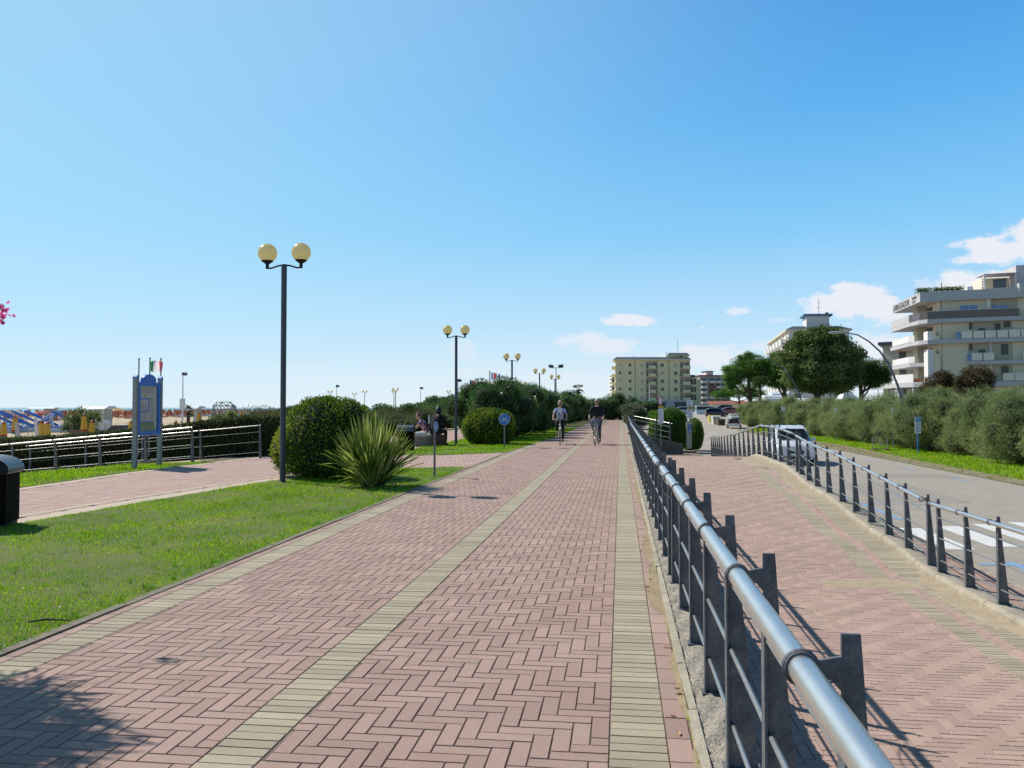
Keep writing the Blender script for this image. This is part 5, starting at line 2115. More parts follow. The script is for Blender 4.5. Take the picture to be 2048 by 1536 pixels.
# corner fin, catching the sun
for zb, zt in ((5.15, 10.3), (11.11, 12.9), (14.06, 15.4)):
    b = MB()
    H.poly(b, [(1.05, .05), (1.75, .05), (1.75, 2.0), (1.05, 2.0)], zb, zt - .5)
    o = b.build('corner_fin', m_hwhite, hotel)
    b = MB()
    H.poly(b, [(1.76, .10), (2.58, .10), (2.58, 1.8), (1.76, 1.8)], zb, zt - 1.2)
    b.build('fin_return', m_hwall, hotel)
# white balcony fronts on the left face
for (zb, hgt) in ((8.0, 1.0), (11.1, 1.0)):
    b = MB()
    H.poly(b, [(-2.25, 13.4), (-1.72, 4.4), (-1.62, 4.4), (-2.15, 13.4)], zb + .05, zb + hgt)
    H.poly(b, [(-1.70, 4.38), (.2, 3.4), (.2, 3.5), (-1.62, 4.48)], zb + .05, zb + hgt)
    b.build('balcony_front', m_hwhite, hotel)
b = MB()
H.poly(b, [(-2.35, 14.0), (-1.75, 4.2), (-1.65, 4.2), (-2.25, 14.0)], 14.05, 15.15)
b.build('balcony_front', m_hband, hotel)
b = MB()
H.poly(b, [(-1.6, 4.0), (-.5, 3.2), (.2, .6), (.95, -.42), (12.2, -.42), (12.2, -.38), (1.0, -.38), (.26, .66), (-.45, 3.3), (-1.6, 4.1)], 14.06, 15.15)
b.build('glass_balustrade', m_brglass, hotel)
b = MB()
H.poly(b, [(.95, -.45), (12.25, -.45), (12.25, -.35), (.95, -.35)], 15.15, 15.20)
b.build('rail', m_hwhite, hotel)
b = MB()
H.poly(b, [(-4.1, 14.5), (-3.2, 5.0), (-1.0, 1.3), (-.9, 1.4), (-3.1, 5.1), (-4.0, 14.5)], 5.16, 6.35)
b.build('balcony_front', m_hwhite, hotel)


def window(a0, a1, z0, z1, m=m_glass, b_=.33, mull=1):
    f = H.part('window', [m], hotel, [(a0, a1, b_ - .03, b_, z0, z1)])
    H.part('frame', [m_frame], f, [(a0 - .05, a0, b_ - .07, b_, z0, z1), (a1, a1 + .05, b_ - .07, b_, z0, z1)] + [((a0 + a1) / 2 - .03, (a0 + a1) / 2 + .03, b_ - .06, b_ - .031, z0, z1)] * mull)


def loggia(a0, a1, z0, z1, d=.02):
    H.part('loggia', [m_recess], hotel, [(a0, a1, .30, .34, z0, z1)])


window(5.3, 7.4, 14.1, 15.9, m_bglass)
H.part('pillar', [m_hwhite], hotel, [(8.5, 9.0, .0, .33, 14.05, 16.6)])
loggia(9.1, 12.3, 14.06, 16.58)
window(9.2, 11.0, 14.1, 15.7, m_bglass, .29)
window(21.5, 23.4, 14.1, 15.9)
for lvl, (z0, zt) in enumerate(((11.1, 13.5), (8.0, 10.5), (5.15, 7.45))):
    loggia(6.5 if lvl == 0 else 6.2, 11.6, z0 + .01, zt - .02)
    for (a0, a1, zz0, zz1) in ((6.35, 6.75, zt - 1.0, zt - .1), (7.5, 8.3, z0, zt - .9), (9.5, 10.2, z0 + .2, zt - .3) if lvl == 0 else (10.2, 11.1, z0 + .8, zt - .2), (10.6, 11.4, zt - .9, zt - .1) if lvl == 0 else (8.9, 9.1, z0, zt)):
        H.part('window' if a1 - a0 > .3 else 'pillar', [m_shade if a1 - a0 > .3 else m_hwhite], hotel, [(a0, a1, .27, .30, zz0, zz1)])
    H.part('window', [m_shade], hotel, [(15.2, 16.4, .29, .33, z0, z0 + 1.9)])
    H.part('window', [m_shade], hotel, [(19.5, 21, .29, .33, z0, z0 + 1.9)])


def panels(a0, n, w_, z0, gap=.13, h=1.05):
    for i in range(n):
        x = a0 + i * (w_ + gap)
        H.part('balcony_panel', [m_panel], hotel, [(x, x + w_, -.44, -.38, z0 + .06, z0 + h)])
    H.part('rail', [m_hwhite], hotel, [(a0 - .1, a0 + n * (w_ + gap), -.45, -.36, z0 + h + .01, z0 + h + .06)])


panels(5.2, 10, 1.32, 11.1)
H.part('side_glass', [m_bglass], hotel, [(4.6, 5.1, -.44, -.40, 11.12, 12.1)])
panels(6.4, 2, 1.32, 8.0)
H.part('side_glass', [m_bglass], hotel, [(6.1, 6.3, -.44, .3, 8.02, 9.0)])
panels(12.6, 3, 1.32, 8.0)
panels(10.2, 2, 1.32, 5.15)
panels(5.0, 2, 1.32, 5.15)
# ground floor: dark shop glazing, white posts
H.part('shopfront', [m_glass], hotel, [(-1.0, 2.5, 2.0, 2.1, GZ, 4.4), (-2.2, -2.1, 4, 13, GZ, 4.4)])
for a, b_ in ((-4.3, 14.6), (-3.4, 5.2), (-1.1, 1.4), (.6, .0), (3, .1)):
    H.part('post', [m_hwhite], hotel, [(a, a + .25, b_, b_ + .25, GZ, 4.44)])
H.part('blind', [m_hwhite], hotel, [(-2.25, -2.21, 5 + i * 1.4, 5.9 + i * 1.4, .6, 4.2) for i in range(5)])
# roof garden, pergola and stair tower
H.part('roof_tower', [m_hband], hotel, [(12.6, 20, 1.5, 8, 18.56, 21.3)])
H.part('roof_house', [m_hwall], hotel, [(9.2, 12.59, 4.0, 8, 17.96, 20.0)])
H.part('roof_house', [m_glass], hotel, [(10.6, 12.2, 3.95, 3.99, 18.6, 19.8)])
for q_ in ((8.4, 8.55, .6, .75, 17.96, 20.1), (7.0, 7.12, 4.4, 4.5, 17.96, 19.4), (12.2, 12.32, .6, .7, 18.56, 20.115)):
    H.part('pergola_post', [m_hwhite], hotel, [q_])
b = MB()
H.box(b, 8.35, 12.6, .5, 3.9, 20.12, 20.2)
b.build('pergola_roof', m_hband, hotel)
for k in range(4):
    b = MB()
    zz = 18.5 + k * .42
    b.hexa([H.p(6.0 + k * .55, 6, zz - .35), H.p(8.4, .7, zz), H.p(8.4, .8, zz), H.p(6.0 + k * .55, 6.1, zz - .35),
            H.p(6.0 + k * .55, 6, zz - .25), H.p(8.4, .7, zz + .1), H.p(8.4, .8, zz + .1), H.p(6.0 + k * .55, 6.1, zz - .25)])
    b.build('pergola_louvre', m_hwhite, hotel)
H.part('roof_box', [m_hwhite], hotel, [(6.2, 6.9, .2, 1.2, 17.96, 18.5)])
for i in range(9):
    a = -.1 + i * .62 + (.3 if i > 2 else 0)
    lum = [((0, 0, .25), (.34, .3, .3)), ((.25, 0, .3), (.22, .2, .22))]
    o = crown('roof_plant', lum, 160, .22, .10, l_oak, core=.4, cm=m_core, parent=hotel, shell=(.5, 1.5), loc=H.p(a, .2, 17.97))
H.part('folded_parasol', [m_hwhite], hotel, [(3.0, 3.15, .6, .75, 17.96, 19.3)])
H.part('planter', [mat('terracotta', (.42, .14, .05), .8)], hotel, [(.7, 2.4, .2, .45, 5.16, 5.7), (-.8, .5, 1.6, 1.85, 5.16, 5.7)])
# lettering on the sunlit left face of the parapet
def lettering(text, size, b0, z0, parent, m, ext=.03, name='lettering', stretch=1.0):
    cu = bpy.data.curves.new(name, 'FONT')
    cu.body = text
    cu.size = size
    cu.extrude = ext
    cu.space_character = 1.05
    t = bpy.data.objects.new(name, cu)
    COL.objects.link(t)
    bpy.context.view_layer.update()
    me = bpy.data.meshes.new_from_object(t)
    bpy.data.objects.remove(t)
    for v in me.vertices:
        x, y, z = v.co
        v.co = H.p(-.25 - z, b0 - x * stretch, z0 + y)
    me.materials.clear()
    me.materials.append(m)
    o = bpy.data.objects.new(name, me)
    COL.objects.link(o)
    o.parent = parent
    return o


m_letter = mat('dark_letters', (0.05, 0.05, 0.06), 0.5)
lettering('AMBASSADOR', 1.35, 14.2, 16.78, hotel, m_letter, stretch=1.02)
lettering('HOTEL', .62, 3.5, 16.75, hotel, m_letter, stretch=.95)
b = MB()
for k in range(4):
    cb, cz = 3.2 - k * .62, 17.5
    pts = []
    for j in range(10):
        r_ = .24 if j % 2 == 0 else .1
        a = PI / 2 + j * PI / 5
        pts.append((cb - r_ * math.cos(a), cz + r_ * math.sin(a)))
    n = len(pts)
    b.add([H.p(-.4, q[0], q[1]) for q in pts] + [H.p(-.2, q[0], q[1]) for q in pts], [tuple(range(n))] + [(i, (i + 1) % n, n + (i + 1) % n, n + i) for i in range(n)])
b.build('stars', m_letter, hotel)

# ---- cream house left of the hotel
C1 = at(1767, 815, 175)
C1.z = 0
K = Fac((0, 0, 0), dirc(1, -.9), dirc(.55, 1))
house = thing('apartment_house', 'cream house with a shallow eaves roof tucked behind the hotel corner', 'building', (C1.x, C1.y, 0))
K.part('wall', [mat('cream_render', (.68, .56, .38), .8, var=.05, vscale=.5)], house, [(0, 14, 0, 16, GZ, 14.5)])
b = MB()
K.box(b, -.9, 14.5, -.9, 16.5, 14.5, 15.1)
b.build('roof', m_roofdk, house)
for zz in (4, 8, 11.3):
    K.part('balcony', [m_hwhite], house, [(2.5, 9, -1.2, -.01, zz - 1.2, zz)])
    K.part('awning', [mat('orange_awning', (.55, .2, .06), .8)], house, [(3, 5.5, -.9, -.02, zz + 1.6, zz + 1.75)])
    K.part('window', [m_shade], house, [(3.2, 4.6, -.04, -.01, zz, zz + 2.2)])
    K.part('window', [m_shade], house, [(6.2, 7.6, -.04, -.01, zz, zz + 2.2)])

# ---- white block with a blue-roofed tower behind the big tree
C2 = at(1578, 815, 150)
C2.z = 0
K = Fac((0, 0, 0), dirc(1, -.10), dirc(.2, 1))
blk = thing('apartment_block', 'white block with a blue-roofed roof house behind the big tree', 'building', (C2.x, C2.y, 0))
K.part('wall', [m_hwhite], blk, [(0, 10.5, 0, 34, GZ, 15.2)])
b = MB()
K.box(b, -.5, 11, -.5, 34.5, 15.2, 15.5)
b.build('roof', m_yband, blk)
b = MB()
b.hexa([K.p(-.4, -.4, 15.51), K.p(10.9, -.4, 15.51), K.p(10.9, 34, 15.51), K.p(-.4, 34, 15.51), K.p(1.2, 3, 16.3), K.p(9, 3, 16.3), K.p(9, 30, 16.3), K.p(1.2, 30, 16.3)])
b.build('roof_slope', m_roofdk, blk)
K.part('roof_house', [m_hwhite], blk, [(3.4, 7.4, 1.6, 6, 15.9, 18.0)])
K.part('blue_roof', [m_roofbl], blk, [(2.9, 7.9, 1.1, 6.4, 18.0, 18.35)])
K.part('antenna', [m_dark], blk, [(5.6, 5.66, 2, 2.06, 18.36, 21.2), (5.2, 6.1, 2, 2.04, 19.6, 19.64), (5.3, 6.0, 2, 2.04, 20.4, 20.44)])
K.part('chimney', [m_dark], blk, [(7.0, 7.5, 3, 3.5, 18.36, 18.8)])
for fl in range(5):
    z0 = 1.9 + fl * 2.75
    for j in range(6):
        bb = 1.5 + j * 5.2
        K.part('balcony', [m_hwhite], blk, [(-1.2, -.01, bb, bb + 3.0, z0 - .1, z0 + .95)])
        K.part('window', [m_recess], blk, [(-.04, -.01, bb + .3, bb + 2.6, z0 + .96, z0 + 2.3)])
    for j in range(3):
        a_ = 1.0 + j * 3.4
        K.part('window', [m_shade], blk, [(a_, a_ + 1.1, -.04, -.01, z0 + .7, z0 + 2.1)])
# ground floor awnings and tents in front of it
for nm, px0, px1, yt, yb, d_, lb in (('awning', 1532, 1572, 790, 806, 130, 'long white shop awning below the pines'), ('awning', 1584, 1622, 796, 808, 125, 'small rounded white awning left of the big tree trunk'),
                                     ('market_tent', 1682, 1722, 782, 806, 118, 'white pointed tent right of the big tree'), ('awning', 1545, 1580, 783, 792, 135, 'upper white awning behind the pine trunks')):
    p0, p1 = at(px0, yb, d_), at(px1, yb, d_)
    zt = at(px0, yt, d_).z
    root = thing(nm, lb, nm.replace('_', ' '), (p0.x, p0.y, -1.2), math.atan2(p1.y - p0.y, p1.x - p0.x))
    w_ = (p1 - p0).length
    z0, z1 = p0.z + 1.2, zt + 1.2
    b = MB()
    if nm == 'awning':
        pr = [(0, z0), (.1, z0 + (z1 - z0) * .5), (.6, z1 - .15), (1.4, z1), (2.6, z1), (2.6, z0)]
        b.slab(pr, 'x', 0, w_)
    else:
        b.add([(0, 0, z0 + .3), (w_, 0, z0 + .3), (w_, 3, z0 + .3), (0, 3, z0 + .3), (w_ / 2, 1.5, z1 + .5)], [(0, 1, 4), (1, 2, 4), (2, 3, 4), (3, 0, 4)])
        b.box(0, w_, 0, 3, z0, z0 + .3)
    b.build('canopy', m_white, root)
    for a_ in (0.05, w_ - .1):
        b = MB()
        b.box(a_, a_ + .06, .1, .16, 0, z0)
        b.build('post', m_white, root)

# ---- the pale yellow block
C3 = at(1231, 815, 320)
C3.z = 0
K = Fac((0, 0, 0), dirc(1, .02), dirc(.1, 1))
kk = 320 / FPX
yb = thing('apartment_block', 'pale yellow seven-storey block closing the view behind the promenade', 'building', (C3.x, C3.y, 0))
px = lambda x: (x - 1231) * kk
pz = lambda y: 1.5 + (815 - y) * kk
ZE = pz(720)
K.part('wall', [m_ywall], yb, [(0, px(1381), 0, 14, GZ, ZE)])
K.part('eaves', [m_yband], yb, [(-.8, px(1382.5), -.9, 15, ZE, ZE + .45)])
b = MB()
b.hexa([K.p(-.6, -.7, ZE + .46), K.p(px(1382), -.7, ZE + .46), K.p(px(1382), 14.8, ZE + .46), K.p(-.6, 14.8, ZE + .46), K.p(.6, 3, ZE + 1.35), K.p(px(1380), 3, ZE + 1.35), K.p(px(1380), 12, ZE + 1.35), K.p(.6, 12, ZE + 1.35)])
b.build('roof', m_roofdk, yb)
K.part('roof_house', [m_ywall], yb, [(px(1340), px(1378), 2, 9, ZE + .9, pz(710))])
K.part('roof_house_eaves', [m_yband], yb, [(px(1337), px(1382), 1.3, 9.5, pz(710), pz(708.6))])
b = MB()
z0, z1 = pz(708.5), pz(704)
b.hexa([K.p(px(1338), 1.5, z0), K.p(px(1381), 1.5, z0), K.p(px(1381), 9.3, z0), K.p(px(1338), 9.3, z0), K.p(px(1341), 4, z1), K.p(px(1378), 4, z1), K.p(px(1378), 7, z1), K.p(px(1341), 7, z1)])
b.build('roof_house_roof', m_roofdk, yb)
K.part('roof_house_window', [m_shade], yb, [(px(1361), px(1367), 1.96, 1.99, pz(713.5), pz(710.6))])
K.part('antenna', [m_dark], yb, [(px(1359), px(1359) + .12, 5, 5.12, z1, z1 + 5.5)])
K.part('chimney', [m_ywall], yb, [(px(1334.5), px(1336), 4, 4.5, ZE + .9, pz(702)), (px(1301), px(1303), 4, 4.5, ZE + .9, pz(713)), (px(1268), px(1269.5), 4, 4.4, ZE + .9, pz(711))])
K.part('downpipe', [m_joint2], yb, [(px(1270.3), px(1271.2), -.12, -.01, GZ, ZE - .01), (px(1338), px(1339), -.12, -.01, GZ, ZE - .01), (px(1315), px(1315.4), -.12, -.01, GZ, ZE - .01)])
FLY = [727, 743, 759.5, 775.5, 791.5]
for fi, y in enumerate(FLY):
    for wx, ww, wh, mm in ((1238, 4.5, 5, m_glass if fi % 2 else m_shut), (1258, 5, 5.5, m_shade), (1281, 7, 7, m_shut), (1322, 6.5, 6, m_glass if fi % 3 != 1 else m_shut), (1349, 6.5, 7, m_shut if fi in (0, 4) else m_glass)):
        o = K.part('window', [mm], yb, [(px(wx), px(wx + ww), -.05, -.01, pz(y + wh), pz(y))])
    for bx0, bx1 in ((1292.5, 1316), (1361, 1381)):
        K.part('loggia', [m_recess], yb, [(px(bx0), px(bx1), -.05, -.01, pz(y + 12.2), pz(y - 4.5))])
        for q in ((0.04, .22), (.36, .46), (.6, .92)):
            K.part('window', [m_glass], yb, [(px(bx0 + (bx1 - bx0) * q[0]), px(bx0 + (bx1 - bx0) * q[1]), -.09, -.051, pz(y + 8), pz(y - 2))])
        K.part('balcony', [m_ywall], yb, [(px(bx0 + 5), px(bx1 - (4 if bx0 < 1300 else -.5)), -1.3, -.06, pz(y + 10), pz(y + 4.2))])
        K.part('balcony_slab', [m_yband], yb, [(px(bx0), px(bx1), -1.35, -.06, pz(y + 11), pz(y + 10.1))])
    for q in range(2):
        K.part('side_balcony', [m_ywall], yb, [(-1.3, -.01, 2 + q * 6, 5.5 + q * 6, pz(y + 10), pz(y + 4.5))])
# ground floor arcade, dark band and pale arches
K.part('arcade', [m_shade], yb, [(px(1234), px(1380), -2.4, -.02, pz(817), pz(804))])
K.part('arcade_band', [m_hband], yb, [(px(1232), px(1382), -2.7, -.02, pz(804), pz(800.5))])
for x in (1276, 1304, 1330):
    b = MB()
    pts = [(px(x), pz(816)), (px(x), pz(807.5))] + [(px(x) + 3.6 * (.5 - .5 * math.cos(t)), pz(807.5) + .75 * math.sin(t)) for t in np.linspace(0.1, PI - .1, 9)] + [(px(x) + 3.6, pz(807.5)), (px(x) + 3.6, pz(816))]
    n = len(pts)
    b.add([K.p(a, -2.75, z) for a, z in pts] + [K.p(a, -2.45, z) for a, z in pts], [tuple(range(n)), tuple(range(n, 2 * n))] + [(i, (i + 1) % n, n + (i + 1) % n, n + i) for i in range(n)])
    b.build('arch', m_hband, yb)
# lower yellow wing
C4 = at(1382, 815, 322)
wing = thing('apartment_wing', 'lower yellow building stepping back right of the tall yellow block', 'building', (C4.x, C4.y, 0))
px = lambda x: (x - 1382) * kk
ZE = pz(756)
K.part('wall', [m_ywall], wing, [(0, px(1394), 0, 12, GZ, ZE), (px(1394.05), px(1402), 3, 12, GZ, pz(758))])
K.part('roof', [m_yband], wing, [(-.2, px(1396), -.5, 12, ZE, ZE + .4)])
K.part('roof_top', [m_roofdk], wing, [(.2, px(1392), 2, 10, ZE + .41, pz(749))])
for y in (757.5, 773, 789):
    for x in (1382.6, 1388):
        K.part('window', [m_shade], wing, [(px(x), px(x + 4.4), -.05, -.01, pz(y + 11), pz(y))])

# ---- block with red roof edge and white balconies
C5 = at(1400, 815, 380)
k5 = 380 / FPX
px = lambda x: (x - 1400) * k5
pz5 = lambda y: 1.5 + (815 - y) * k5
K = Fac((0, 0, 0), dirc(1, .05), dirc(-.1, 1))
rb = thing('apartment_block', 'white and grey block with a thin red roof edge between yellow block and pines', 'building', (C5.x, C5.y, 0))
K.part('wall', [mat('greyish_render', (.42, .39, .36), .85, var=.08, vscale=.3)], rb, [(0, px(1462), 0, 14, GZ, pz5(752))])
K.part('roof', [m_roofrd], rb, [(-.5, px(1452), -.8, 14, pz5(752), pz5(750))])
K.part('roof_house', [m_hwhite], rb, [(px(1416), px(1430), 2, 8, pz5(749.9), pz5(743))])
K.part('roof_house_roof', [m_roofdk], rb, [(px(1414.5), px(1431), 1.5, 8.5, pz5(743), pz5(741.5))])
for y in (757, 767.5, 778, 788.5, 799):
    for x in (1403, 1419, 1432, 1445):
        K.part('window', [m_shade], rb, [(px(x), px(x + 9), -.05, -.01, pz5(y + 5.5), pz5(y))])
        K.part('balcony', [m_roofrd if (x == 1419 and y in (767.5, 778)) else m_hwhite], rb, [(px(x - .7), px(x + 10.5), -1.6, -.06, pz5(y + 9), pz5(y + 4.4))])
# ---- distant balcony block left of the yellow one
C6 = at(1223, 815, 380)
K = Fac((0, 0, 0), dirc(1, 0), dirc(0, 1))
lb_ = thing('apartment_block', 'narrow strip of a grey balcony building showing left of the yellow block', 'building', (C6.x, C6.y, 0))
K.part('wall', [m_hwhite], lb_, [(0, 2.6, 0, 10, GZ, pz5(749))])
for y in (750, 757, 764, 771, 778):
    K.part('balcony', [m_hband], lb_, [(-.9, 2.4, -1.2, -.01, pz5(y + 3.6), pz5(y + 1.2))])
    K.part('window', [m_shade], lb_, [(.3, 2.0, -.05, -.011, pz5(y + 7) + .0, pz5(y + 3.7))])
# low houses and fence line at the far square
C7 = at(1424, 815, 205)
k7 = 205 / FPX
lowb = thing('low_building', 'low beige building behind the parked cars and small pines', 'building', (C7.x, C7.y, -.6))
b = MB()
b.box(0, 12, 0, 6, 0, 3.0)
b.build('wall', m_hwall, lowb)
b = MB()
b.slab([(-.5, 3.0), (6.5, 3.0), (3, 3.7)], 'x', -.5, 12.5)
b.build('roof', m_roofrd, lowb)
# blue billboard and far shop band in front of the yellow block
C8 = at(1289, 826, 150)
bb = thing('billboard', 'pale blue advertising board behind the flowering bush', 'billboard', (C8.x, C8.y, -.3))
b = MB()
b.box(0, 1.3, 0, .12, .3, 2.6)
b.build('panel', mat('pale_blue_print', (.22, .36, .55), .6, col2=(.5, .56, .62), vscale=1.6), bb)
b = MB()
b.box(.1, .2, .02, .1, 0, .3)
b.build('leg', m_signgrey, bb)
b = MB()
b.box(1.1, 1.2, .02, .1, 0, .3)
b.build('leg', m_signgrey, bb)
# ------------------------------------------------------------------ vehicles
def paint(name, col, rough=.3):
    return mat(name, col, rough, coat=.6, spec=.5)


m_cwhite = paint('white_car_paint', (.74, .75, .76))
m_cdark = paint('dark_blue_car_paint', (.018, .022, .045))
m_clilac = paint('silver_blue_car_paint', (.30, .33, .42))
m_cblue = paint('pale_blue_van_paint', (.40, .53, .62))
m_cred = paint('dark_red_car_paint', (.15, .02, .03))
m_cglass = mat('car_glass', (.012, .014, .018), .18, spec=.25)
m_tyre = mat('tyre_rubber', (.02, .02, .02), .85)
m_rim = mat('alloy_rim', (.45, .46, .48), .35, metal=.8)
m_lamp = mat('headlight_glass', (.62, .66, .70), .12, coat=.5)
m_tail = mat('tail_light', (.35, .01, .01), .25)
m_plate = mat('number_plate', (.72, .72, .70), .5)
m_trim = mat('black_trim', (.018, .018, .02), .5)


def car(name, label, loc, rz, st, W, paintm, cat='car', group=None, wheels=(.8, -2.6), wr=.31, hatch=False):
    """st: stations along y (front = -y): (y, z sill, z belt, z roof or None, half width at belt, half width at roof)"""
    root = thing(name, label, cat, loc, rz, group)
    b, g = MB(), MB()
    rings = []
    for (y, zs, zb, zr, wb, wr_) in st:
        zr2 = zr if zr else zb + .01
        w2 = wr_ if zr else wb * .86
        half = [(wb * .90, zs), (wb, zs + (zb - zs) * .35), (wb * .985, zb - .04), (wb * .95, zb), (w2, zr2), (w2 * .7, zr2 + .035 if zr else zr2 + .03)]
        ring = [(x, y, z) for x, z in half] + [(-x, y, z) for x, z in half[::-1]]
        rings.append(ring)
    n = 12
    for r in rings:
        b.v += r
    for i in range(len(rings) - 1):
        for k in range(n):
            k2 = (k + 1) % n
            b.f.append((i * n + k, i * n + k2, (i + 1) * n + k2, (i + 1) * n + k))
            b.m.append(0)
    b.f.append(tuple(range(n))[::-1])
    b.m.append(0)
    b.f.append(tuple(range((len(rings) - 1) * n, len(rings) * n)))
    b.m.append(0)
    b.build('body', paintm, root, smooth=True)
    # glazing: set 12 mm outside the pillars line
    def panel(nm, pts):
        mb = MB()
        mb.add(pts, [tuple(range(len(pts)))])
        mb.build(nm, m_cglass, root)
    cab = [s_ for s_ in st if s_[3]]
    f0 = st[[s_[3] is not None for s_ in st].index(True) - 1]
    c0, c1 = cab[0], cab[-1]
    def q(s_, t, u, off=.014):
        wb_, w2 = s_[4] * .95, (s_[5] if s_[3] else s_[4] * .86)
        zb_, zr_ = s_[2], s_[3] if s_[3] else s_[2] + .01
        return (u * ((wb_ + (w2 - wb_) * t) + off), s_[0], zb_ + (zr_ - zb_) * t)
    # windscreen between f0 belt and c0 roof
    ww = lambda s_, k: s_ * k
    yb_, zb_ = f0[0], f0[2] + .03
    yt_, zt_ = c0[0], c0[3]
    nrm = Vector((0, -(zt_ - zb_), (yt_ - yb_))).normalized() * .055
    def ws(t, u):
        wa, wb2 = f0[4] * .84, c0[5] * .93
        return (u * (wa + (wb2 - wa) * t), yb_ + (yt_ - yb_) * t + nrm.y, zb_ + (zt_ - zb_) * t + nrm.z)
    panel('windscreen', [ws(.08, -.97), ws(.08, .97), ws(.9, .95), ws(.9, -.95)])
    for u in (-1, 1):
        for s0, s1 in zip(cab, cab[1:]):
            if s1[0] - s0[0] < .25:
                continue
            a_, c_ = s0, s1
            panel('side_window', [q(a_, .1, u), q(c_, .1, u), q(c_, .86, u), q(a_, .86, u)][::(1 if u > 0 else -1)])
    r1 = st[-1] if not st[-1][3] else None
    yB, zB0, zB1 = c1[0] + .012, c1[2] + .05, c1[3] - .08
    if r1 is None:
        panel('rear_window', [(-c1[5] * .85, yB, zB0), (c1[5] * .85, yB, zB0), (c1[5] * .8, yB, zB1), (-c1[5] * .8, yB, zB1)][::-1])
    F0 = st[0]
    yF = F0[0]
    for u in (-1, 1):
        mb = MB()
        mb.hexa([(u * F0[4] * .98, yF + .10, F0[2] - .30), (u * F0[4] * .5, yF - .012, F0[2] - .26), (u * F0[4] * .5, yF + .05, F0[2] - .26), (u * F0[4] * .98, yF + .2, F0[2] - .30),
                 (u * F0[4] * .97, yF + .13, F0[2] - .06), (u * F0[4] * .55, yF - .008, F0[2] - .12), (u * F0[4] * .55, yF + .05, F0[2] - .12), (u * F0[4] * .97, yF + .2, F0[2] - .06)])
        mb.build('headlight', m_lamp, root)
        mb = MB()
        e = st[-1]
        mb.box(u * e[4] * .7 - .12, u * e[4] * .7 + .12, e[0] - .02, e[0] + .02, e[2] - .35, e[2] - .05)
        mb.build('tail_light', m_tail, root)
        mb = MB()
        mb.box(u * (f0[4] + .1) - .09, u * (f0[4] + .1) + .09, f0[0] + .35, f0[0] + .47, f0[2] + .02, f0[2] + .17)
        mb.build('mirror', paintm, root)
    mb = MB()
    mb.box(-F0[4] * .45, F0[4] * .45, yF - .02, yF + .02, F0[2] - .28, F0[2] - .14)
    mb.build('grille', m_trim, root)
    mb = MB()
    mb.box(-F0[4] * .8, F0[4] * .8, yF - .03, yF + .02, F0[1] + .02, F0[1] + .13)
    mb.build('air_intake', m_trim, root)
    mb = MB()
    mb.box(-.26, .26, yF - .035, yF - .021, F0[1] + .16, F0[1] + .27)
    mb.build('number_plate', m_plate, root)
    for u in (-1, 1):
        for y in wheels:
            mb = MB()
            mb.lathe([(wr * .6, -.1), (wr * .96, -.1), (wr, -.07), (wr, .07), (wr * .96, .1), (wr * .6, .1)], (0, 0, 0), 20, axis='x')
            t_ = mb.build('wheel', m_tyre, root, smooth=True)
            t_.location = (u * (W / 2 - .10), y, wr)
            mb = MB()
            mb.lathe([(wr * .6, u * .085), (wr * .5, u * .107), (.04, u * .10)], (0, 0, 0), 14, axis='x')
            mb.build('rim', m_rim, t_)
    return root


MPV = [(-2.15, .28, .82, None, .78, 0), (-2.05, .25, .92, None, .84, 0), (-1.35, .25, 1.06, None, .87, 0), (-.62, .25, 1.12, 1.64, .88, .66), (.3, .25, 1.12, 1.74, .88, .70), (1.2, .25, 1.12, 1.72, .88, .70), (1.95, .28, 1.10, 1.62, .86, .67), (2.1, .35, 1.0, 1.25, .8, .66)]
HATCH = [(-1.95, .28, .68, None, .74, 0), (-1.85, .24, .78, None, .80, 0), (-1.05, .24, .92, None, .84, 0), (-.35, .24, .95, 1.40, .84, .60), (.4, .24, .95, 1.48, .84, .62), (1.25, .24, .96, 1.42, .83, .60), (1.85, .3, .92, 1.15, .80, .58)]
VAN = [(-2.7, .3, .95, None, .88, 0), (-2.6, .28, 1.05, None, .92, 0), (-2.0, .28, 1.25, None, .95, 0), (-1.3, .28, 1.35, 2.1, .96, .82), (-.2, .28, 1.35, 2.3, .96, .84), (2.7, .28, 1.35, 2.3, .96, .84), (2.78, .32, 1.3, 2.2, .95, .82)]

p = on(1600, 931, -1.11)
mpv = car('parked_van', 'white people carrier behind the ramp railing, facing the camera', (p.x - .05, p.y + 2.2, road_z(p.y)), math.radians(-3), MPV, 1.78, m_cwhite, 'car', wheels=(-1.35, 1.35))
b = MB()
b.box(-.09, .09, -2.19, -2.155, .66, .74)
b.build('bonnet_emblem', m_rim, mpv)
for u in (-1, 1):
    b = MB()
    b.tube([(u * .62, -.4, 1.72), (u * .62, -.3, 1.76), (u * .62, 1.5, 1.76), (u * .62, 1.6, 1.72)], .018, 6)
    b.build('roof_rail', m_rim, mpv)
p = on(1461, 857, -1.15)
ph = car('parked_car', 'small white hatchback with its tailgate raised at the verge', (p.x + .3, p.y - 1.2, road_z(p.y)), PI + math.radians(-8), HATCH, 1.7, m_cwhite, 'car', wheels=(-1.2, 1.2))
b = MB()
b.box(-.55, .55, 1.86, 1.89, .62, 1.22)
b.build('boot_opening', m_trim, ph)
b = MB()
b.hexa([(-.6, 1.3, 1.47), (.6, 1.3, 1.47), (.58, 2.1, 1.82), (-.58, 2.1, 1.82), (-.6, 1.3, 1.51), (.6, 1.3, 1.51), (.58, 2.1, 1.86), (-.58, 2.1, 1.86)])
b.build('tailgate', m_cwhite, ph)
zr = -.1


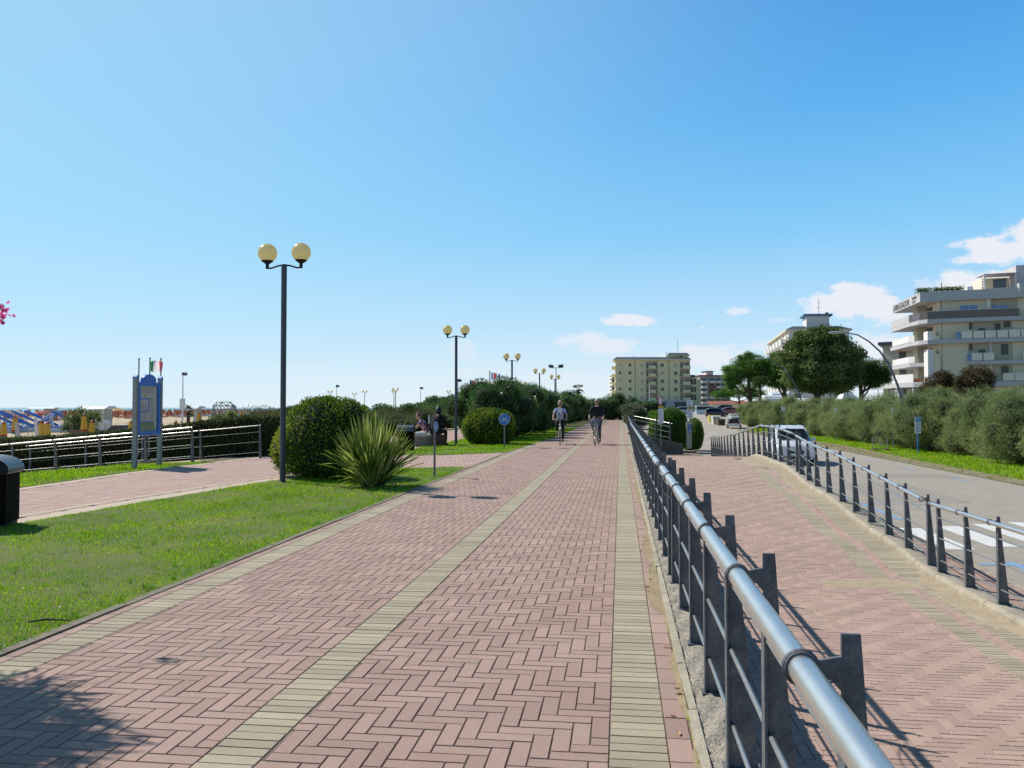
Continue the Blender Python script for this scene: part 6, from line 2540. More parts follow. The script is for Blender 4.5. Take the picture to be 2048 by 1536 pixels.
def far_car(x, ybase, d, rz, st, W, pm, lb, name='parked_car', cat='car'):
    p = at(x, ybase, d)
    return car(name, lb, (p.x, p.y, p.z), rz, st, W, pm, cat, 'cars parked at the far square', wheels=(-1.3, 1.35) if st is not VAN else (-1.7, 1.6))


far_car(1416, 832, 190, YAW + PI / 2, VAN, 1.9, m_cblue, 'pale blue delivery van seen from the side at the far square', 'delivery_van', 'van')
far_car(1432, 833.5, 144, YAW - PI / 2 + PI, HATCH, 1.7, m_cdark, 'dark blue hatchback side-on in front of the pale blue van')
far_car(1455, 829, 170, YAW - PI / 2, HATCH, 1.7, m_cred, 'dark red car at the end of the far parking row')
far_car(1446, 824, 200, YAW - PI / 2, MPV, 1.7, m_cdark, 'dark people carrier behind the hatchback in the far row')
far_car(1361, 829, 190, YAW - PI / 2, MPV, 1.7, m_clilac, 'silver car roof showing over the clipped hedge')
far_car(1332, 829, 200, YAW - PI / 2, HATCH, 1.7, m_cwhite, 'white car roof showing left of the silver one over the hedge')
far_car(1306, 829, 195, YAW, VAN, 1.7, m_cdark, 'dark van front near the blue board beyond the hedge')

# ------------------------------------------------------------------ recycling bins at the verge
m_dy = mat('yellow_plastic', (.62, .44, .07), .5, var=.1, vscale=4)
m_dw = mat('off_white_plastic', (.62, .60, .52), .5, var=.1, vscale=4)
m_dg = mat('brown_plastic', (.12, .10, .07), .6)
for x, yb_, mm, lb in ((1424, 851, m_dy, 'yellow waste container, leftmost at the kerb beyond the small white car'), (1431, 853, m_dw, 'white waste container beside the yellow one'), (1441, 854, m_dg, 'low dark waste bin right of the white container')):
    p = on(x, yb_, -1.12)
    root = thing('waste_container', lb, 'waste container', (p.x, p.y, -1.13), .2, 'waste containers at the kerb')
    b = MB()
    hh = 1.25 if mm is not m_dg else .9
    b.hexa([(-.42, -.45, .1), (.42, -.45, .1), (.42, .45, .1), (-.42, .45, .1), (-.5, -.55, hh), (.5, -.55, hh), (.5, .55, hh), (-.5, .55, hh)])
    b.build('body', mm, root)
    b = MB()
    b.slab([(-.56, hh), (.56, hh), (.5, hh + .14), (.2, hh + .24), (-.2, hh + .24), (-.5, hh + .14)], 'x', -.52, .52)
    b.build('lid', mm, root)
    b = MB()
    b.box(-.3, .3, -.58, -.555, hh - .35, hh - .15)
    b.build('slot', m_trim, root)

# ------------------------------------------------------------------ wire barrier on the verge
p0, p1 = on(1745, 898, -1.1), on(1773, 899, -1.1)
p0 = at(1745, 898, 50)
p1 = at(1775, 898, 50)
root = thing('barrier', 'small wire mesh barrier with a yellow notice in front of the hedge', 'barrier', (p0.x, p0.y, -1.08), math.atan2(p1.y - p0.y, p1.x - p0.x))
Wb = (p1 - p0).length
b = MB()
b.tube([(0, 0, .12), (0, 0, .82), (Wb, 0, .82), (Wb, 0, .12), (0, 0, .12)], .028, 6)
for i in range(1, 12):
    b.tube([(Wb * i / 12, 0, .12), (Wb * i / 12, 0, .82)], .005, 4)
b.build('frame', m_rod, root)
for x in (.05, Wb - .1):
    b = MB()
    b.box(x - .05, x + .15, -.25, .25, 0, .12)
    b.build('foot', m_rust, root)
b = MB()
b.box(Wb * .42, Wb * .62, -.03, -.022, .35, .8)
b.build('notice', mat('yellow_notice', (.68, .58, .12), .6), root)
b = MB()
b.box(Wb * .44, Wb * .60, -.034, -.0305, .37, .58)
b.build('notice', m_paper, root)

# ------------------------------------------------------------------ posts and boards in the hedge line
for x, yt, yb_, d, lb in ((1835, 834, 905, 44.5, 'tall blue and white banner post in front of the nearest hedge'), (1564, 812, 858, 82, 'white marker post in the hedge below the bright pine'), (1531.5, 823, 846, 90, 'small white notice on a post beside the parked car'), (1568, 814, 826, 81, 'small white notice below the second pine'),
                          (1590, 812, 826, 75, 'small white notice left of the big tree'), (1671, 815, 828, 61, 'small pale notice in the middle of the hedge'), (1786, 815, 826, 48, 'small pale notice below the right pine')):
    p = at(x, yt, d * (1.075 if x != 1835 else 1.03))
    zb_ = -1.12
    root = thing('notice_post', lb, 'notice', (p.x, p.y, zb_), 0, 'notices along the hedge')
    h = p.z - zb_
    b = MB()
    b.tube([(0, 0, 0), (0, 0, h)], .03, 6)
    b.build('post', m_signblue if x == 1835 else m_signgrey, root)
    hp = .9 if x == 1835 else min(h * .4, .45)
    b = MB()
    b.box(*((-.16, .16) if x == 1835 else (-.1, .1)), -.05, -.032, h - hp, h)
    o = b.build('panel', m_signwhite, root)
    if x == 1835:
        b = MB()
        b.box(-.15, .15, -.056, -.0505, h - .28, h - .04)
        for k in range(5):
            b.box(-.13, .12, -.056, -.0505, h - .40 - k * .1, h - .36 - k * .1)
        b.build('print', mat('light_blue_print', (.2, .42, .62), .6), o)

# ------------------------------------------------------------------ signs and ticket machine by the clipped hedge
m_red = mat('red_sign_paint', (.42, .04, .03), .5)
root = thing('no_vehicles_sign', 'oval-looking red ringed sign above a white text panel by the clipped hedge', 'road sign', at_base(1322, 892, 44, 0))
o0 = Vector(root.location)
zt = at(1320, 792, 44).z - o0.z
rzs = math.radians(58)
b = MB()
b.tube([(0, 0, 0), (0, 0, zt)], .03, 8)
b.build('post', m_signgrey, root)
kz = 44 / FPX


def zpx(y, d=44):
    return at(1320, y, d).z - o0.z


b = MB()
R_ = (zpx(792) - zpx(811)) / 2
b.lathe([(R_, -.006), (R_, .006)], (0, 0, 0), 32, axis='y')
d_ = b.build('disc', m_red, root)
d_.location = (-.03, -.06, zpx(801.5))
d_.rotation_euler[2] = rzs
b = MB()
b.lathe([(R_ * .74, -.012), (R_ * .74, -.0065)], (0, 0, 0), 32, axis='y')
b.build('white_field', m_signwhite, d_)
b = MB()
b.box(-.13, .13, -.05, -.04, zpx(816.5), zpx(812))
b.build('small_plate', m_dy, root)
b = MB()
b.box(-.135, .135, -.05, -.04, zpx(847), zpx(817.5))
o = b.build('text_panel', m_signwhite, root)
b = MB()
for k in range(9):
    zz = zpx(820 + k * 2.9)
    b.box(-.11, .10 - .03 * (k % 3), -.054, -.0505, zz - .018, zz)
b.build('print', m_ink, o)

root = thing('parking_sign', 'stacked white parking panels with a yellow band right of the bright hedge', 'road sign', at_base(1380, 892, 47, 0))
o0 = Vector(root.location)
zq = lambda y: at(1380, y, 47).z - o0.z
b = MB()
b.tube([(0, 0, 0), (0, 0, zq(800))], .03, 8)
b.build('post', m_signgrey, root)
for nm, y0, y1, mm in (('panel', 800.5, 812.5, m_signwhite), ('yellow_band', 812.8, 818.5, m_dy), ('panel', 819, 837, m_signwhite)):
    b = MB()
    b.box(-.17, .17, -.05, -.04, zq(y1), zq(y0))
    o = b.build(nm, mm, root)
    b = MB()
    if nm == 'panel':
        for k in range(4 if y0 < 805 else 5):
            zz = zq(y0 + 2.2 + k * 2.8)
            b.box(-.13, .11 - .05 * (k % 2), -.054, -.0505, zz - .022, zz)
    else:
        b.box(-.12, .12, -.054, -.0505, zq(817), zq(814.5))
    b.build('print', m_ink, o)

pm_ = at_base(1378, 897, 48, 0)
root = thing('ticket_machine', 'pale pillar-shaped parking ticket machine with a dark blue face', 'ticket machine', pm_)
o0 = Vector(pm_)
zq = lambda y: at(1378, y, 48).z - o0.z
b = MB()
b.box(-.15, .15, -.12, .12, 0, zq(847))
b.build('cabinet', mat('beige_metal', (.46, .42, .33), .6, var=.15, vscale=10), root)
b = MB()
b.box(-.16, .16, -.14, .14, zq(847), zq(845))
b.build('cap', m_hband, root)
b = MB()
b.box(-.06, .14, -.135, -.121, zq(866), zq(849))
o = b.build('face', m_bblue, root)
b = MB()
b.box(0, .11, -.142, -.1355, zq(858), zq(852))
b.build('display', m_glass, o)
b = MB()
b.box(0, .10, -.142, -.1355, zq(864), zq(860))
b.build('label', m_signwhite, o)

# low dark wall on the far side of the landing, flanking the way down to the road
b = MB()
qa, qb = at(1300, 880, 46), at(1366, 880, 46)
root = thing('low_wall', 'low dark stone wall in the shade below the pale railing', 'wall', (qa.x, qa.y, -1.12))
b.hexa([(-1.2, 0, 0), (qb.x - qa.x, qb.y - qa.y, 0), (qb.x - qa.x, qb.y - qa.y + .25, 0), (-1.2, .25, 0), (-1.2, 0, 1.25), (qb.x - qa.x, qb.y - qa.y, .62), (qb.x - qa.x, qb.y - qa.y + .25, .62), (-1.2, .25, 1.25)])
b.build('wall', mat('dark_wall_stone', (.16, .14, .11), .9, var=.4, vscale=5, bump=.5, bscale=20), root)
# far blue sign disc and bollard lamps near the yellow block
p = at(1299, 818, 120)
root = thing('blue_disc_sign', 'far blue round sign on a pale pole left of the red ringed sign', 'road sign', (p.x, p.y, -.6))
b = MB()
b.tube([(0, 0, 0), (0, 0, 5.4)], .05, 6)
b.build('post', m_white, root)
b = MB()
b.lathe([(.36, -.05), (.36, -.02)], (0, -.06, p.z + .6), 20, axis='y')
b.build('disc', m_signblue, root)
# ------------------------------------------------------------------ people and bicycles
m_skin = mat('skin', (.52, .30, .21), .55)
m_blond = mat('blonde_hair', (.58, .44, .24), .6, var=.3, vscale=60)
m_greyh = mat('white_hair', (.62, .60, .56), .6)
m_redh = mat('auburn_hair', (.16, .06, .035), .6)
m_blackh = mat('black_hair', (.012, .012, .014), .5)


def printcloth(name, c1, c2, c3, scale):
    m = bpy.data.materials.new(name)
    m.use_nodes = True
    N, L = m.node_tree.nodes, m.node_tree.links
    b = N['Principled BSDF']
    b.inputs['Roughness'].default_value = .8
    v = N.new('ShaderNodeTexVoronoi')
    v.inputs['Scale'].default_value = scale
    g = N.new('ShaderNodeNewGeometry')
    L.new(g.outputs['Position'], v.inputs['Vector'])
    r = N.new('ShaderNodeValToRGB')
    r.color_ramp.interpolation = 'CONSTANT'
    e = r.color_ramp.elements
    e[0].position, e[0].color = 0, (*c2, 1)
    e[1].position, e[1].color = .45, (*c1, 1)
    k = e.new(.75)
    k.color = (*c3, 1)
    sp = N.new('ShaderNodeSeparateColor')
    L.new(v.outputs['Color'], sp.inputs[0])
    L.new(sp.outputs[0], r.inputs['Fac'])
    L.new(r.outputs['Color'], b.inputs['Base Color'])
    return m


m_blouse = printcloth('flowered_blouse', (.72, .72, .74), (.10, .18, .45), (.66, .66, .7), 17)
m_rshirt = printcloth('red_flowered_shirt', (.36, .03, .05), (.62, .36, .42), (.12, .08, .25), 18)
m_navy = mat('navy_jumper', (.008, .010, .022), .9)
m_blackc = mat('black_cloth', (.012, .013, .018), .9)
m_jean = mat('grey_trousers', (.07, .08, .09), .9)
m_dtr = mat('dark_trousers', (.02, .017, .02), .9)
m_wtr = mat('white_shorts', (.66, .64, .60), .85)
m_shoe = mat('brown_shoe', (.09, .035, .025), .6)


def skin(name, verts, edges, m, parent, root, sub=2):
    bm = bmesh.new()
    lay = bm.verts.layers.skin.verify()
    vs = {}
    for k, (p, r) in verts.items():
        v = bm.verts.new(p)
        v[lay].radius = r if isinstance(r, tuple) else (r, r)
        v[lay].use_root = (k == root)
        vs[k] = v
    for a, c in edges:
        bm.edges.new((vs[a], vs[c]))
    me = bpy.data.meshes.new(name)
    bm.to_mesh(me)
    bm.free()
    me.materials.append(m)
    o = bpy.data.objects.new(name, me)
    COL.objects.link(o)
    o.parent = parent
    s_ = o.modifiers.new('skin', 'SKIN')
    s_.use_smooth_shade = True
    u = o.modifiers.new('sub', 'SUBSURF')
    u.levels = u.render_levels = sub
    return o


def person(label, loc, rz, J, top, bottom, hair, hairstyle, skinm=m_skin, sleeves='short', legs='long', glasses=False, sc=1.0, jacket=False, fem=False):
    """J: joint positions; body is one continuous skinned surface; clothes are slightly larger skins over it"""
    root = thing('person', label, 'person', loc, rz)
    root.scale = (sc, sc, sc)
    V, E = {}, []
    tw = .118 if fem else .135
    V['pel'] = (J['pel'], (.135, .115))
    V['wai'] = (J['wai'], (tw, .095))
    V['che'] = (J['che'], (tw + .02, .11))
    V['nb'] = (J['nb'], (.06, .06))
    V['nk'] = (J['nk'], (.052, .055))
    E += [('pel', 'wai'), ('wai', 'che'), ('che', 'nb'), ('nb', 'nk')]
    for s in 'lr':
        V['sh' + s] = (J['sh' + s], .06)
        V['el' + s] = (J['el' + s], .038)
        V['wr' + s] = (J['wr' + s], .027)
        V['pa' + s] = (J['pa' + s], (.036, .022))
        V['hp' + s] = (J['hp' + s], .088)
        V['kn' + s] = (J['kn' + s], .058)
        V['cf' + s] = (tuple(Vector(J['kn' + s]).lerp(Vector(J['an' + s]), .35)), .053)
        V['an' + s] = (J['an' + s], .036)
        V['to' + s] = (J['to' + s], (.042, .026))
        E += [('nb', 'sh' + s), ('sh' + s, 'el' + s), ('el' + s, 'wr' + s), ('wr' + s, 'pa' + s), ('pel', 'hp' + s), ('hp' + s, 'kn' + s), ('kn' + s, 'cf' + s), ('cf' + s, 'an' + s), ('an' + s, 'to' + s)]
        # five fingers from the palm, closed downwards round the grip
        d = (Vector(J['pa' + s]) - Vector(J['wr' + s])).normalized()
        side = d.cross(Vector((0, 0, 1))).normalized()
        for k in range(4):
            f0 = Vector(J['pa' + s]) + side * (k - 1.5) * .02 + d * .03
            f1 = f0 + d * (.03 - .004 * abs(k - 1.5))
            f2 = f1 + Vector((0, 0, -.03)) + d * .002
            V['f%d%s' % (k, s)], V['g%d%s' % (k, s)] = (tuple(f0), .010), (tuple(f1), .009)
            V['h%d%s' % (k, s)] = (tuple(f2), .008)
            E += [('pa' + s, 'f%d%s' % (k, s)), ('f%d%s' % (k, s), 'g%d%s' % (k, s)), ('g%d%s' % (k, s), 'h%d%s' % (k, s))]
        inn = 1 if s == 'r' else -1
        t0 = Vector(J['pa' + s]) - d * .01 + side * .035 * inn
        t1 = t0 + d * .03 + Vector((0, 0, -.02))
        V['t0' + s], V['t1' + s] = (tuple(t0), .011), (tuple(t1), .009)
        E += [('pa' + s, 't0' + s), ('t0' + s, 't1' + s)]
    skin('body', V, E, skinm, root, 'pel')
    # head with brow, nose, chin and ears
    hd, hr = J['hd'], J.get('hrz', 0)
    b = MB()
    b.ball((0, 0, 0), 1, 22)
    vs = []
    for x, y, z in b.v:
        w_ = .078 * (1 - .18 * max(0, -z) ** 1.5)
        vs.append((x * w_, y * .098 - (.012 * max(0, -z) if y < 0 else 0), z * .122))
    b.v = vs
    b.ball((0, -.103, -.012), .014, 8, sz=1.5)
    for u in (-1, 1):
        b.ball((u * .078, .004, -.005), .018, 8, sz=1.5)
        b.ball((u * .03, -.088, .012), .012, 8)
    h = b.build('head', skinm, root, smooth=True)
    h.location = hd
    h.rotation_euler = (J.get('tilt', 0), 0, hr)
    b = MB()
    b.ball((0, -.091, -.052), .022, 8, sz=.28)
    b.build('mouth', mat('lips', (.35, .10, .09), .5), h)
    # hair
    b = MB()
    b.ball((0, .014, .016), 1, 22)
    vs = []
    puff = {'bob': 1.30, 'short': 1.09, 'long': 1.25, 'crop': 1.12}[hairstyle]
    for x, y, z in b.v:
        y0_, z0_ = y, z
        f = puff
        if y < -.35 and z < .55:
            f = .80                                # leaves the face free
        if z < -.35:
            f = {'bob': 1.1, 'short': .7, 'long': 1.2, 'crop': .8}[hairstyle] if y > -.2 else .6
        vs.append((x * .080 * f, y * .10 * f + .014, z * .124 * (f if z > -.2 else min(f, 1.02)) + .012))
    b.v = vs
    b.build('hair', hair, h, smooth=True)
    if glasses:
        b = MB()
        for u in (-1, 1):
            b.lathe([(.026, -.006), (.026, .004)], (u * .032, -.104, .012), 12, axis='y')
        b.box(-.012, .012, -.108, -.102, .012, .02)
        for u in (-1, 1):
            b.box(u * .062 - .004, u * .082 + .002 if u > 0 else u * .082 + .008, -.10, .0, .01, .018)
        b.build('sunglasses', m_black, h)
    # top
    V, E = {}, []
    q = 1.16 if not jacket else 1.5
    V['hem'] = (tuple(Vector(J['pel']) + Vector((0, 0, -.02))), (.155 * q / 1.16, .13 * q / 1.16))
    V['wai'] = (J['wai'], (tw * q, .105 * q))
    V['che'] = (J['che'], ((tw + .02) * q, .12 * q))
    V['nb'] = (tuple(Vector(J['nb']) - Vector((0, 0, .01))), (.085, .075))
    E = [('hem', 'wai'), ('wai', 'che'), ('che', 'nb')]
    for s in 'lr':
        sh, el, wr = Vector(J['sh' + s]), Vector(J['el' + s]), Vector(J['wr' + s])
        V['sh' + s] = (tuple(sh), .075 * (1 if not jacket else 1.25))
        e = sh.lerp(el, .75) if sleeves == 'short' else el
        V['e' + s] = (tuple(e), (.058 if sleeves == 'short' else .05) * (1 if not jacket else 1.3))
        E += [('nb', 'sh' + s), ('sh' + s, 'e' + s)]
        if sleeves in ('long', 'mid'):
            V['w' + s] = (tuple(el.lerp(wr, .9 if sleeves == 'long' else .45)), .042)
            E.append(('e' + s, 'w' + s))
    skin('jacket' if jacket else 'shirt', V, E, top, root, 'hem')
    V = {'pel': (tuple(Vector(J['pel']) - Vector((0, 0, .01))), (.15, .128))}
    E = []
    for s in 'lr':
        hp, kn, an = Vector(J['hp' + s]), Vector(J['kn' + s]), Vector(J['an' + s])
        V['hp' + s] = (tuple(hp), .102)
        E.append(('pel', 'hp' + s))
        if legs == 'long':
            V['kn' + s] = (tuple(kn), .07)
            V['an' + s] = (tuple(kn.lerp(an, .93)), .052)
            E += [('hp' + s, 'kn' + s), ('kn' + s, 'an' + s)]
        else:
            V['kn' + s] = (tuple(hp.lerp(kn, .8)), .082)
            E += [('hp' + s, 'kn' + s)]
    skin('trousers' if legs == 'long' else 'shorts', V, E, bottom, root, 'pel')
    for s in 'lr':
        an, to = Vector(J['an' + s]), Vector(J['to' + s])
        skin('shoe', {'a': (tuple(an - Vector((0, 0, .02))), (.045, .045)), 'b': (tuple(an.lerp(to, .6) - Vector((0, 0, .01))), (.048, .036)), 'c': (tuple(to), (.044, .028))}, [('a', 'b'), ('b', 'c')], m_shoe, root, 'a', 1)
    return root


def bicycle(label, loc, rz, frame_m, basket=False, steer=0.0):
    root = thing('bicycle', label, 'bicycle', loc, rz)
    R = .335
    for y, nm in ((-.56, 'front_wheel'), (.52, 'rear_wheel')):
        b = MB()
        b.ring((0, 0, 0), R, .020, axis='x', n=36, k=6)
        w_ = b.build(nm, m_tyre, root, smooth=True)
        w_.location = (0, y, R + .018)
        b = MB()
        b.ring((0, 0, 0), R - .022, .010, axis='x', n=36, k=5)
        b.tube([(-.04, 0, 0), (.04, 0, 0)], .022, 8)
        for k in range(18):
            a = 2 * PI * k / 18
            b.tube([((-1) ** k * .02, 0, 0), (0, (R - .02) * math.cos(a), (R - .02) * math.sin(a))], .0018, 3, caps=False)
        b.build('rim', m_rim, w_)
        b = MB()
        nn = 12
        a0, a1 = (.1, 2.3) if y < 0 else (.2, 2.9)
        pts = [(0, (R + .045) * math.cos(a), (R + .045) * math.sin(a)) for a in np.linspace(a0, a1, nn)]
        b.tube(pts, .022, 6, sy=.4)
        g = b.build('mudguard', frame_m, root, smooth=True)
        g.location = (0, y, R + .018)
    zh = R + .018
    b = MB()
    bb, hd_, st_ = (0, .02, .28), (0, -.36, .82), (0, .22, .72)
    for p0, p1, r_ in ((bb, hd_, .018), (bb, st_, .016), ((0, .16, .55), hd_, .016), ((-.04, .52, zh), bb, .010), ((.04, .52, zh), bb, .010), ((-.04, .52, zh), st_, .009), ((.04, .52, zh), st_, .009), ((0, -.34, .76), (0, -.38, .90), .022)):
        b.tube([p0, p1], r_, 8)
    b.build('frame', frame_m, root, smooth=True)
    b = MB()
    for u in (-1, 1):
        b.tube([(u * .05, -.37, .72), (u * .05, -.43, .52), (u * .05, -.56, zh)], .011, 6)
    b.tube([(-.05, -.37, .72), (.05, -.37, .72)], .014, 6)
    b.build('fork', frame_m, root)
    b = MB()
    b.tube([(0, -.385, .9), (0, -.40, 1.0)], .013, 8)
    b.tube([(-.28, -.20, 1.0), (-.24, -.30, 1.02), (-.12, -.40, 1.02), (0, -.42, 1.0), (.12, -.40, 1.02), (.24, -.30, 1.02), (.28, -.20, 1.0)], .012, 8)
    hb = b.build('handlebar', m_rim, root, smooth=True)
    for u in (-1, 1):
        b = MB()
        b.tube([(u * .283, -.19, .998), (u * .25, -.285, 1.018)], .018, 8)
        b.build('grip', m_black, hb)
    b = MB()
    b.tube([st_, (0, .25, .88)], .012, 6)
    b.build('seat_post', m_rim, root)
    b = MB()
    b.hexa([(-.03, .08, .88), (.03, .08, .88), (.10, .36, .90), (-.10, .36, .90), (-.02, .09, .925), (.02, .09, .925), (.09, .36, .955), (-.09, .36, .955)])
    b.build('saddle', m_black, root)
    b = MB()
    b.tube([(-.05, .02, .28), (.05, .02, .28)], .03, 10)
    b.tube([(.06, .02, .28), (.065, .03, .12)], .010, 6)
    b.tube([(-.06, .02, .28), (-.065, .01, .44)], .010, 6)
    b.build('crank', m_rim, root)
    for x, y, z in ((.11, .03, .11), (-.11, .01, .45)):
        b = MB()
        b.box(x - .05, x + .05, y - .04, y + .04, z - .01, z + .01)
        b.build('pedal', m_black, root)
    b = MB()
    b.ball((0, -.47, .80), .045, 12, sz=.9)
    b.build('headlamp', m_rim, root, smooth=True)
    if basket:
        b = MB()
        m_bk = mat('grey_basket_wire', (.22, .24, .30), .6)
        t0, t1 = (-.17, .17, -.72, -.46), (-.13, .13, -.68, -.48)
        for k in range(6):
            f = k / 5
            x1_, ya, yb_ = .13 + .06 * f, -.68 - .04 * f, -.48 + .02 * f
            z = .72 + .25 * f
            b.tube([(-x1_, ya, z), (x1_, ya, z), (x1_, yb_, z), (-x1_, yb_, z), (-x1_, ya, z)], .005 if k < 5 else .009, 5)
        for k in range(15):
            u = -1 + 2 * k / 14
            b.tube([(u * .13, -.68, .72), (u * .19, -.72, .97)], .0035, 4)
            b.tube([(u * .13, -.48, .72), (u * .19, -.46, .97)], .0035, 4)
        for k in range(7):
            v = k / 6
            for u in (-1, 1):
                b.tube([(u * .13, -.68 + .2 * v, .72), (u * .19, -.72 + .26 * v, .97)], .0035, 4)
        b.box(-.13, .13, -.68, -.48, .715, .722)
        b.build('basket', m_bk, root)
    return root


RID = dict(pel=(0, .22, .99), wai=(0, .19, 1.14), che=(0, .12, 1.32), nb=(0, .06, 1.46), nk=(0, .03, 1.52), hd=(0, -.005, 1.655),
           shl=(-.185, .07, 1.43), shr=(.185, .07, 1.43), ell=(-.275, -.02, 1.20), elr=(.275, -.02, 1.20), wrl=(-.275, -.16, 1.05), wrr=(.275, -.16, 1.05),
           pal=(-.268, -.215, 1.035), par=(.268, -.215, 1.035), hpl=(-.095, .16, .94), hpr=(.095, .16, .94),
           knl=(-.13, -.24, .86), knr=(.12, -.14, .58), anl=(-.115, -.01, .51), anr=(.115, .08, .19), tol=(-.12, -.13, .47), tor=(.12, -.05, .13))
pr1 = Vector((-2.43, 33.7, 0))
pr2 = Vector((-.94, 33.85, 0))
m_f1 = mat('pale_bike_frame', (.42, .44, .34), .4, metal=.2)
m_f2 = mat('cream_bike_frame', (.60, .58, .40), .4, metal=.2)
J1 = dict(RID)
person('woman with blonde bob and sunglasses in a white and blue flowered blouse, cycling', pr1 + Vector((0, .56, 0)), math.radians(4), J1, m_blouse, m_dtr, m_blond, 'bob', glasses=True, sc=.985, fem=True)
bicycle('bicycle under the woman in the flowered blouse', pr1 + Vector((0, .56, 0)), math.radians(4), m_f1)
b = MB()
J2 = dict(RID)
person('man with white hair and sunglasses in a navy jumper, cycling', pr2 + Vector((0, .56, 0)), math.radians(-6), J2, m_navy, m_jean, m_greyh, 'crop', glasses=True, sleeves='mid', sc=1.04)
bicycle('bicycle with a grey wire basket under the man in navy', pr2 + Vector((0, .56, 0)), math.radians(-6), m_f2, True)

SIT = dict(pel=(0, .10, .52), wai=(0, .07, .68), che=(0, -.02, .88), nb=(0, -.10, 1.02), nk=(0, -.14, 1.07), hd=(0, -.20, 1.17),
           shl=(-.185, -.08, .99), shr=(.185, -.08, .99), ell=(-.24, -.24, .78), elr=(.24, -.24, .78), wrl=(-.17, -.44, .64), wrr=(.17, -.44, .64),
           pal=(-.14, -.50, .62), par=(.14, -.50, .62), hpl=(-.10, .02, .50), hpr=(.10, .02, .50),
           knl=(-.14, -.42, .52), knr=(.14, -.42, .52), anl=(-.13, -.46, .10), anr=(.13, -.50, .10), tol=(-.14, -.60, .04), tor=(.14, -.63, .04), tilt=.25)
pc = on(843, 893)
person('man in a red flowered shirt and white shorts seated on the concrete bench', (pc.x + .08, pc.y, -.02), math.radians(-82), SIT, m_rshirt, m_wtr, m_redh, 'short', legs='short', sc=1.0)
SIT2 = dict(SIT)
SIT2.update(hd=(0, -.16, 1.20), tilt=.1)
pc2 = on(870, 892)
person('person with black hair in a bulky black jacket sitting with the back turned', (pc2.x, pc2.y + .35, -.02), math.radians(168), SIT2, m_blackc, m_blackc, m_blackh, 'long', sleeves='long', jacket=True, sc=1.14)
# ------------------------------------------------------------------ the beach
m_ured = mat('folded_red_canvas', (.38, .07, .04), .85)
m_uor = mat('folded_orange_canvas', (.62, .27, .06), .85)
m_ubei = mat('folded_beige_canvas', (.55, .48, .38), .85)
m_uyel = mat('yellow_canvas', (.64, .38, .05), .85)
m_uteal = mat('teal_canvas', (.05, .20, .18), .85)
m_wood = mat('grey_wood', (.30, .25, .2), .85)
m_bblue2 = mat('pedal_boat_blue', (.03, .17, .55), .35, coat=.3)
m_bwhite = mat('pedal_boat_white', (.68, .72, .76), .4)


def folded(mm, label, name='folded_umbrella', h=2.05, r=.16, bands=None):
    root = thing(name, label, 'umbrella', (0, 0, -50), 0, None)
    b = MB()
    b.tube([(0, 0, 0), (0, 0, h)], .02, 5)
    b.build('pole', m_wood, root)
    b = MB()
    zz = [.62, .75, 1.0, 1.6, 1.95, 2.0]
    rr = [r * .55, r, r * .95, r * .62, r * .2, .03]
    for i in range(5):
        b.lathe([(rr[i], zz[i] * h / 2.05), (rr[i + 1], zz[i + 1] * h / 2.05)], (0, 0, 0), 7)
    b.build('canvas', mm, root)
    return root


protos = [folded(m_ured, 'x'), folded(m_uor, 'x'), folded(m_ubei, 'x')]
cnt = 0
rest = MB()
rg = np.random.default_rng(17)
cells = []
for r_ in range(26):
    X = -112 - r_ * 5.2
    for j in range(120):
        Y = 96 + j * 4.6 + (r_ % 2) * 1.4
        v = Vector((X, Y, .0))
        dz_ = v.dot(FW)
        sx = CX + FPX * v.dot(RT) / dz_
        if -10 < sx < 575:
            cells.append((dz_, X, Y, r_, sx))
cells.sort()
for i, (dd, X, Y, r_, sx) in enumerate(cells):
    k = 0 if (r_ // 2) % 3 != 2 else 1
    if sx > 420 or r_ > 12:
        k = 2 if rg.random() < .6 else 0
    X += rg.normal(0, .15)
    Y += rg.normal(0, .15)
    if i < 230:
        lb = ['folded red beach umbrella in the near rows of the beach', 'folded orange beach umbrella in the near rows of the beach', 'folded beige beach umbrella in the near rows of the beach'][k]
        o = protos[k].copy()
        COL.objects.link(o)
        o.location = (X, Y, -1.2)
        o['label'] = lb
        o['group'] = ['folded red beach umbrellas', 'folded orange beach umbrellas', 'folded beige beach umbrellas'][k]
        for ch in protos[k].children:
            c_ = ch.copy()
            COL.objects.link(c_)
            c_.parent = o
    else:
        rest.lathe([(.09, .65), (.16, .8), (.1, 1.6), (.03, 2.0)], (X, Y, -1.22), 5, m=k)
tag(rest.build('folded_umbrellas', [m_ured, m_uor, m_ubei]), 'mass of folded beach umbrellas reaching to the water', 'umbrellas', kind='stuff')

# loungers stacked on the sand between the rows
m_lred = mat('faded_red_lounger', (.42, .15, .12), .8, island=.3)
m_lgry = mat('grey_lounger', (.30, .31, .34), .8, island=.3)
mbs = MB()
for i in range(900):
    dd, X, Y, r_, sx = cells[int(rg.integers(0, min(len(cells), 900)))]
    X += 2.3 + rg.normal(0, .4)
    Y += rg.normal(0, .8)
    m_ = 0 if sx < 330 else 1
    mbs.hexa([(X, Y, -.95), (X + 1.8, Y, -.95), (X + 1.8, Y + .6, -.95), (X, Y + .6, -.95), (X, Y, -.65 + .4 * rg.random()), (X + 1.8, Y, -.85), (X + 1.8, Y + .6, -.85), (X, Y + .6, -.6)], m_)
tag(mbs.build('loungers', [m_lred, m_lgry]), 'rows of red and grey sun loungers between the umbrellas', 'loungers', kind='stuff')

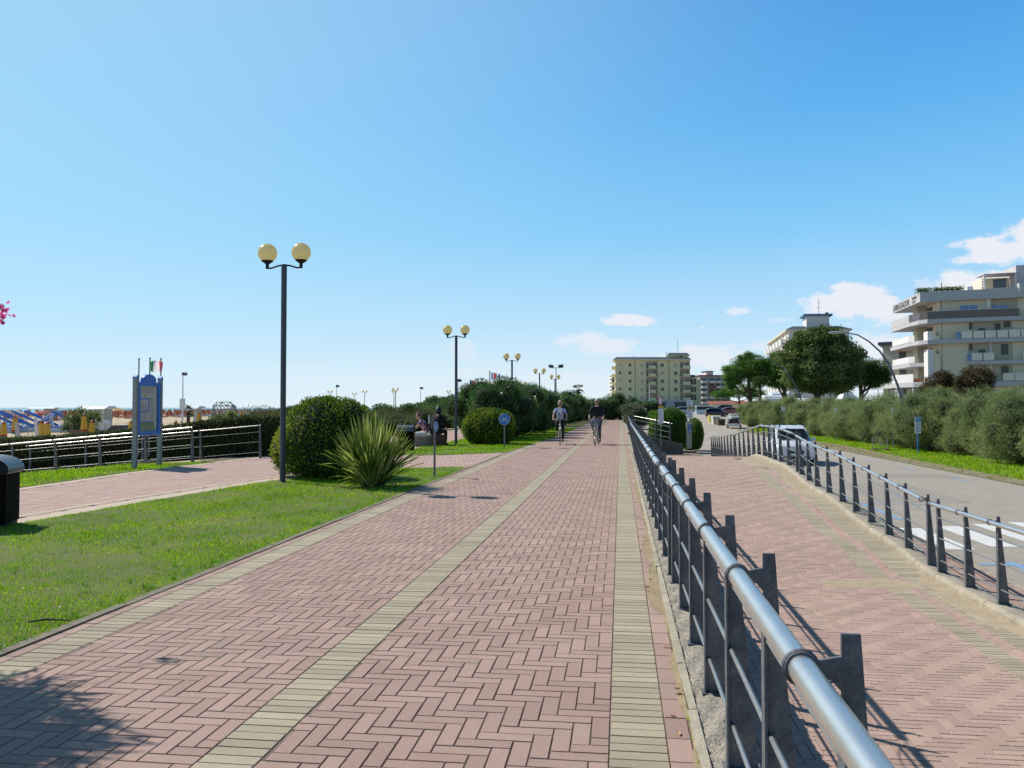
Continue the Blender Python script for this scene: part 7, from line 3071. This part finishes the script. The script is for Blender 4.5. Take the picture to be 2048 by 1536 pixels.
# yellow folded parasols with coloured hems along the promenade fence
def big_parasol(label, px, ytop, ybot, d):
    pt, pl = at(px, ytop, d), at(px, ybot, d)
    root = thing('folded_parasol', label, 'umbrella', (pt.x, pt.y, -1.2 if pt.x < -30 else -.95), 0, 'yellow folded parasols by the fence')
    z0, z1 = pl.z - root.location.z, pt.z - root.location.z
    b = MB()
    b.tube([(0, 0, 0), (0, 0, z1 + .08)], .03, 6)
    b.build('pole', m_wood, root)
    h = z1 - z0
    for f0, f1, r0, r1, mm, nm in ((0, .12, .17, .20, m_uteal, 'hem'), (.12, .22, .20, .20, m_ured, 'red_band'), (.22, .84, .20, .13, m_uyel, 'canvas'), (.84, .93, .13, .08, m_ured, 'top_band'), (.93, 1.0, .08, .02, m_fw, 'tip')):
        b = MB()
        nn = 10
        vs = []
        for f_, r_ in ((f0, r0), (f1, r1)):
            for k in range(nn):
                q = r_ * (1 + .14 * (-1) ** k)
                vs.append((q * math.cos(2 * PI * k / nn), q * math.sin(2 * PI * k / nn), z0 + h * f_))
        b.add(vs, [(k, (k + 1) % nn, nn + (k + 1) % nn, nn + k) for k in range(nn)] + [tuple(range(nn, 2 * nn))])
        b.build(nm, mm, root)
    return root


PAR = [(8, 842, 877, 52, 'leftmost yellow folded parasol by the fence'), (31, 830, 868, 52, 'tall yellow folded parasol with a teal hem, second from the left'), (84, 838, 890, 46, 'folded parasol with a dark blue tip leaning beside a pale post'), (96, 842, 880, 50, 'yellow folded parasol half behind the pale post'),
       (169, 826, 868, 54, 'tallest yellow folded parasol right of the shrub'), (184, 840, 874, 54, 'small yellow folded parasol right of the tallest one'), (352, 841, 866, 62, 'low yellow folded parasol right of the notice board'), (398, 823, 848, 70, 'orange folded parasol between mast and climbing dome'), (483, 824, 840, 84, 'orange folded parasol right of the climbing dome'), (262, 841, 868, 60, 'yellow folded parasol hidden beside the notice board post')]
for px_, yt, yb_, d_, lb in PAR:
    big_parasol(lb, px_, yt, yb_, d_)

# pedal boats with slides
def pedal_boat(label, px, ybase, d, rz):
    p = at(px, ybase, d)
    root = thing('pedal_boat', label, 'pedal boat', (p.x, p.y, -1.2), rz, 'blue pedal boats with slides')
    for u in (-1, 1):
        b = MB()
        b.slab([(-2.0, .25), (-1.7, .0), (1.7, 0), (2.0, .3), (1.8, .45), (-1.9, .45)], 'y', u * .65 - .28, u * .65 + .28)
        b.build('float', m_bwhite, root)
    b = MB()
    b.box(-1.4, 1.4, -.7, .7, .451, .56)
    b.build('deck', m_bblue2, root)
    b = MB()
    for u in (-1, 1):
        b.slab([(-2.2, .5), (.9, 2.15), (1.2, 2.15), (1.2, 2.3), (.85, 2.32), (-2.3, .72)], 'y', u * .35 - .03, u * .35 + .03)
    b.slab([(-2.2, .5), (.9, 2.05), (1.2, 2.05), (1.2, 2.11), (.88, 2.11), (-2.25, .57)], 'y', -.32, .32)
    b.build('slide', m_bblue2, root)
    b = MB()
    for x in (.95, 1.5):
        b.tube([(x, -.2, .56), (1.0, -.2, 2.0)], .03, 5)
        b.tube([(x, .2, .56), (1.0, .2, 2.0)], .03, 5)
    b.build('ladder', m_bwhite, root)
    for u in (-1, 1):
        b = MB()
        b.slab([(-.9, .56), (-.3, .56), (-.15, 1.05), (-.25, 1.08), (-.42, .7), (-.9, .68)], 'y', u * .5 - .2, u * .5 + .2)
        b.build('seat', m_bwhite, root)
    return root


for i, (px_, yb_, d_, rz) in enumerate(((22, 846, 92, 3.7), (8, 842, 106, 3.6), (46, 844, 95, 3.9), (72, 843, 98, 3.65), (-6, 845, 90, 3.7), (126, 844, 92, 3.8), (104, 845, 98, 1.2))):
    pedal_boat(['blue pedal boat with slide, second from the left edge', 'blue pedal boat behind the leftmost ones', 'blue pedal boat in the middle of the group', 'blue pedal boat with a pale underside, fourth in the group', 'blue pedal boat cut by the left photo edge', 'blue pedal boat beside the leafy shrub', 'blue and white pedal boat lying lower between the others'][i], px_, yb_, d_, rz)

# open pale umbrellas between them
for px_, yt, d_, mm, lb in ((30, 821, 120, m_ubei, 'open pale pink umbrella above the pedal boats'), (12, 823, 115, m_ured, 'open red umbrella at the left edge'), (85, 821, 125, m_ured, 'open red umbrella right of the pedal boats'), (236, 816, 150, m_uyel, 'open yellow umbrella left of the notice board')):
    p = at(px_, yt, d_)
    root = thing('open_umbrella', lb, 'umbrella', (p.x, p.y, -1.2))
    b = MB()
    b.tube([(0, 0, 0), (0, 0, p.z + 1.2)], .03, 5)
    b.build('pole', m_wood, root)
    b = MB()
    z_ = p.z + 1.2
    b.lathe([(1.3, z_ - .45), (.8, z_ - .2), (.05, z_)], (0, 0, 0), 8)
    b.build('canvas', mm, root)

# beach huts
for px0, px1, yt, yw, yb_, d_, lb in ((166, 206, 812, 818, 846, 90, 'white roofed beach hut behind the tallest yellow parasol'), (373, 391, 812, 817, 838, 105, 'small white roofed hut right of the floodlight mast'), (434, 456, 812, 817, 838, 110, 'white roofed hut inside the outline of the climbing dome'), (60, 105, 815, 817, 826, 170, 'long low white roof far out on the beach')):
    p0, p1 = at(px0, yb_, d_), at(px1, yb_, d_)
    zt, zw = at(px0, yt, d_).z, at(px0, yw, d_).z
    w_ = (p1 - p0).length
    root = thing('beach_hut', lb, 'beach hut', (p0.x, p0.y, -1.2), math.atan2(p1.y - p0.y, p1.x - p0.x), 'white roofed beach huts')
    b = MB()
    b.slab([(-.4, zw + 1.2), (3.0, zw + 1.2), (2.0, zt + 1.2), (.6, zt + 1.2)], 'x', -.3, w_ + .3)
    b.build('roof', m_white, root)
    for a_ in (0, w_ - .1):
        b = MB()
        b.box(a_, a_ + .1, 0, .1, 0, zw + 1.195)
        b.build('post', m_white, root)
    b = MB()
    b.box(w_ * .55, w_ * .98, .6, 2.2, 0, zw + 1.19)
    b.build('wall', mat('hut_grey_wall', (.42, .42, .42), .8), root)

# climbing dome of tubes
p = at(448, 840, 105)
root = thing('climbing_dome', 'round climbing dome of grey tubes on the beach', 'climbing frame', (p.x, p.y, -1.2))
Rd = 23 * 105 / FPX
zc = 1.75
b = MB()
V_ = []
for ring_, (el_, n_) in enumerate(((0, 10), (.45, 10), (.9, 5))):
    V_.append([(Rd * math.cos(el_) * math.cos(2 * PI * (k + .5 * ring_) / n_), Rd * math.cos(el_) * math.sin(2 * PI * (k + .5 * ring_) / n_), zc + .6 + Rd * math.sin(el_) * .92) for k in range(n_)])
for k in range(10):
    b.tube([V_[0][k], (V_[0][k][0], V_[0][k][1], 0)], .04, 5)
    b.tube([V_[0][k], V_[1][k]], .04, 5)
    b.tube([V_[0][(k + 1) % 10], V_[1][k]], .04, 5)
    b.tube([V_[1][k], V_[1][(k + 1) % 10]], .04, 5)
    b.tube([V_[1][k], V_[2][(k // 2) % 5]], .04, 5)
for k in range(5):
    b.tube([V_[2][k], V_[2][(k + 1) % 5]], .04, 5)
b.build('tube_frame', mat('dome_grey', (.10, .12, .15), .5), root)
for k in range(10):
    b = MB()
    b.ball(V_[1][k], .09, 8)
    b.build('joint', m_dark, root)

# net fence along the sand, thin posts
root = thing('net_fence', 'thin wire fence with slim posts between promenade hedge and sand', 'fence', at(-30, 870, 62))
root.location.z = -1.2
o0 = Vector(root.location)
for i in range(22):
    q = at(-10 + i * 22, 870, 58 + i * .6) - o0
    b = MB()
    b.tube([(q.x, q.y, 0), (q.x, q.y, 1.5)], .022, 5)
    b.build('post', m_signgrey, root)
qa, qb = at(-10, 870, 58) - o0, at(450, 870, 70) - o0
for zz in (.3, .9, 1.45):
    b = MB()
    b.tube([(qa.x, qa.y, zz), (qb.x, qb.y, zz)], .008, 4)
    b.build('wire', m_signgrey, root)
# odds and ends on the sand
for px_, ytop, ybot, d_, w_, lb, mm in ((78, 835, 880, 45, .22, 'pale leaning post beside the blue-tipped parasol', m_hwhite), (40, 845, 878, 48, .3, 'pale grey post between two yellow parasols', m_hband)):
    p, q = at(px_, ytop, d_), at(px_, ybot, d_)
    root = thing('wooden_post', lb, 'post', (p.x, p.y, -1.0))
    b = MB()
    b.hexa([(-w_ / 2, -.05, 0), (w_ / 2, -.05, 0), (w_ / 2, .05, 0), (-w_ / 2, .05, 0), (-w_ / 2 - .15, -.05, p.z + 1), (w_ / 2 - .25, -.05, p.z + 1), (w_ / 2 - .25, .05, p.z + 1), (-w_ / 2 - .15, .05, p.z + 1)])
    b.build('board', mm, root)
for px_, yb_, d_, rot, lb in ((247, 858, 62, .2, 'dark covered trailer left of the notice board'), (200, 845, 84, .1, 'small white vehicle parked near the white roofed hut')):
    p = at(px_, yb_, d_)
    root = thing('trailer', lb, 'trailer', (p.x, p.y, -1.2), rot)
    b = MB()
    b.slab([(-.9, .4), (.9, .4), (.9, 1.1), (.6, 1.4), (-.6, 1.4), (-.9, 1.1)], 'y', -.6, .6)
    b.build('cover', m_dark if px_ == 247 else m_hwhite, root)
    for u in (-1, 1):
        b = MB()
        b.lathe([(.3, -.08), (.3, .08)], (0, u * .66, .3), 14, axis='y')
        b.build('wheel', m_tyre, root)
    b = MB()
    b.tube([(.9, 0, .5), (1.8, 0, .45)], .04, 5)
    b.build('drawbar', m_dark, root)
root = thing('screen_fence', 'rusty slatted screen panel by the tallest yellow parasol', 'fence', (0, 0, 0))
p = at(138, 868, 56)
root.location = (p.x, p.y, -1.15)
b = MB()
for i in range(22):
    b.box(i * .13, i * .13 + .09, 0, .03, 0, 1.15)
b.build('slats', mat('rusty_slats', (.22, .13, .10), .85, island=.2), root)
for pr in protos:
    for ch in list(pr.children):
        bpy.data.objects.remove(ch)
    bpy.data.objects.remove(pr)
